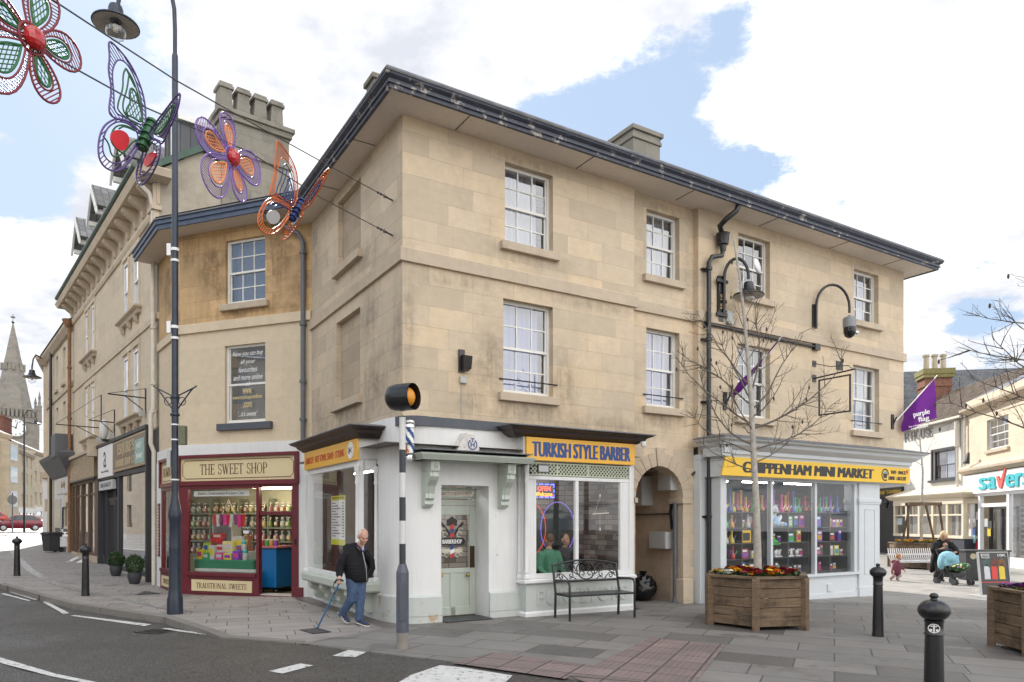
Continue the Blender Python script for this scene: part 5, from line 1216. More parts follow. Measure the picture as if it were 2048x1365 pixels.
for i in range(13): f_ = i / 12; m_ = a + d * (.12 + (L - .12) * f_); prof.append((m_, .035 + .075 * math.exp(-((f_ - .24) / .13) ** 2) + .02 * sin(f_ * 17)))
m.tube([p for p, r in prof], [max(.012, r * (1 - i / 14)) for i, (p, r) in enumerate(prof)], 9); m.build('cloth', PURP, t, smooth=60)
t, a, d, L = flagpole('open purple flag reading purple flag at the far corner of the market wall', FR.U(1784, 0), 4.05, (.72, -.30, .80), False)
tip = a + d * 2.0
m = MB(); n = 16; vs = []
base = Vector((tip.x, tip.y, a.z - .55))
for i in range(n + 1):
 for j in range(n + 1):
  f_, e = i / n, j / n
  top = a + d * (.28 + 1.25 * f_); zl = a.z - .27 + .36 * f_
  z = top.z + (zl - top.z) * e
  vs.append((top.x + .03 * sin(e * 7 + f_ * 5), top.y + .06 * sin(f_ * 9 + e * 2) * e, z))
m.add(vs, [(i * (n + 1) + j, (i + 1) * (n + 1) + j, (i + 1) * (n + 1) + j + 1, i * (n + 1) + j + 1) for i in range(n) for j in range(n)]).build('cloth', PURP, t, smooth=180)
fd_ = math.atan2(d.y, d.x)
for body, du, dz_, w_, hh in (('purple', .60, .20, .46, .16), ('flag', .66, .06, .31, .16), ('For a better night out', .56, -.08, .62, .05), ('CHIPPENHAM', .54, -.15, .46, .055)):
 q = text(body, 0, 0, w_, hh, WHITELET, t, 0, bold=.01)
 hor = Vector((d.x, d.y, 0)).normalized()
 q.matrix_basis = MT(Vector((a.x, a.y, a.z)) + hor * du + Vector((0, -.085, dz_ - .02))) @ MR(math.atan2(hor.y, hor.x), 4, 'Z') @ MR(R(-12), 4, 'Y')
AB = FR.thing('wall_spotlight', 'black wedge-shaped wall light on the stone left of the first floor window', 'wall light')
ua, za = FR.at(923, 723, 0); MB().box(ua - .06, ua + .04, -.04, -.002, za - .18, za + .18).build('bracket', BLACKM, AB); MB().prism([(-.04, za + .10), (-.2, za + .06), (-.16, za - .14), (-.04, za - .17)], ua - .02, ua + .1, 'yz').build('head', BLACKM, AB, bevel=.01)
JB = FR.thing('junction_box', 'small grey cable box low on the stone above the barber door', 'junction box')
ua, za = FR.at(925, 761, 0); MB().box(ua - .06, ua + .06, -.05, -.002, za - .055, za + .055).build('box', GREYBOX, JB, bevel=.01); MB().tube([(ua - .02, -.01, za - .05), (ua - .02, -.01, 3.25)], .008, 5).build('cable', GREYBOX, JB)
AL_ = FR.thing('alarm_box', 'weathered white triangular alarm box with a blue TH monogram over the barber door', 'alarm box')
ua, za = FR.at(930, 892, .16)
MB().prism([(ua - .24, za - .14), (ua + .13, za - .14), (ua + .2, za - .06), (ua + .09, za + .19), (ua - .04, za + .2)], -.3, -.08).build('case', pm('weathered_white', (.62, .6, .57), .7, var=.25, scale=12, wear=(.3, .29, .27), wamt=.0), AL_, bevel=.02)
MB().box(ua - .24, ua + .16, -.28, -.09, za - .18, za - .135).build('underside', BLACKM, AL_)
m = MB()
for i in range(16):
 a0, a1 = R(-240 + i * 18.75), R(-240 + (i + 1) * 18.75); m.prism([(ua + .06 + r * cos(x), za + .01 + r * sin(x)) for r, x in ((.085, a0), (.085, a1), (.068, a1), (.068, a0))], -.302, -.306)
m.box(ua + .025, ua + .04, -.306, -.302, za - .03, za + .05); m.box(ua + .08, ua + .095, -.306, -.302, za - .03, za + .05); m.box(ua + .04, ua + .08, -.306, -.302, za + .0, za + .015); m.box(ua + .03, ua + .09, -.306, -.302, za + .095, za + .11); m.box(ua + .053, ua + .067, -.306, -.302, za + .05, za + .095)
m.build('monogram', BLUELET, AL_)
BP = FR.thing('barber_pole', 'striped barber pole with chrome ends on the rounded barber corner', 'barber pole')
bu, bz0 = FR.at(820, 922, .22); bz1 = FR.at(820, 840, .22)[1]; bc = (bu, -.22, bz0)
H_ = bz1 - bz0; chrome = pm('chrome', (.7, .7, .72), .12, 1.0, var=.02)
m = MB(); ns, nr_ = 24, 30; vs, fs, mi_ = [], [], []
for j in range(nr_ + 1):
 for k in range(ns): a = 2 * pi * k / ns; vs.append((bc[0] + .065 * cos(a), bc[1] + .065 * sin(a), bz0 + .12 + (H_ - .24) * j / nr_))
for j in range(nr_):
 for k in range(ns):
  b = (k / ns * 6 + j / nr_ * 4.2) % 6; m.mi = [0, 1, 0, 2, 0, 1][int(b)] if False else (0 if int(b) % 2 == 0 else (1 if int(b) in (1, 5) else 2))
  m.add([vs[j * ns + k], vs[j * ns + (k + 1) % ns], vs[(j + 1) * ns + (k + 1) % ns], vs[(j + 1) * ns + k]], [(0, 1, 2, 3)])
m.build('striped_drum', [WHITELET, BLUELET, pm('orange_stripe', (.65, .2, .05), .4)], BP)
MB().lathe([(.03, 0), (.075, .02), (.08, .06), (.068, .08), (.08, .1), (.08, .12)], (bc[0], bc[1], bz0), 20).lathe([(.08, 0), (.08, .03), (.068, .05), (.08, .07), (.075, .1), (.03, .12)], (bc[0], bc[1], bz1 - .12), 20).box(bc[0] - .02, bc[0] + .02, bc[1], -.06, bz0 + .04, bz0 + .08).box(bc[0] - .02, bc[0] + .02, bc[1], -.06, bz1 - .08, bz1 - .04).build('chrome_caps', chrome, BP, smooth=50)
DMAT = FR.thing('doormat', 'dark ribbed doormat in front of the barber door', 'doormat');
pz = FR.W(1.05, -.05, 0); DMAT.location = (pz.x, pz.y, h(pz.x, pz.y) + .004)
m = MB().box(-.42, .42, -.2, .3, 0, .012); m.build('mat', CHARCOAL, DMAT, bevel=.004)
# ---------------------------------------------------------------- the sweet shop building
S0 = IC - Vector((.937, -.348)).normalized() * 3.55
FS = Frame(S0.x, S0.y, .937, -.348)
SS = FS.thing('sweet_shop_building', 'soot-stained two storey stone building with a maroon sweet shop front and canted corner', 'building')
T0 = S0 + Vector((-.61, .79)).normalized() * 2.1
FC = Frame(T0.x, T0.y, S0.x - T0.x, S0.y - T0.y); CW = (S0 - T0).length
MC = MT((*((lambda v: (v.dot(FS.u), v.dot(FS.n)))(T0 - S0)), 0)) @ MR(FC.rot - FS.rot, 4, 'Z')
SWD = 3.55; ZE = 8.02
hs = [(1.29, 2.36, 6.33, 7.74), (1.27, 2.36, 3.72, 5.43)]
facade(MB(), 0, SWD, 5.86, ZE, hs[:1], .18).build('wall', S_SWEET, SS, fix=False)
facade(MB(), 0, SWD, 3.25, 5.86, hs[1:], .18).build('wall', S_RENDER, SS, fix=False)
facade(MB(), 0, CW, 5.86, ZE, [], .1).build('wall', S_SWEET, SS, MC, fix=False); facade(MB(), 0, CW, 3.25, 5.86, [], .1).build('wall', S_RENDER, SS, MC, fix=False)
w1_ = sash(SS, *hs[0][:2], *hs[0][2:], 3, 4, .07, DARKC, frame=WHITEP)
w2_ = sash(SS, *hs[1][:2], *hs[1][2:], 1, 2, .07, None, sill=False)
MB().box(hs[1][0] - .16, hs[1][1] + .2, -.09, .1, 3.56, 3.71).build('sill', NAVYBAND, w2_, bevel=.008)
MB().box(hs[1][0] + .04, hs[1][1] - .04, .35, .37, 3.7, 5.45).build('blind', pm('grey_blind', (.28, .28, .27), .8), w2_)
for body, z, w_, hh in (('Now you can buy', 5.24, .82, .13), ('all your', 5.06, .40, .12), ('favourites', 4.90, .5, .12), ('and more online', 4.73, .78, .12), ('at', 4.58, .12, .09), ("'...it's sweet'", 3.93, .52, .11)):
 text(body, 1.82, z, w_, hh, WHITELET, w2_, .09, shear=.3, ext=.002, bold=-.004)
for body, z, w_ in (('www.', 4.42, .26), ('sweetshoponline', 4.28, .80), ('.com', 4.12, .24)): text(body, 1.82, z, w_, .12, GOLDLET, w2_, .075, ext=.002, bold=.006)
lc = Vector((0, 0)); cx_, cy_ = (MC @ Vector((0, 0, 0))).to_2d()
path = [(cx_, cy_), (0, 0), (SWD, 0)]
MB().sweep(path, [(-.1, 5.78), (.05, 5.79), (.05, 5.98), (.02, 6.0), (-.1, 6.02)]).build('string_course', S_RENDER, SS)
oh = .52
ed = Vector((cx_, cy_)); dirc = (Vector((0, 0)) - ed).normalized()
MBs = MB(); ZF = ZE + .0
MBs.sweep([tuple(ed - dirc * .25), (0, 0), (SWD + .05, 0)], [(-.05, ZE), (oh, ZE)], cap=False); MBs.build('soffit', SOFFIT, SS, fix=False)
MB().sweep([tuple(ed - dirc * .27), (0, 0), (SWD + .05, 0)], [(oh - .04, ZE - .02), (oh, ZE - .02), (oh, ZE + .08), (oh + .03, ZE + .085), (oh + .03, ZE + .16), (oh + .05, ZE + .175), (oh - .04, ZE + .18)]).build('fascia', pm('navy_eaves_paint', (.055, .08, .135), .5, var=.3, scale=5, wear=(.3, .3, .3), wamt=-.04), SS)
MB().sweep([tuple(ed - dirc * .27), (0, 0), (SWD + .05, 0)], [(oh - .06, ZE + .18), (oh + .06, ZE + .18), (oh + .06, ZE + .21), (oh - .3, ZE + .26)]).build('gutter', LEAD, SS)
MB().add([(cx_ - .4, cy_ - .2, ZE + .28), (0 - .2, -oh + .02, ZE + .28), (SWD, -oh + .02, ZE + .28), (SWD, 3, ZE + .8), (-1, 3, ZE + .8)], [(0, 1, 2, 3, 4)]).build('roof', SLATE, SS)
dp = MB(); ud = SWD - .16
pipe(dp, [(ud - .75, -.42, ZE - .02), (ud - .68, -.36, ZE - .1), (ud - .1, -.1, ZE - .42), (ud, -.08, ZE - .6), (ud, -.08, 3.2)], .05, 10, [(ud, -.08, z) for z in (7.2, 5.7, 4.5, 3.7)])
dp.build('downpipe', PIPEG, SS, smooth=50)
sf = MB(); wb = -.5
sf2 = MB().box(-.02, SWD - .2, -.05, .03, 3.0, 3.28).box(SWD - .34, SWD, -.05, .05, -.5, 3.0); sf2.build('white_surround', WALLPAINT, SS)
MB().box(0, CW, -.05, .03, 3.0, 3.28).box(0, CW * .28, -.06, .05, -.5, 3.0).build('white_surround', WALLPAINT, SS, MC)
X0, X1 = 0.02, 3.26
sf.box(X0, X1 + .02, -.12, -.02, 2.36, 2.46); sf.box(X0, X1 + .02, -.14, -.02, 2.97, 3.04); sf.box(X0, X0 + .08, -.13, -.02, 2.46, 2.97); sf.box(X1 - .06, X1 + .02, -.13, -.02, 2.46, 2.97); sf.box(X0 + .08, X1 - .06, -.06, -.01, 2.46, 2.97)
sf.box(X0, X0 + .28, -.08, .0, -.4, 2.36)
sf.box(X0 + .28, 2.19, -.08, .0, 2.28, 2.36); sf.box(2.19, 2.26, -.09, .02, -.4, 2.36); sf.box(2.26, 3.18, -.07, .02, 2.3, 2.36)
sf.box(X0 + .28, 2.19, -.13, .0, .36, .44); sf.box(X0 + .28, 2.19, -.08, .0, -.4, .36)
for q in ((X0 + .38, 2.12, .28, .30), (X0 + .38, 2.12, -.03, -.01)): sf.box(q[0], q[1], -.095, -.08, q[2], q[3])
sf.box(3.10, 3.26, -.08, .02, -.4, 2.36); sf.box(2.26, 3.10, -.06, .02, 1.70, 1.78); sf.box(3.2, 3.38, -.1, .0, -.4, .18)
sf.box(2.26, 3.10, -.06, .3, -.4, -.02)
SF = sf.build('shop_window', MAROON, SS, bevel=.005)
MB().quad((X0 + .28, -.03, .44), (2.19, -.03, .44), (2.19, -.03, 2.28), (X0 + .28, -.03, 2.28)).quad((2.26, -.03, 1.78), (3.10, -.03, 1.78), (3.10, -.03, 2.3), (2.26, -.03, 2.3)).build('pane', GLASSS, SF)
MB().box(2.26, 3.1, -.05, .25, -.02, .0).build('threshold', pm('pale_threshold', (.5, .48, .44), .6), SS)
dr = MB(); Md = MT((3.08, .0, 0)) @ MR(R(-82), 4, 'Z')
dr.box(-.8, 0, 0, .045, .01, .08, Md); dr.box(-.8, -.7, 0, .045, .08, 1.7, Md); dr.box(-.1, 0, 0, .045, .08, 1.7, Md); dr.box(-.7, -.1, 0, .045, 1.6, 1.7, Md); dr.box(-.7, -.1, 0.01, .035, .08, .5, Md)
DR = dr.build('door', MAROON, SS, bevel=.004)
MB().add([Md @ Vector(v) for v in ((-.7, .02, .5), (-.1, .02, .5), (-.1, .02, 1.6), (-.7, .02, 1.6))], [(0, 1, 2, 3)]).build('pane', GLASSS, DR)
MB().box(3.18, 3.22, -.095, -.08, 1.08, 1.2).build('letter_box', BLACKM, SS)
def framed_sign(frame, label, x0, x1, z0, z1, y, body, lw, lh, M=None, cx=None, name='shop_sign'):
 t = thing(name, label, 'shop sign', (frame.o.x, frame.o.y, 0), frame.rot)
 MB().box(x0, x1, y - .015, y, z0, z1).build('board', CREAMSIGN, t)
 b = MB(); e, c = .045, .09; yy = y - .015; w_ = .016
 P = [(x0 + e + c, z0 + e), (x1 - e - c, z0 + e), (x1 - e, z0 + e + c), (x1 - e, z1 - e - c), (x1 - e - c, z1 - e), (x0 + e + c, z1 - e), (x0 + e, z1 - e - c), (x0 + e, z0 + e + c)]
 Q = [(x0 + e + c, z0 + e + w_), (x1 - e - c, z0 + e + w_), (x1 - e - w_, z0 + e + c), (x1 - e - w_, z1 - e - c), (x1 - e - c, z1 - e - w_), (x0 + e + c, z1 - e - w_), (x0 + e + w_, z1 - e - c), (x0 + e + w_, z0 + e + c)]
 if z1 - z0 > .35:
  for i in range(8): b.prism([P[i], P[(i + 1) % 8], Q[(i + 1) % 8], Q[i]], yy, yy - .003)
  b.build('painted_border', MAROONLET, t)
 serif(body, cx if cx is not None else (x0 + x1) / 2, (z0 + z1) / 2, lw, lh, MAROONLET, t, yy)
 return t
framed_sign(FS, 'cream sign reading THE SWEET SHOP in maroon serif capitals', X0 + .08, X1 - .06, 2.46, 2.97, -.06, 'THE SWEET SHOP', 1.82, .23, cx=1.56)
framed_sign(FS, 'low cream panel reading TRADITIONAL SWEETS under the sweet shop window', X0 + .40, 2.08, .02, .27, -.08, 'TRADITIONAL SWEETS', 1.38, .115)
cs = MB(); a0 = CW * .28
cs.box(a0, CW - .02, -.12, -.02, 2.36, 2.46); cs.box(a0 - .04, CW, -.14, -.02, 2.97, 3.04); cs.box(a0 - .04, a0 + .04, -.13, -.02, 2.36, 2.97); cs.box(a0 + .04, CW - .02, -.06, -.01, 2.46, 2.97); cs.box(CW - .06, CW, -.13, -.02, 2.46, 2.97)
cs.box(a0, a0 + .1, -.08, 0, .36, 2.36); cs.box(CW - .25, CW, -.08, 0, -.4, 2.36); cs.box(a0 + .1, CW - .25, -.08, 0, 2.28, 2.36); cs.box(a0, CW - .25, -.12, 0, .36, .44); cs.box(a0 - .1, CW - .25, -.08, 0, -.4, .36)
CSW = cs.build('side_shop_window', MAROON, SS, MC, bevel=.005)
MB().quad((a0 + .1, -.03, .44), (CW - .25, -.03, .44), (CW - .25, -.03, 2.28), (a0 + .1, -.03, 2.28)).build('pane', GLASSS, CSW)
framed_sign(FC, 'cream sign reading HUMBUGS on the canted side of the sweet shop', a0 + .04, CW - .06, 2.46, 2.97, -.06, 'HUMBUGS', 1.05, .2)
framed_sign(FC, 'small cream panel reading SWEETS low on the canted side of the sweet shop', a0 + .1, CW - .3, .02, .27, -.08, 'SWEETS', .7, .115)
PT = thing('price_board', 'narrow maroon board of painted lines beside the canted shop window', 'price board', (FC.o.x, FC.o.y, 0), FC.rot)
MB().box(.2, .40, -.085, -.06, .7, 2.0).build('board', MAROON, PT)
for i in range(16): MB().box(.23, .37 - .05 * (i % 3 == 0), -.089, -.085, .76 + i * .075, .79 + i * .075).build('painted_line', CREAMSIGN, PT)
rm = MB(); zc = 2.42
rm.quad((-1.5, 1.4, -.05), (SWD, 1.4, -.05), (SWD, 1.4, zc), (-1.5, 1.4, zc)); rm.quad((SWD - .1, 0, -.05), (SWD - .1, 1.4, -.05), (SWD - .1, 1.4, zc), (SWD - .1, 0, zc))
rm.build('sweet_shop_room', ROOMPALE, SS, fix=False)
MB().quad((0, 0, -.03), (SWD, 0, -.03), (SWD, 1.4, -.03), (-1.2, 1.4, -.03)).quad((0, 0, zc), (SWD, 0, zc), (SWD, 1.4, zc), (-1.2, 1.4, zc)).build('sweet_shop_floor', FLOORB, SS, fix=False)
MB().box(.2, 1.6, .22, .26, 2.33, 2.37).box(1.7, 3.0, .35, .39, 2.3, 2.34).box(1.5, 2.8, .8, .84, 2.3, 2.34).build('strip_light', TUBE_Y, SS)
SGREEN = pm('sage_shelf', (.20, .23, .17), .6, var=.08)
SU = FS.thing('wall_shelving', 'sage green wall shelving lined with sweet jars inside the sweet shop', 'shelving')
m = MB()
SL = [.78, 1.10, 1.42, 1.76]
for z in SL: m.box(-1.0, SWD - .12, 1.06, 1.38, z - .03, z)
for x in (-1.0, -.15, .7, 1.55, 2.4, SWD - .15): m.box(x, x + .03, 1.06, 1.38, .0, 2.1)
m.build('shelves', SGREEN, SU)
m = MB()
for i in range(10):
 x = -.9 + i * .42; m.box(x, x + .40, 1.02, 1.06, .02, .74)
m.build('cupboard_doors', pm('olive_cupboard', (.19, .20, .12), .5), SU, bevel=.005)
m = MB()
for i in range(10): m.ball((-.55 + i * .42, 1.01, .66), .015, 8, 5)
m.build('door_knobs', WHT, SU)
SWC = [pm('sweets_' + n, c, .35, var=.45, scale=60) for n, c in (('amber', (.35, .14, .03)), ('rose', (.5, .12, .16)), ('lime', (.2, .35, .06)), ('dark', (.08, .04, .03)), ('lemon', (.55, .42, .1)), ('mint', (.4, .5, .42)))]
lid = pm('jar_lid', (.30, .04, .03), .4); lid2 = pm('pale_jar_lid', (.55, .52, .45), .4)
JAR = FS.thing('sweet_jar', 'tall glass sweet jar', 'jar', 'sweet jars on the shop shelves')
MB().lathe([(.06, 0), (.065, .015), (.065, .16), (.05, .2), (.045, .215)], (0, 0, 0), 14).build('glass', CLEAR, JAR, smooth=50)
MB().lathe([(.056, .012), (.058, .15), (.002, .155)], (0, 0, 0), 12).build('sweets', SWC[0], JAR, smooth=50)
MB().lathe([(.048, .215), (.048, .245), (.001, .25)], (0, 0, 0), 12).build('lid', lid, JAR, smooth=50)
MB().box(-.035, .035, -.067, -.062, .05, .13).build('paper_label', pm('paper_label', (.6, .55, .42), .7), JAR)
first = True
for zi, z in enumerate(SL):
 for i in range(23):
  x = -.9 + i * .176
  if x > 2.7: continue
  loc = FS.W(x + rnd.uniform(-.01, .01), 1.16 + rnd.uniform(-.02, .02), z + .001)
  seen = 'through the open door' if x > 1.1 else 'behind the window display'
  lb = f'glass sweet jar on the {["lowest", "third", "second", "top"][zi]} shelf of the sweet shop seen {seen}'
  if first: JAR.location = loc; JAR['label'] = lb; j = JAR; first = False
  else: j = dup(JAR, loc, None, lb)
  for ch in j.children:
   if ch.name.startswith('sweets'): ch.data = ch.data.copy(); ch.data.materials[0] = SWC[rnd.randrange(6)]
   if ch.name.startswith('lid') and rnd.random() < .4: ch.data = ch.data.copy(); ch.data.materials[0] = lid2
SH_ = -.36
WB = FS.thing('display_bench', 'low display bench draped in green felt behind the sweet shop window', 'display bench')
MB().box(.32, 2.0, .12, .7, .44, .50).build('top', pm('pale_bench', (.5, .55, .5), .5), WB); MB().box(.2, 1.85, .22, .68, .50, .70).build('felt', pm('green_felt', (.02, .16, .08), .9, var=.15), WB, bevel=.02)
def pack(x, y, z, w_, d, hh, m, label, m2=None, rot=0):
 t = FS.thing('sweet_box', label, 'sweet box'); t.location = FS.W(x + SH_ * y / .42, y - .06, z); t.rotation_euler.z += rot
 MB().box(-w_ / 2, w_ / 2, -d / 2, d / 2, 0, hh).build('carton', m, t, bevel=.004)
 MB().box(-w_ * .36, w_ * .36, -d / 2 - .003, -d / 2 - .0005, hh * .3, hh * .75).build('printed_front', m2 or VM[rnd.randrange(9)], t)
RED_, YEL, PUR, BLU, WHI, GRN, PNK = VM[0], VM[7], VM[4], VM[1], VM[8], VM[3], VM[5]
for a in ((.62, .38, .70, .17, .1, .22, YEL, 'yellow sweet box at the left end of the green display bench'), (.80, .36, .70, .15, .1, .15, GRN, 'green sweet tub with a white badge on the display bench', WHI), (.80, .5, .85, .15, .1, .22, pm('lime_pack', (.35, .5, .05), .4), 'lime green box standing behind the green tub'),
          (.98, .42, .70, .14, .12, .32, WHI, 'tall white box of small packets on the display bench', YEL), (1.18, .36, .70, .2, .1, .16, PNK, 'pink sweet box on the display bench left of centre', WHI), (1.2, .5, .86, .2, .1, .17, WHI, 'white striped box stacked behind the pink box', RED_),
          (1.42, .36, .70, .22, .1, .14, YEL, 'small yellow and orange box in the middle of the display bench', PUR), (1.42, .5, .84, .26, .08, .27, pm('pale_yellow_pack', (.6, .52, .2), .5), 'large white and yellow bag in the middle of the display', WHI), (1.65, .36, .70, .18, .1, .2, PUR, 'purple sweet box with a pink oval on the display bench', PNK),
          (1.08, .62, .88, .3, .12, .28, RED_, 'big red chocolate box with a dark panel on the raised display', pm('dark_red_panel', (.16, .012, .02), .5)), (1.12, .66, 1.16, .28, .12, .13, RED_, 'flat red box at the top of the red stack', WHI), (1.32, .6, .88, .12, .08, .22, WHI, 'upright white card box in the display', BLU), (1.7, .62, .9, .3, .1, .32, WHI, 'white display card of wrapped sweets on the right', YEL),
          (1.75, .5, .9, .16, .1, .12, BLU, 'blue box below the white display card', RED_), (1.95, .6, .9, .12, .12, .34, pm('brown_pack', (.25, .1, .04), .4), 'tall brown sweet carton at the right end of the display', YEL)): pack(*a[:8], *(a[8:] if len(a) > 8 else ()))
MB().box(.3, 1.6, .4, .66, .70, .88).build('step', pm('pale_bench', (.5, .55, .5), .5), WB)
for x, z in ((1.72, .90), (1.86, .70)):
 t = FS.thing('baby_bottle', 'blue and white baby bottle sweet tub ' + ('above the purple box' if z > .8 else 'at the front right of the display'), 'sweet tub'); t.location = FS.W(x + SH_ * .8, .30 if z < .8 else .42, z if z < .8 else .9)
 MB().lathe([(.05, 0), (.055, .02), (.055, .14), (.05, .16)], (0, 0, 0), 12).build('tub', WHI, t, smooth=50); MB().lathe([(.055, .16), (.055, .2), (.03, .22), (.015, .25), (.015, .27), (.001, .28)], (0, 0, 0), 12).build('teat', VM[6], t, smooth=50)
t = FS.thing('wall_cabinet', 'white glazed cabinet standing behind the sweet shop display', 'cabinet'); t.location = FS.W(.55, .72, .72)
MB().box(-.3, .3, 0, .3, .0, 1.0).build('carcass', GREYBOX, t, bevel=.01); MB().box(-.25, .25, -.012, 0, .05, .9).build('dark_front', pm('cabinet_dark', (.14, .15, .17), .3), t)
t = FS.thing('hanging_sweets', 'string of red and white sweet bags hanging in the sweet shop window', 'sweet bags');
MB().tube([(.92, .3, 1.72), (1.1, .3, 2.05), (1.3, .3, 1.72)], .006, 4).build('string', WHITELET, t)
m = MB()
for i in range(9):
 m.mi = i % 4; x = .72 + i * .1; m.box(x - .045, x + .045, .27, .31, 1.46 + rnd.uniform(-.03, .03), 1.72, MT((x, .3, 1.7)) @ MR(rnd.uniform(-.15, .15), 4, 'Y') @ MT((-x, -.3, -1.7)))
m.build('bags', [RED_, WHI, pm('plum_bag', (.2, .04, .12), .3), PNK], t)
MB().box(.42, 1.95, -.024, -.020, 2.12, 2.24).build('frosted_band', pm('frosted_vinyl', (.55, .56, .54), .5), SF); text('Sweets, Confectionery & Luxury Choc', 1.18, 2.18, 1.3, .085, BROWNP, SF, -.026, shear=.3, ext=.002)
m = MB(); cxx, czz = 1.87, 1.36
for i in range(5): m.ball((cxx - .08 + i * .04, -.026, czz + .06 + .02 * (i % 2 == 0)), (.013, .004, .013), 8, 5)
m.prism([(cxx - .09, czz + .04), (cxx - .05, czz - .02), (cxx - .03, czz + .03), (cxx, czz - .02), (cxx + .03, czz + .03), (cxx + .05, czz - .02), (cxx + .09, czz + .04), (cxx + .07, czz - .06), (cxx - .07, czz - .06)], -.022, -.026); m.build('crown_sticker', WHITELET, SF)
CT = FS.thing('counter', 'bright blue sweet shop counter with a pink top inside the open door', 'counter'); CT.location = FS.W(2.12, .35, -.03)
MB().box(-.25, .24, 0, .6, .12, 1.0).build('body', pm('bright_blue_panel', (.005, .14, .38), .4), CT, bevel=.03); MB().box(-.3, .30, -.04, .62, 1.0, 1.05).build('top', pm('pink_top', (.45, .15, .18), .4), CT, bevel=.01)
for x in (-.18, .2): MB().ball((x, .06, .05), .05, 10, 6).build('castor', BLACKM, CT, smooth=80)
for i in range(7):
 x, yy = 1.92 + (i % 4) * .12, .45 + (i // 4) * .18
 t = FS.thing('sweet_tub', f'{["red", "green", "amber", "purple", "white", "pink", "orange"][i]} sweet tub heaped on the blue counter', 'sweet tub', 'tubs on the sweet shop counter'); t.location = FS.W(x, yy, 1.022)
 MB().lathe([(.05, 0), (.055, .1), (.045, .12)], (0, 0, 0), 12).build('tub', VM[[0, 3, 2, 4, 8, 5, 2][i]], t, smooth=50); MB().lathe([(.05, .12), (.05, .14), (.001, .145)], (0, 0, 0), 12).build('lid', lid2, t)
# ---------------------------------------------------------------- the tall terrace up the street
TL = 13.7
T1o = T0 + Vector((-.628, .778)).normalized() * TL
FT = Frame(T1o.x, T1o.y, .628, -.778)
TR_ = FT.thing('tall_terrace_building', 'three storey pale stone terrace with bracketed cornice and white gabled dormers', 'building')
H = []
for x in ((2.95, 3.50), (4.22, 4.77), (9.55, 10.22), (10.85, 11.48)):
 H += [(x[0], x[1], 4.50, 6.30, .1), (x[0], x[1], 7.42, 9.05, .1)]
facade(MB(), 0, TL, 3.9, 9.5, H, .12).build('wall', S_TERR, TR_, fix=False)
for i in range(0, 8, 2):
 for q in (H[i], H[i + 1]):
  sash(TR_, *q[:4], 1, 2, -.01, NETC, frame=UPVC, sill=False, cover=(0, .35))
for x0, x1 in ((2.95, 4.77), (9.55, 11.48)):
 for z in (4.50, 7.42):
  m = MB().sweep([(x0 - .2, .0), (x0 - .2, -.03), (x1 + .2, -.03), (x1 + .2, .0)], [(-.05, z - .22), (.06, z - .2), (.08, z - .12), (.16, z - .06), (.16, z - .01), (-.05, z)])
  for x in (x0 + .1, (x0 + x1) / 2, x1 - .1): m.prism([(-.03, z - .2), (-.14, z - .2), (-.1, z - .36), (-.03, z - .42)], x - .06, x + .06, 'yz')
  m.build('window_sill', S_TRIM, TR_)
  f = MB()
  zt = z + (1.8 if z < 5 else 1.63)
  for xa in (x0 - .16, (x0 + x1) / 2 - .34, (x0 + x1) / 2 + .22, x1 + .04): f.box(xa, xa + .12, -.035, .02, z, zt + .1)
  f.box(x0 - .16, x1 + .16, -.04, .02, zt + .1, zt + .26)
  f.build('window_surround', S_TERR, TR_, bevel=.008)
MB().sweep([(0, 0), (TL, 0)], [(-.05, 6.62), (.04, 6.63), (.05, 6.78), (-.05, 6.82)]).sweep([(0, 0), (TL, 0)], [(-.05, 9.28), (.05, 9.3), (.09, 9.38), (.09, 9.46), (-.05, 9.48)]).build('string_course', S_TERR, TR_)
zc0 = 9.48
MB().box(-.1, TL + .02, -.06, .02, zc0, zc0 + .55).build('frieze', S_TRIM, TR_)
MB().sweep([(-.1, .2), (-.1, -.06), (TL + .02, -.06), (TL + .02, .2)], [(-.1, zc0 + .52), (.42, zc0 + .54), (.46, zc0 + .62), (.50, zc0 + .70), (.48, zc0 + .72), (-.1, zc0 + .74)]).build('cornice', S_TERR, TR_)
nb = 15
for i in range(nb):
 x = .4 + i * (TL - .7) / (nb - 1)
 MB().prism([(-.06, zc0 + .53), (-.42, zc0 + .53), (-.44, zc0 + .42), (-.3, zc0 + .3), (-.16, zc0 + .2), (-.12, zc0 + .04), (-.06, zc0)], x - .1, x + .1, 'yz').build('cornice_bracket', S_TRIM, TR_)
MB().sweep([(-.1, -.06), (TL + .02, -.06)], [(.40, zc0 + .74), (.52, zc0 + .75), (.56, zc0 + .79), (.56, zc0 + .84), (.40, zc0 + .85)]).build('gutter', GREENGUT, TR_)
rz = zc0 + .85
MB().quad((-.1, -.5, rz), (TL - .1, -.5, rz), (TL - .1, 1.05, 11.1), (-.1, 1.05, 11.1)).quad((-.1, 1.05, 11.1), (TL - .1, 1.05, 11.1), (TL - .1, 4.6, 10.2), (-.1, 4.6, 10.2)).build('roof', SLATE, TR_)
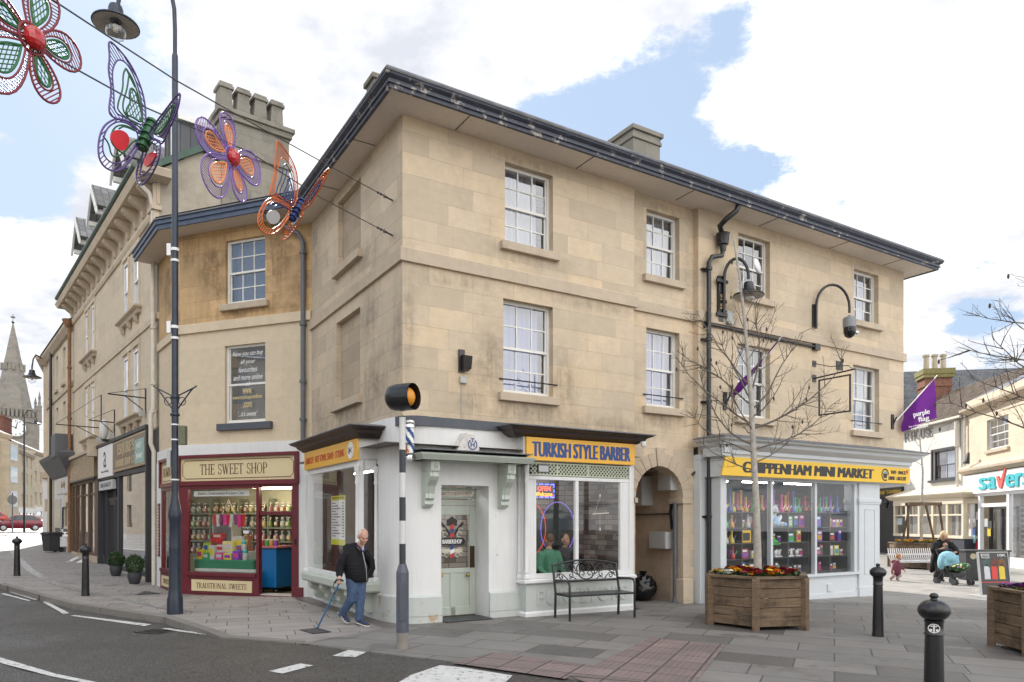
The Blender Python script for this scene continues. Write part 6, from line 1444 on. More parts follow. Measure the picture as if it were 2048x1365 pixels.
for x in (FT.U(186, -.1), FT.U(221, -.1), FT.U(276, -.1)):
 m = MB(); y0, y1, z0, z1 = -.05, 2.4, rz + .05, rz + 1.2; wv = .6
 m.quad((x - wv, y0, z0), (x + wv, y0, z0), (x + wv, y0, z1), (x, y0, z1 + .62), (x - wv, y0, z1))
 for s_ in (-1, 1): m.quad((x + s_ * wv, y0, z0), (x + s_ * wv, y1, z1), (x + s_ * wv, y0, z1))
 dm = m.build('dormer', WHITEP, TR_)
 r = MB()
 for s_ in (-1, 1):
  r.prism([(x + s_ * (wv + .22), z1 - .2), (x, z1 + .68), (x, z1 + .76), (x + s_ * (wv + .3), z1 - .18)], y0 - .38, y1 + .6)
 r.build('dormer_roof', slate('pale_dormer_slate', (.20, .20, .205)), dm)
 b = MB()
 for s_ in (-1, 1):
  b.prism([(x + s_ * (wv + .24), z1 - .4), (x, z1 + .48), (x, z1 + .67), (x + s_ * (wv + .24), z1 - .2)], y0 - .42, y0 - .36)
  b.box(x + s_ * wv - .06, x + s_ * wv + .06, y0 - .36, y0, z1 - .36, z1 - .22)
 b.build('barge_board', WHITEP, dm)
 MB().box(x - .36, x + .36, y0 - .02, y0 + .01, z0 + .45, z1 - .05).build('dormer_window', GLASSD, dm)
MG = MT((TL, 0, 0)) @ MR(R(90), 4, 'Z')
MB().prism([(0, 3.0), (4.6, 3.0), (4.6, 10.2), (3.3, 10.6), (1.05, 11.15), (0.0, 10.35)], 0, .3).build('gable_wall', S_GABLE, TR_, MG)
MB().prism([(-.25, 10.22), (1.05, 11.12), (1.05, 11.3), (-.25, 10.4)], -.12, .36).prism([(1.05, 11.12), (1.75, 10.85), (1.75, 11.0), (1.05, 11.3)], -.12, .36).build('gable_coping', GREENGUT, TR_, MG)
st = MB().box(1.5, 3.32, -.06, .75, 3.0, 12.15).box(1.44, 3.38, -.12, .8, 11.3, 11.42); st.box(1.44, 3.38, -.14, .82, 12.15, 12.3).box(1.38, 3.44, -.2, .88, 12.3, 12.42)
CH_ = st.build('chimney', S_STACK, TR_, MG, bevel=.012)
for i in range(4):
 x = 1.66 + i * .46
 MB().prism([(x - .19, 12.42), (x + .19, 12.42), (x + .15, 13.05), (x - .15, 13.05)], .1, .5).box(x - .2, x + .2, .05, .55, 13.05, 13.13).box(x - .17, x + .17, .08, .52, 13.13, 13.2).build('chimney_pot', S_STACK, CH_, bevel=.01)
MB().box(.5, 1.48, .5, 1.6, 10.3, 12.0).build('dormer_cheek', SLATE, TR_, MG); MB().box(.35, 1.5, .4, 1.7, 12.0, 12.1).box(.4, .5, .45, .55, 10.3, 12.0).build('dormer_trim', WHITEP, TR_, MG)
MB().box(TL - .4, TL + .0, -.14, .05, 8.9, zc0 + .5).box(TL - .44, TL + .06, -.18, .05, 9.32, 9.44).build('end_pilaster', S_TRIM, TR_)
dp = MB(); ud = TL - .12
pipe(dp, [(ud - .05, -.5, zc0 + .7), (ud - .02, -.45, zc0 + .5), (ud + .02, -.2, zc0 + .25), (ud + .02, -.12, zc0 - .05), (ud + .02, -.11, 4.4), (ud + .02, -.17, 4.2), (ud + .02, -.17, 3.5), (ud + .02, -.1, 3.3), (ud + .02, -.1, -.1)], .055, 10, [(ud + .02, -.11, z) for z in (8.2, 6.4, 5.0, 4.3)])
dp.build('downpipe', PIPEW, TR_, smooth=50)
rp = MB(); pipe(rp, [(.08, -.14, 9.2), (.08, -.14, .3)], .065, 10, [(.08, -.14, z) for z in (7.6, 5.6, 3.9)]); rp.lathe([(.07, -.2), (.2, .05), (.2, .1)], (.08, -.2, 9.4), 10); rp.build('rusty_downpipe', RUST, TR_, smooth=50)
bs = MB()
bs.box(6.06, 12.96, -.16, .02, 3.95, 4.05); bs.box(6.06, 6.2, -.14, .02, .0, 3.95); bs.box(12.84, 12.96, -.14, .02, -.2, 3.95); bs.box(6.2, 12.84, -.10, .02, 2.88, 3.0)
bs.box(9.0, 9.22, -.08, .02, .1, 2.88); bs.box(9.22, 12.84, -.06, .02, .1, .24); bs.box(9.22, 9.28, -.05, .02, .24, 2.88); bs.box(12.78, 12.84, -.05, .02, .24, 2.88)
BSH = bs.build('shop_window', CHARCOAL, TR_, bevel=.005)
MB().quad((9.28, -.02, .24), (12.78, -.02, .24), (12.78, -.02, 2.88), (9.28, -.02, 2.88)).build('pane', GLASSD, BSH)
MB().box(9.1, 12.9, -.07, .05, -.5, .1).build('stall_riser', S_TRIM, TR_)
for (a, b) in ((9.5, 10.1), (11.3, 12.3)): MB().box(a, b, .5, .52, .3, 2.6).build('window_drape', pm('grey_drape', (.2, .22, .22), .8), BSH)
MB().box(9.3, 9.6, .04, .05, 1.0, 1.5).build('window_poster', pm('pale_poster', (.45, .55, .62), .5), BSH)
dd = MB()
for a, b in ((6.7, 7.75), (7.85, 8.9)):
 dd.box(a, a + .12, .1, .15, .12, 2.2); dd.box(b - .12, b, .1, .15, .12, 2.2); dd.box(a + .12, b - .12, .1, .15, 2.08, 2.2); dd.box(a + .12, b - .12, .1, .15, .12, .5)
dd.box(6.2, 9.0, .08, .16, 2.2, 2.3); dd.box(6.2, 6.7, .05, .15, .1, 2.88); dd.box(8.9, 9.0, .05, .15, .1, 2.88); dd.box(7.75, 7.85, .08, .16, .1, 2.88)
DD = dd.build('door', CHARCOAL, TR_)
MB().quad((6.7, .13, .5), (8.9, .13, .5), (8.9, .13, 2.85), (6.7, .13, 2.85)).build('pane', GLASSD, DD)
bw = MB(); BRW = pm('brown_timber', (.105, .06, .035), .5, var=.2, scale=6)
bw.box(.2, .5, -.08, .02, .2, 3.0); bw.box(5.0, 5.6, -.06, .02, .2, 3.0); bw.box(.5, 5.0, -.08, .02, 2.9, 3.05); bw.box(.5, 5.0, -.06, .02, 2.45, 2.52)
for x in (1.0, 2.4, 3.9): bw.box(x, x + .3, -.09, .02, .4, 2.95)
bw.box(.5, 5.0, -.06, .02, .35, .45)
BWN = bw.build('shop_window', BRW, TR_, bevel=.005)
MB().quad((.5, -.02, .45), (5.0, -.02, .45), (5.0, -.02, 2.9), (.5, -.02, 2.9)).build('pane', GLASSD, BWN)
MB().box(.15, 6.05, -.1, .05, -.5, .36).build('stall_riser', S_TRIM, TR_)
MB().box(5.6, 6.05, -.03, .05, .1, 3.0).box(.1, 6.05, -.2, .05, 3.92, 4.04).box(5.75, 6.05, -.4, .03, 3.7, 4.25).build('shop_pilaster', S_TRIM, TR_, bevel=.01)
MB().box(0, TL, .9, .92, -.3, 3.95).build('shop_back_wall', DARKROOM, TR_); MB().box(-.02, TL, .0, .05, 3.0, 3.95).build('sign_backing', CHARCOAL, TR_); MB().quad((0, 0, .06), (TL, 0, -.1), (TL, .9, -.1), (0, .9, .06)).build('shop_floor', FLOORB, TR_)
t = FT.thing('shop_sign', "brown sign reading ESQUIRE'S BARBER SHOP LTD over the black shopfront", 'shop sign')
MB().box(8.62, 12.82, -.13, -.02, 3.02, 3.93).build('board', pm('bronze_sign', (.16, .115, .075), .3, var=.1), t)
serif("ESQUIRE'S", 10.4, 3.66, 2.2, .3, CREAMSIGN, t, -.13); serif("BARBER SHOP LTD", 10.4, 3.26, 2.7, .2, CREAMSIGN, t, -.13)
MB().box(11.6, 12.7, -.136, -.13, 3.1, 3.75).build('teal_panel', pm('teal_panel', (.25, .42, .4), .3), t); text('HOT', 12.15, 3.58, .6, .15, WHITELET, t, -.136); text('SHAVE', 12.15, 3.3, .7, .14, WHITELET, t, -.136)
MB().box(8.62, 12.82, -.136, -.13, 3.06, 3.08).box(8.62, 12.82, -.136, -.13, 3.88, 3.90).build('gold_line', GOLDLET, t)
t = FT.thing('shop_sign', 'white sign with a grey letter a beside the bronze barber sign', 'shop sign')
MB().box(6.22, 8.58, -.14, -.02, 2.95, 3.93).build('board', WHITELET, t); text('a', 7.4, 3.5, .42, .5, CHARCOAL, t, -.14); text('hair and beauty', 7.4, 3.12, 1.2, .1, CHARCOAL, t, -.14)
MB().box(6.25, 8.5, -.12, -.02, 2.55, 2.84).build('lower_board', pm('pale_grey_sign', (.5, .5, .52), .5), t); text('HAIR & BEAUTY', 7.4, 2.7, 1.7, .13, CHARCOAL, t, -.12)
t = FT.thing('shop_sign', 'blank bronze fascia sign over the brown timber shopfront', 'shop sign')
MB().box(.3, 5.6, -.16, -.02, 3.06, 3.9).build('board', pm('bronze_fascia', (.26, .19, .11), .25, var=.12), t); MB().box(.2, 5.7, -.18, -.02, 3.0, 3.06).box(.2, 5.7, -.18, -.02, 3.9, 3.95).build('trim', CHARCOAL, t)
def bracket(u, z, L_, label, fr=FT, up=.5):
 t = fr.thing('iron_bracket', label, 'sign bracket'); m = MB()
 m.box(u - .03, u + .03, -.03, -.002, z - .3, z + up); m.tube([(u, -.02, z + .1), (u, -L_, z + .12)], .018, 6); m.tube([(u, -.02, z - .25), (u, -L_ * .55, z + .1)], .013, 6); m.tube([(u, -.02, z + up), (u, -L_, z + .13)], .008, 5)
 m.build('bracket', BLACKM, t)
 MB().box(u - .06, u + .06, -.16, -.03, z - .4, z - .22).build('foot_box', GREYBOX, t); return t
bracket(12.3, 4.72, .9, 'black iron sign bracket near the white downpipe', up=.35); bracket(8.2, 4.5, .7, 'black iron bracket left of the near sill of the terrace'); bracket(6.0, 4.55, 1.3, 'long thin iron bracket between the two terrace windows', up=1.2)
t = FT.thing('lamp_globe', 'pale oval wall lamp above the white letter sign', 'wall lamp'); MB().ball((7.9, -.25, 4.4), (.13, .13, .32), 14, 10).build('globe', WHT, t, smooth=180); MB().box(7.83, 7.97, -.3, -.0, 4.02, 4.1).build('mount', BLACKM, t)
# ---- next house up the street, then the one that juts out
N1o = T1o + Vector((-.628, .778)).normalized() * 9.0
FN = Frame(N1o.x, N1o.y, .628, -.778)
NB = FN.thing('narrow_stone_house', 'narrow stone house with grey shop cornice beyond the rusty downpipe', 'building')
Hn = []
for x in (2.0, 4.0, 6.2): Hn += [(x, x + .7, 4.7, 6.6, .2), (x, x + .7, 7.4, 8.9, .2)]
facade(MB(), 0, 9, -.5, 9.4, Hn, .2).build('wall', S_TERR, NB, fix=False)
for q in Hn: sash(NB, *q[:4], 2, 2, .12, None, frame=UPVC, sill=True)
MB().sweep([(0, 0), (9, 0)], [(-.05, 6.9), (.05, 6.92), (.05, 7.1), (-.05, 7.12)]).sweep([(0, 0), (9, 0)], [(-.05, 9.1), (.1, 9.15), (.25, 9.35), (.25, 9.5), (-.05, 9.55)]).build('string_course', S_TRIM, NB)
MB().quad((0, -.3, 9.5), (9, -.3, 9.5), (9, 4, 11.6), (0, 4, 11.6)).build('roof', SLATE, NB)
dp = MB(); pipe(dp, [(3.3, -.12, 9.3), (3.3, -.12, .5)], .06); dp.build('downpipe', BLACKM, NB, smooth=50)
wf = MB(); WSH = pm('bright_white_render', (.72, .72, .73), .6, var=.04)
wf.box(4.2, 9, -.08, .02, .2, 3.4)
wf.build('white_shopfront', WSH, NB)
MB().sweep([(4.0, .05), (4.0, -.1), (8.9, -.1), (8.9, .05)], [(-.1, 3.4), (.05, 3.4), (.12, 3.5), (.45, 4.1), (.5, 4.25), (-.1, 4.45)]).box(7.6, 8.9, -.6, .0, 4.1, 5.0).build('shop_cornice', pm('slate_grey_paint', (.12, .125, .14), .6, var=.1), NB)
m = MB().box(7.2, 8.5, -.12, -.06, .9, 2.7).box(4.7, 6.4, -.12, -.06, .5, 2.5); m.build('shop_window', GLASSD, NB)
MB().box(5.2, 8.6, -.12, -.08, 2.7, 3.35).build('sign_panel', pm('white_sign_panel', (.66, .65, .64), .5), NB)
text('doddy', 7.2, 3.03, 1.3, .36, pm('ochre_lettering', (.3, .2, .08), .5), NB, -.12, bold=.03)
MB().box(8.2, 8.9, -.16, -.1, 2.05, 2.3).tube([(8.55, -.3, 2.1), (8.55, -.3, 1.3), (8.3, -.3, 1.25)], .03, 6).build('wall_fittings', BLACKM, NB)
MB().box(6.6, 7.8, -.3, -.08, .5, .9).box(8.4, 9, -.1, .0, .2, .6).build('stall_riser', pm('bright_white_render', (.72, .72, .73), .6), NB)
J0 = N1o
FJ = Frame(J0.x + .42, J0.y - .75, 1, .12)
JB_ = FJ.thing('jutting_stone_house', 'tall stone house end standing out into the street with a hipped slate roof', 'building')
MB().quad((0, 0, -.5), (.62, 0, -.5), (.62, 0, 9.3), (0, 0, 9.3)).quad((0, 0, -.5), (-2.6, 6.6, -.5), (-2.6, 6.6, 9.3), (0, 0, 9.3)).build('wall', S_TERR, JB_, fix=False)
MB().sweep([(-2.6, 6.6), (0, 0), (.62, 0)], [(-.1, 9.0), (.1, 9.05), (.3, 9.3), (.32, 9.45), (-.1, 9.5)]).build('cornice', S_TRIM, JB_)
MB().add([(-.25, -.2, 9.45), (.62, -.2, 9.45), (.4, 3, 10.4), (-2.7, 6.6, 9.45)], [(0, 1, 2), (0, 2, 3)]).build('roof', SLATE, JB_)
MB().box(.0, .6, -.07, .02, -.3, 3.6).build('white_ground_floor', WSH, JB_); MB().box(-.05, .62, -.2, .02, 3.6, 3.9).build('ground_floor_cornice', S_TRIM, JB_)
m = MB()
for q in ((.1, .25, 2.0, 2.6), (.2, .45, .9, 1.5), (.3, .5, 2.8, 3.3)): m.box(q[0], q[1], -.085, -.07, q[2], q[3])
m.build('bare_stone_patch', S_TRIM, JB_)
# ---------------------------------------------------------------- church and the far row
cd_ = 150.0
cc_ = at_depth(26, 1040, cd_)
gz = 2.6
CHU = thing('church', 'grey stone church tower with a tall spire, pierced parapet and white clock face', 'church', (cc_.x, cc_.y, 0), R(38))
hw = 4.25
zp = EYE + (1040 - 838) / FPX * cd_; za = EYE + (1040 - 648) / FPX * cd_
tw = MB().box(-hw, hw, -hw, hw, -1, zp); tw.build('tower', S_CHURCH, CHU)
MB().sweep([(-hw, -hw), (hw, -hw), (hw, hw), (-hw, hw)], [(-.1, zp - 1.2), (.25, zp - 1.0), (.25, zp - .7), (-.1, zp - .6)], closed=True).build('string_course', S_CHURCH, CHU)
pp = MB()
for sx, sy, dx, dy in ((-hw, -hw, 1, 0), (hw, -hw, 0, 1), (hw, hw, -1, 0), (-hw, hw, 0, -1)):
 a = Vector((sx, sy)); d = Vector((dx, dy))
 for i in range(12):
  p = a + d * (2 * hw * (i + .5) / 12); pp.box(p.x - .2, p.x + .2, p.y - .2, p.y + .2, zp, zp + 1.5)
 e = a + d * 2 * hw
 pp.box(min(a.x, e.x) - .22, max(a.x, e.x) + .22, min(a.y, e.y) - .22, max(a.y, e.y) + .22, zp + 1.5, zp + 1.85)
pp.build('parapet', S_CHURCH, CHU)
for sx, sy in ((-1, -1), (1, -1), (1, 1), (-1, 1)):
 m = MB().box(sx * hw - .4, sx * hw + .4, sy * hw - .4, sy * hw + .4, zp - 1, zp + 2.2)
 m.lathe([(.45, zp + 2.2), (.5, zp + 2.5), (.28, zp + 2.6), (.2, zp + 4), (.3, zp + 4.1), (.1, zp + 5.2), (.01, zp + 5.6)], (sx * hw, sy * hw, 0), 6); m.build('pinnacle', S_CHURCH, CHU)
sp_ = MB(); zb1 = zp + 5.5; zm_ = EYE + (1040 - 735) / FPX * cd_
def oct_(r): return [(r * cos(R(22.5 + 45 * i)), r * sin(R(22.5 + 45 * i))) for i in range(8)]
r0 = 3.9; rat = lambda z: max(.05, r0 * (za - z) / (za - zp))
vs = [(x, y, zp) for x, y in oct_(r0)] + [(x, y, za) for x, y in oct_(.12)]
sp_.add(vs, [(i, (i + 1) % 8, 8 + (i + 1) % 8, 8 + i) for i in range(8)] + [tuple(range(8, 16))])
for z in (zm_, zm_ - .6):
 r = rat(z); sp_.add([(x, y, z) for x, y in oct_(r + .1)] + [(x, y, z + .4) for x, y in oct_(r + .06)], [(i, (i + 1) % 8, 8 + (i + 1) % 8, 8 + i) for i in range(8)] + [tuple(range(8)), tuple(range(8, 16))])
for i in range(8):
 r = rat(zm_) + .12; sp_.box(r * cos(R(45 * i)) - .25, r * cos(R(45 * i)) + .25, r * sin(R(45 * i)) - .25, r * sin(R(45 * i)) + .25, zm_ - .8, zm_ + .7)
SPI = sp_.build('spire', S_CHURCH, CHU)
MB().ball((0, 0, za + .3), .28, 10, 7).tube([(0, 0, za), (0, 0, za + 2.0)], .06, 6).box(-.4, .4, -.04, .04, za + 1.2, za + 1.5).build('weather_vane', CHARCOAL, SPI)
zc_ = EYE + (1040 - 860) / FPX * cd_
MF = MT((.2, -hw - .02, zc_))
MB().prism([(2.0 * cos(i * pi / 16), 2.0 * sin(i * pi / 16)) for i in range(32)], 0, -.2).build('clock_surround', S_CHURCH, CHU, MF)
ck = MB().prism([(1.72 * cos(i * pi / 16), 1.72 * sin(i * pi / 16)) for i in range(32)], -.2, -.28).build('clock', WHITELET, CHU, MF)
m = MB()
for i in range(12):
 a = R(30 * i); m.prism([(r * cos(a) + s_ * .07 * -sin(a), r * sin(a) + s_ * .07 * cos(a)) for r, s_ in ((1.25, -1), (1.55, -1), (1.55, 1), (1.25, 1))], -.28, -.31)
for a, L_ in ((R(75), 1.3), (R(160), .9)): m.prism([(r * cos(a) + s_ * .08 * -sin(a), r * sin(a) + s_ * .08 * cos(a)) for r, s_ in ((-.2, -1), (L_, -.6), (L_, .6), (-.2, 1))], -.28, -.33)
m.build('hands_and_numerals', BLACKLET, ck)
MB().prism([(-.9, -2.6), (.9, -2.6), (.9, .6), (.5, 1.5), (0, 1.9), (-.5, 1.5), (-.9, .6)], 0, .1).build('belfry_louvre', DARKROOM, CHU, MT((-hw + .02, -.6, zc_ - .5)) @ MR(R(-90), 4, 'Z'))
def row_house(name, label, pxa, da, pxb, db, ztop, nwin, zbase, floors, shop=None, mat=S_CREAM, roofh=2.2, win=(.55, 1.6)):
 A, B = at_depth(pxa, 1040, da), at_depth(pxb, 1040, db)
 f = Frame(A.x, A.y, B.x - A.x, B.y - A.y); L_ = (B - A).to_2d().length
 t = f.thing(name, label, 'building')
 H = []
 for fz in floors:
  for i in range(nwin):
   x = L_ * (i + .5) / nwin; H.append((x - win[0], x + win[0], fz, fz + win[1], .25))
 facade(MB(), 0, L_, -1, ztop, H, .25).quad((0, 0, -1), (0, 9, -1), (0, 9, ztop), (0, 0, ztop)).quad((L_, 0, -1), (L_, 9, -1), (L_, 9, ztop), (L_, 0, ztop)).build('wall', mat, t, fix=False)
 MB().sweep([(0, 0), (L_, 0)], [(-.05, ztop - .5), (.12, ztop - .45), (.3, ztop - .15), (.3, ztop), (-.1, ztop + .03)]).build('cornice', S_TRIM, t)
 MB().quad((-.1, -.3, ztop), (L_ + .1, -.3, ztop), (L_ + .1, 4.5, ztop + roofh), (-.1, 4.5, ztop + roofh)).quad((-.1, 9, ztop), (L_ + .1, 9, ztop), (L_ + .1, 4.5, ztop + roofh), (-.1, 4.5, ztop + roofh)).build('roof', SLATE, t)
 for q in H:
  w_ = MB().box(q[0], q[1], .2, .26, q[2], q[2] + .06).box(q[0], q[1], .2, .26, q[3] - .06, q[3]).box(q[0], q[0] + .06, .2, .26, q[2], q[3]).box(q[1] - .06, q[1], .2, .26, q[2], q[3]).box(q[0], q[1], .19, .25, (q[2] + q[3]) / 2 - .04, (q[2] + q[3]) / 2 + .04)
  w_ = w_.build('window', WHITEP, t); MB().quad((q[0], .24, q[2]), (q[1], .24, q[2]), (q[1], .24, q[3]), (q[0], .24, q[3])).build('pane', GLASSD, w_)
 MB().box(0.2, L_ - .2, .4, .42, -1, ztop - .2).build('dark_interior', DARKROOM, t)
 if shop:
  m = MB().box(.3, L_ - .3, -.25, .02, shop - .6, shop).box(.3, .7, -.2, .02, -1, shop - .6).box(L_ - .7, L_ - .3, -.2, .02, -1, shop - .6)
  n = max(2, int(L_ / 2.5))
  for i in range(1, n): x = .5 + (L_ - 1) * i / n; m.box(x - .12, x + .12, -.18, .02, -1, shop - .6)
  s_ = m.build('shopfront', WHITEP, t); MB().box(.7, L_ - .7, -.1, -.05, zbase, shop - .6).build('pane', GLASSD, s_)
 return t, f, L_
ht, hf, hl_ = row_house('stone_town_house', 'cream stone town house with a projecting bay at the far left', -40, 72, 19, 80, 10.9, 3, 1.5, (3.0, 5.6, 8.0), 2.7, win=(.6, 1.7))
m = MB().box(hl_ - 3.6, hl_ - .5, -1.0, .0, -1, 10.0); bb = m.build('bay', S_CREAM, ht)
for z in (3.0, 5.6, 8.0): MB().box(hl_ - 3.2, hl_ - 1.0, -1.05, -.98, z, z + 1.7).build('bay_window', GLASSD, bb)
ht, hf, hl_ = row_house('stone_town_house', 'long cream stone town house with a white shopfront down the street', 19, 80, 67, 94, 9.9, 5, 1.8, (3.2, 5.8, 8.0), 3.0, win=(.45, 1.5))
chimney(ht, 2.0, 4.0, 3.4, 5.2, 9.5, 13.4, brickmat('red_chimney_brick', (.17, .05, .035), (.26, .09, .06), (.2, .15, .12)), 3)
chimney(ht, 9.0, 10.2, 3.4, 4.6, 9.5, 12.6, bpy.data.materials['red_chimney_brick'], 2)
ht, hf, hl_ = row_house('stone_town_house', 'lower cream stone house with an iron stair at the right end of the far row', 67, 94, 95, 101, 10.6, 3, 2.0, (3.6, 6.4), 3.3, win=(.5, 1.6))
chimney(ht, .5, 4.2, 3.4, 4.8, 10, 15.0, bpy.data.materials['red_chimney_brick'], 3)
# ---------------------------------------------------------------- right side of the square
WA = at_depth(1932, 1040, 33.5);
ang_n = Vector((-.048, -1)).normalized()       # towards the camera along the facade
FWo = Vector((WA.x, WA.y)) - ang_n * 16
FW = Frame(FWo.x, FWo.y, ang_n.x, ang_n.y)     # u grows towards the camera
LW = 16.0
uw0, _ = FW.at(1807, 900)
zw = FW.at(1932, 831)[1]
WT = FW.thing('white_tavern', 'old white rendered tavern with a clay tile roof and cream bay window', 'building')
WR = pm('white_render', (.66, .64, .60), .85, var=.08, scale=1.2, bump=.9, bscale=3.0, streak=.15)
ua, zt_ = FW.at(1866, 905); ub, _ = FW.at(1912, 905); _, zb_ = FW.at(1866, 965)
facade(MB(), 0, LW, 2.95, zw, [(ua, ub, zb_ + .1, zt_, .2)], .2).build('wall', WR, WT, fix=False)
MB().quad((LW, 0, -.6), (LW, 6, -.6), (LW, 6, zw), (LW, 0, zw)).build('side_wall', WR, WT, fix=False)
bay_a, _ = FW.at(1786, 1000, .6); bay_b, _ = FW.at(1926, 1000, .6)
facade(MB(), 0, LW, -.6, 2.95, [(bay_a + .3, bay_b - .2, .4, 2.5, .3)], .3).build('ground_floor_wall', CHARCOAL, WT, fix=False)
ws = sash(WT, ua, ub, zb_ + .1, zt_, 2, 2, .1, NETC, frame=CHARCOAL, sill=False, cover=(.3, .9)); MB().box(ua - .3, ub + .2, -.12, .06, zb_ - .02, zb_ + .09).build('sill', CHARCOAL, ws); MB().box(ua - .12, ua, -.05, .02, zb_ + .1, zt_ + .1).box(ub, ub + .12, -.05, .02, zb_ + .1, zt_ + .1).box(ua - .12, ub + .12, -.05, .02, zt_, zt_ + .12).build('surround', CHARCOAL, ws)
CRM = pm('cream_joinery', (.66, .58, .44), .5, var=.04)
bz1 = FW.at(1926, 992, .6)[1]; bz0 = FW.at(1926, 1074, .6)[1]
m = MB(); n = 5
m.box(bay_a, bay_b, -.6, .1, bz1 - .35, bz1 - .05); m.box(bay_a, bay_b, -.6, .1, bz0 - .1, bz0 + .03)
for i in range(n + 1):
 x = bay_a + (bay_b - bay_a - .18) * i / n; m.box(x, x + .18, -.58, -.4, bz0, bz1 - .3)
m.box(bay_a, bay_b, -.57, -.42, bz1 - .9, bz1 - .82)
for i in range(n):
 x = bay_a + (bay_b - bay_a - .18) * (i + .5) / n; m.box(x + .06, x + .11, -.55, -.45, bz1 - .85, bz1 - .3)
bw_ = m.build('bay_window', CRM, WT, bevel=.01)
MB().quad((bay_a, -.5, bz0), (bay_b, -.5, bz0), (bay_b, -.5, bz1), (bay_a, -.5, bz1)).build('pane', GLASSS, bw_)
MB().sweep([(bay_a - .25, .1), (bay_a - .25, -.65), (bay_b + .15, -.65), (bay_b + .15, .1)], [(-.4, bz1 - .06), (.0, bz1 - .05), (.15, bz1 + .1), (.18, bz1 + .16), (-.6, bz1 + .5)]).build('bay_cornice', CRM, WT)
MB().box(bay_a, bay_b, -.55, .0, -.6, bz0 - .1).build('bay_plinth', pm('navy_plinth', (.03, .035, .05), .5), WT)
MB().box(bay_a, bay_b, 2.2, 2.25, 0, 2.8).build('interior_wall', pm('tavern_wall', (.3, .25, .18), .8), WT); MB().box(bay_a, bay_b, .3, 2.2, 2.75, 2.8).build('interior_ceiling', pm('tavern_wall', (.3, .25, .18), .8), WT)
MB().box(bay_a + .2, bay_a + .7, -.46, -.44, bz0 + .5, bz1 - 1.0).build('window_poster', pm('pale_blue_poster', (.5, .6, .68), .5), WT)
MB().box(13.6, 13.9, -.0, -.04, 0, 0.1)
sgn = FW.thing('tavern_sign', 'black fascia with gold letters reading MONK TAVERN', 'shop sign')
su0, sz0 = FW.at(1758, 995, .1); su1, sz1 = FW.at(1803, 978, .1)
MB().box(su0 - 2, su1 + .1, -.14, -.03, sz0 - .0, sz1 + .12).build('board', BLACKM, sgn); text('KING MONK TAVERN'[3:], (su0 + su1) / 2 - .5, (sz0 + sz1) / 2 + .06, 3.6, .2, YELLOWM, sgn, -.14)
lt = FW.thing('hanging_lantern', 'small carriage lantern on the dark tavern wall', 'wall lamp'); lu, lz = FW.at(1772, 1010, .3)
MB().lathe([(.08, 0), (.15, .3), (.18, .32), (.03, .45), (.02, .55)], (lu, -.3, lz - .2), 6).build('cage', BLACKM, lt); MB().lathe([(.075, .02), (.14, .28), (.001, .28)], (lu, -.3, lz - .2), 6).build('glass', pm('frosted_lantern', (.6, .58, .5), .4), lt); MB().tube([(lu, -.3, lz + .3), (lu, -.3, lz + .75), (lu, 0, lz + .8)], .02, 6).build('bracket', BLACKM, lt)
for body, u_, w_ in (('R', FW.at(1815, 875)[0], .55), ('HOUSE', FW.at(1844, 870)[0], 2.15)):
 zz_ = (FW.at(1844, 869)[1]); serif(body, u_, zz_, w_, .42, pm('grey_letters', (.22, .21, .2), .7), WT, -.01, ext=.03)
rh = 2.35
MB().quad((0, -.25, zw - .05), (LW, -.25, zw - .05), (LW, 3.4, zw + rh), (0, 3.4, zw + rh)).quad((0, 7, zw), (LW, 7, zw), (LW, 3.4, zw + rh), (0, 3.4, zw + rh)).build('roof', TILE, WT)
pt = MB()
for i in range(60):
 x = LW * (i + .5) / 60; pt.tube([(x, -.27, zw + .0), (x, 3.38, zw + rh + .05)], .06, 6)
pt.build('roof_tile_rolls', TILE, WT)
MB().sweep([(0, -.1), (LW, -.1)], [(.1, zw - .1), (.2, zw - .08), (.2, zw + .02), (.1, zw + .02)]).build('gutter', PIPEW, WT)
dp = MB(); pipe(dp, [(LW - .5, -.12, zw - .2), (LW - .5, -.12, zw - 1.4)], .12); pipe(dp, [(LW - .5, -.12, zw - 1.4), (LW - .5, -.12, 0)], .06); dp.build('downpipe', PIPEW, WT, smooth=50)
BRK = brickmat('chimney_brick', (.20, .07, .045), (.30, .12, .08), (.28, .22, .17))
c0 = at_depth(1850, 1040, 41); ztc = EYE + (1040 - 742) / FPX * 41
BC = thing('brick_house', 'slate-roofed house with a tall red brick chimney behind the tavern', 'building', (c0.x, c0.y, 0), R(-10))
m = MB().box(0, 1.4, 0, 1.1, 4, ztc - .4).box(-.06, 1.46, -.06, 1.16, ztc - .9, ztc - .8); ch_ = m.build('chimney', BRK, BC)
MB().box(-.1, 1.5, -.1, 1.2, ztc - .4, ztc - .2).box(-.14, 1.54, -.14, 1.24, ztc - .2, ztc + .1).build('chimney_cap', pm('mossy_cap', (.2, .18, .07), .9, var=.4), ch_)
for i in range(3): MB().lathe([(.2, 0), (.16, .1), (.14, .75), (.19, .8), (.19, .9), (.12, .9)], (.25 + i * .45, .55, ztc + .1), 12).build('chimney_pot', pm('buff_pot', (.42, .36, .27), .8), ch_)
zr = EYE + (1040 - 766) / FPX * 50
MB().add([(-6, 2, zr - 3), (12, 2, zr - 3), (12, 5.5, zr), (-6, 5.5, zr), (-6, 9, zr - 3), (12, 9, zr - 3)], [(0, 1, 2, 3), (3, 2, 5, 4)]).build('roof', SLATE, BC); MB().box(-6, 12, 2.3, 8.7, -1, zr - 2.9).build('wall', S_CREAM, BC)
FVo = Vector((WA.x, WA.y)); dv = Vector((-.224, -.975)).normalized()
FV = Frame(FVo.x, FVo.y, dv.x, dv.y); LV = 12.0
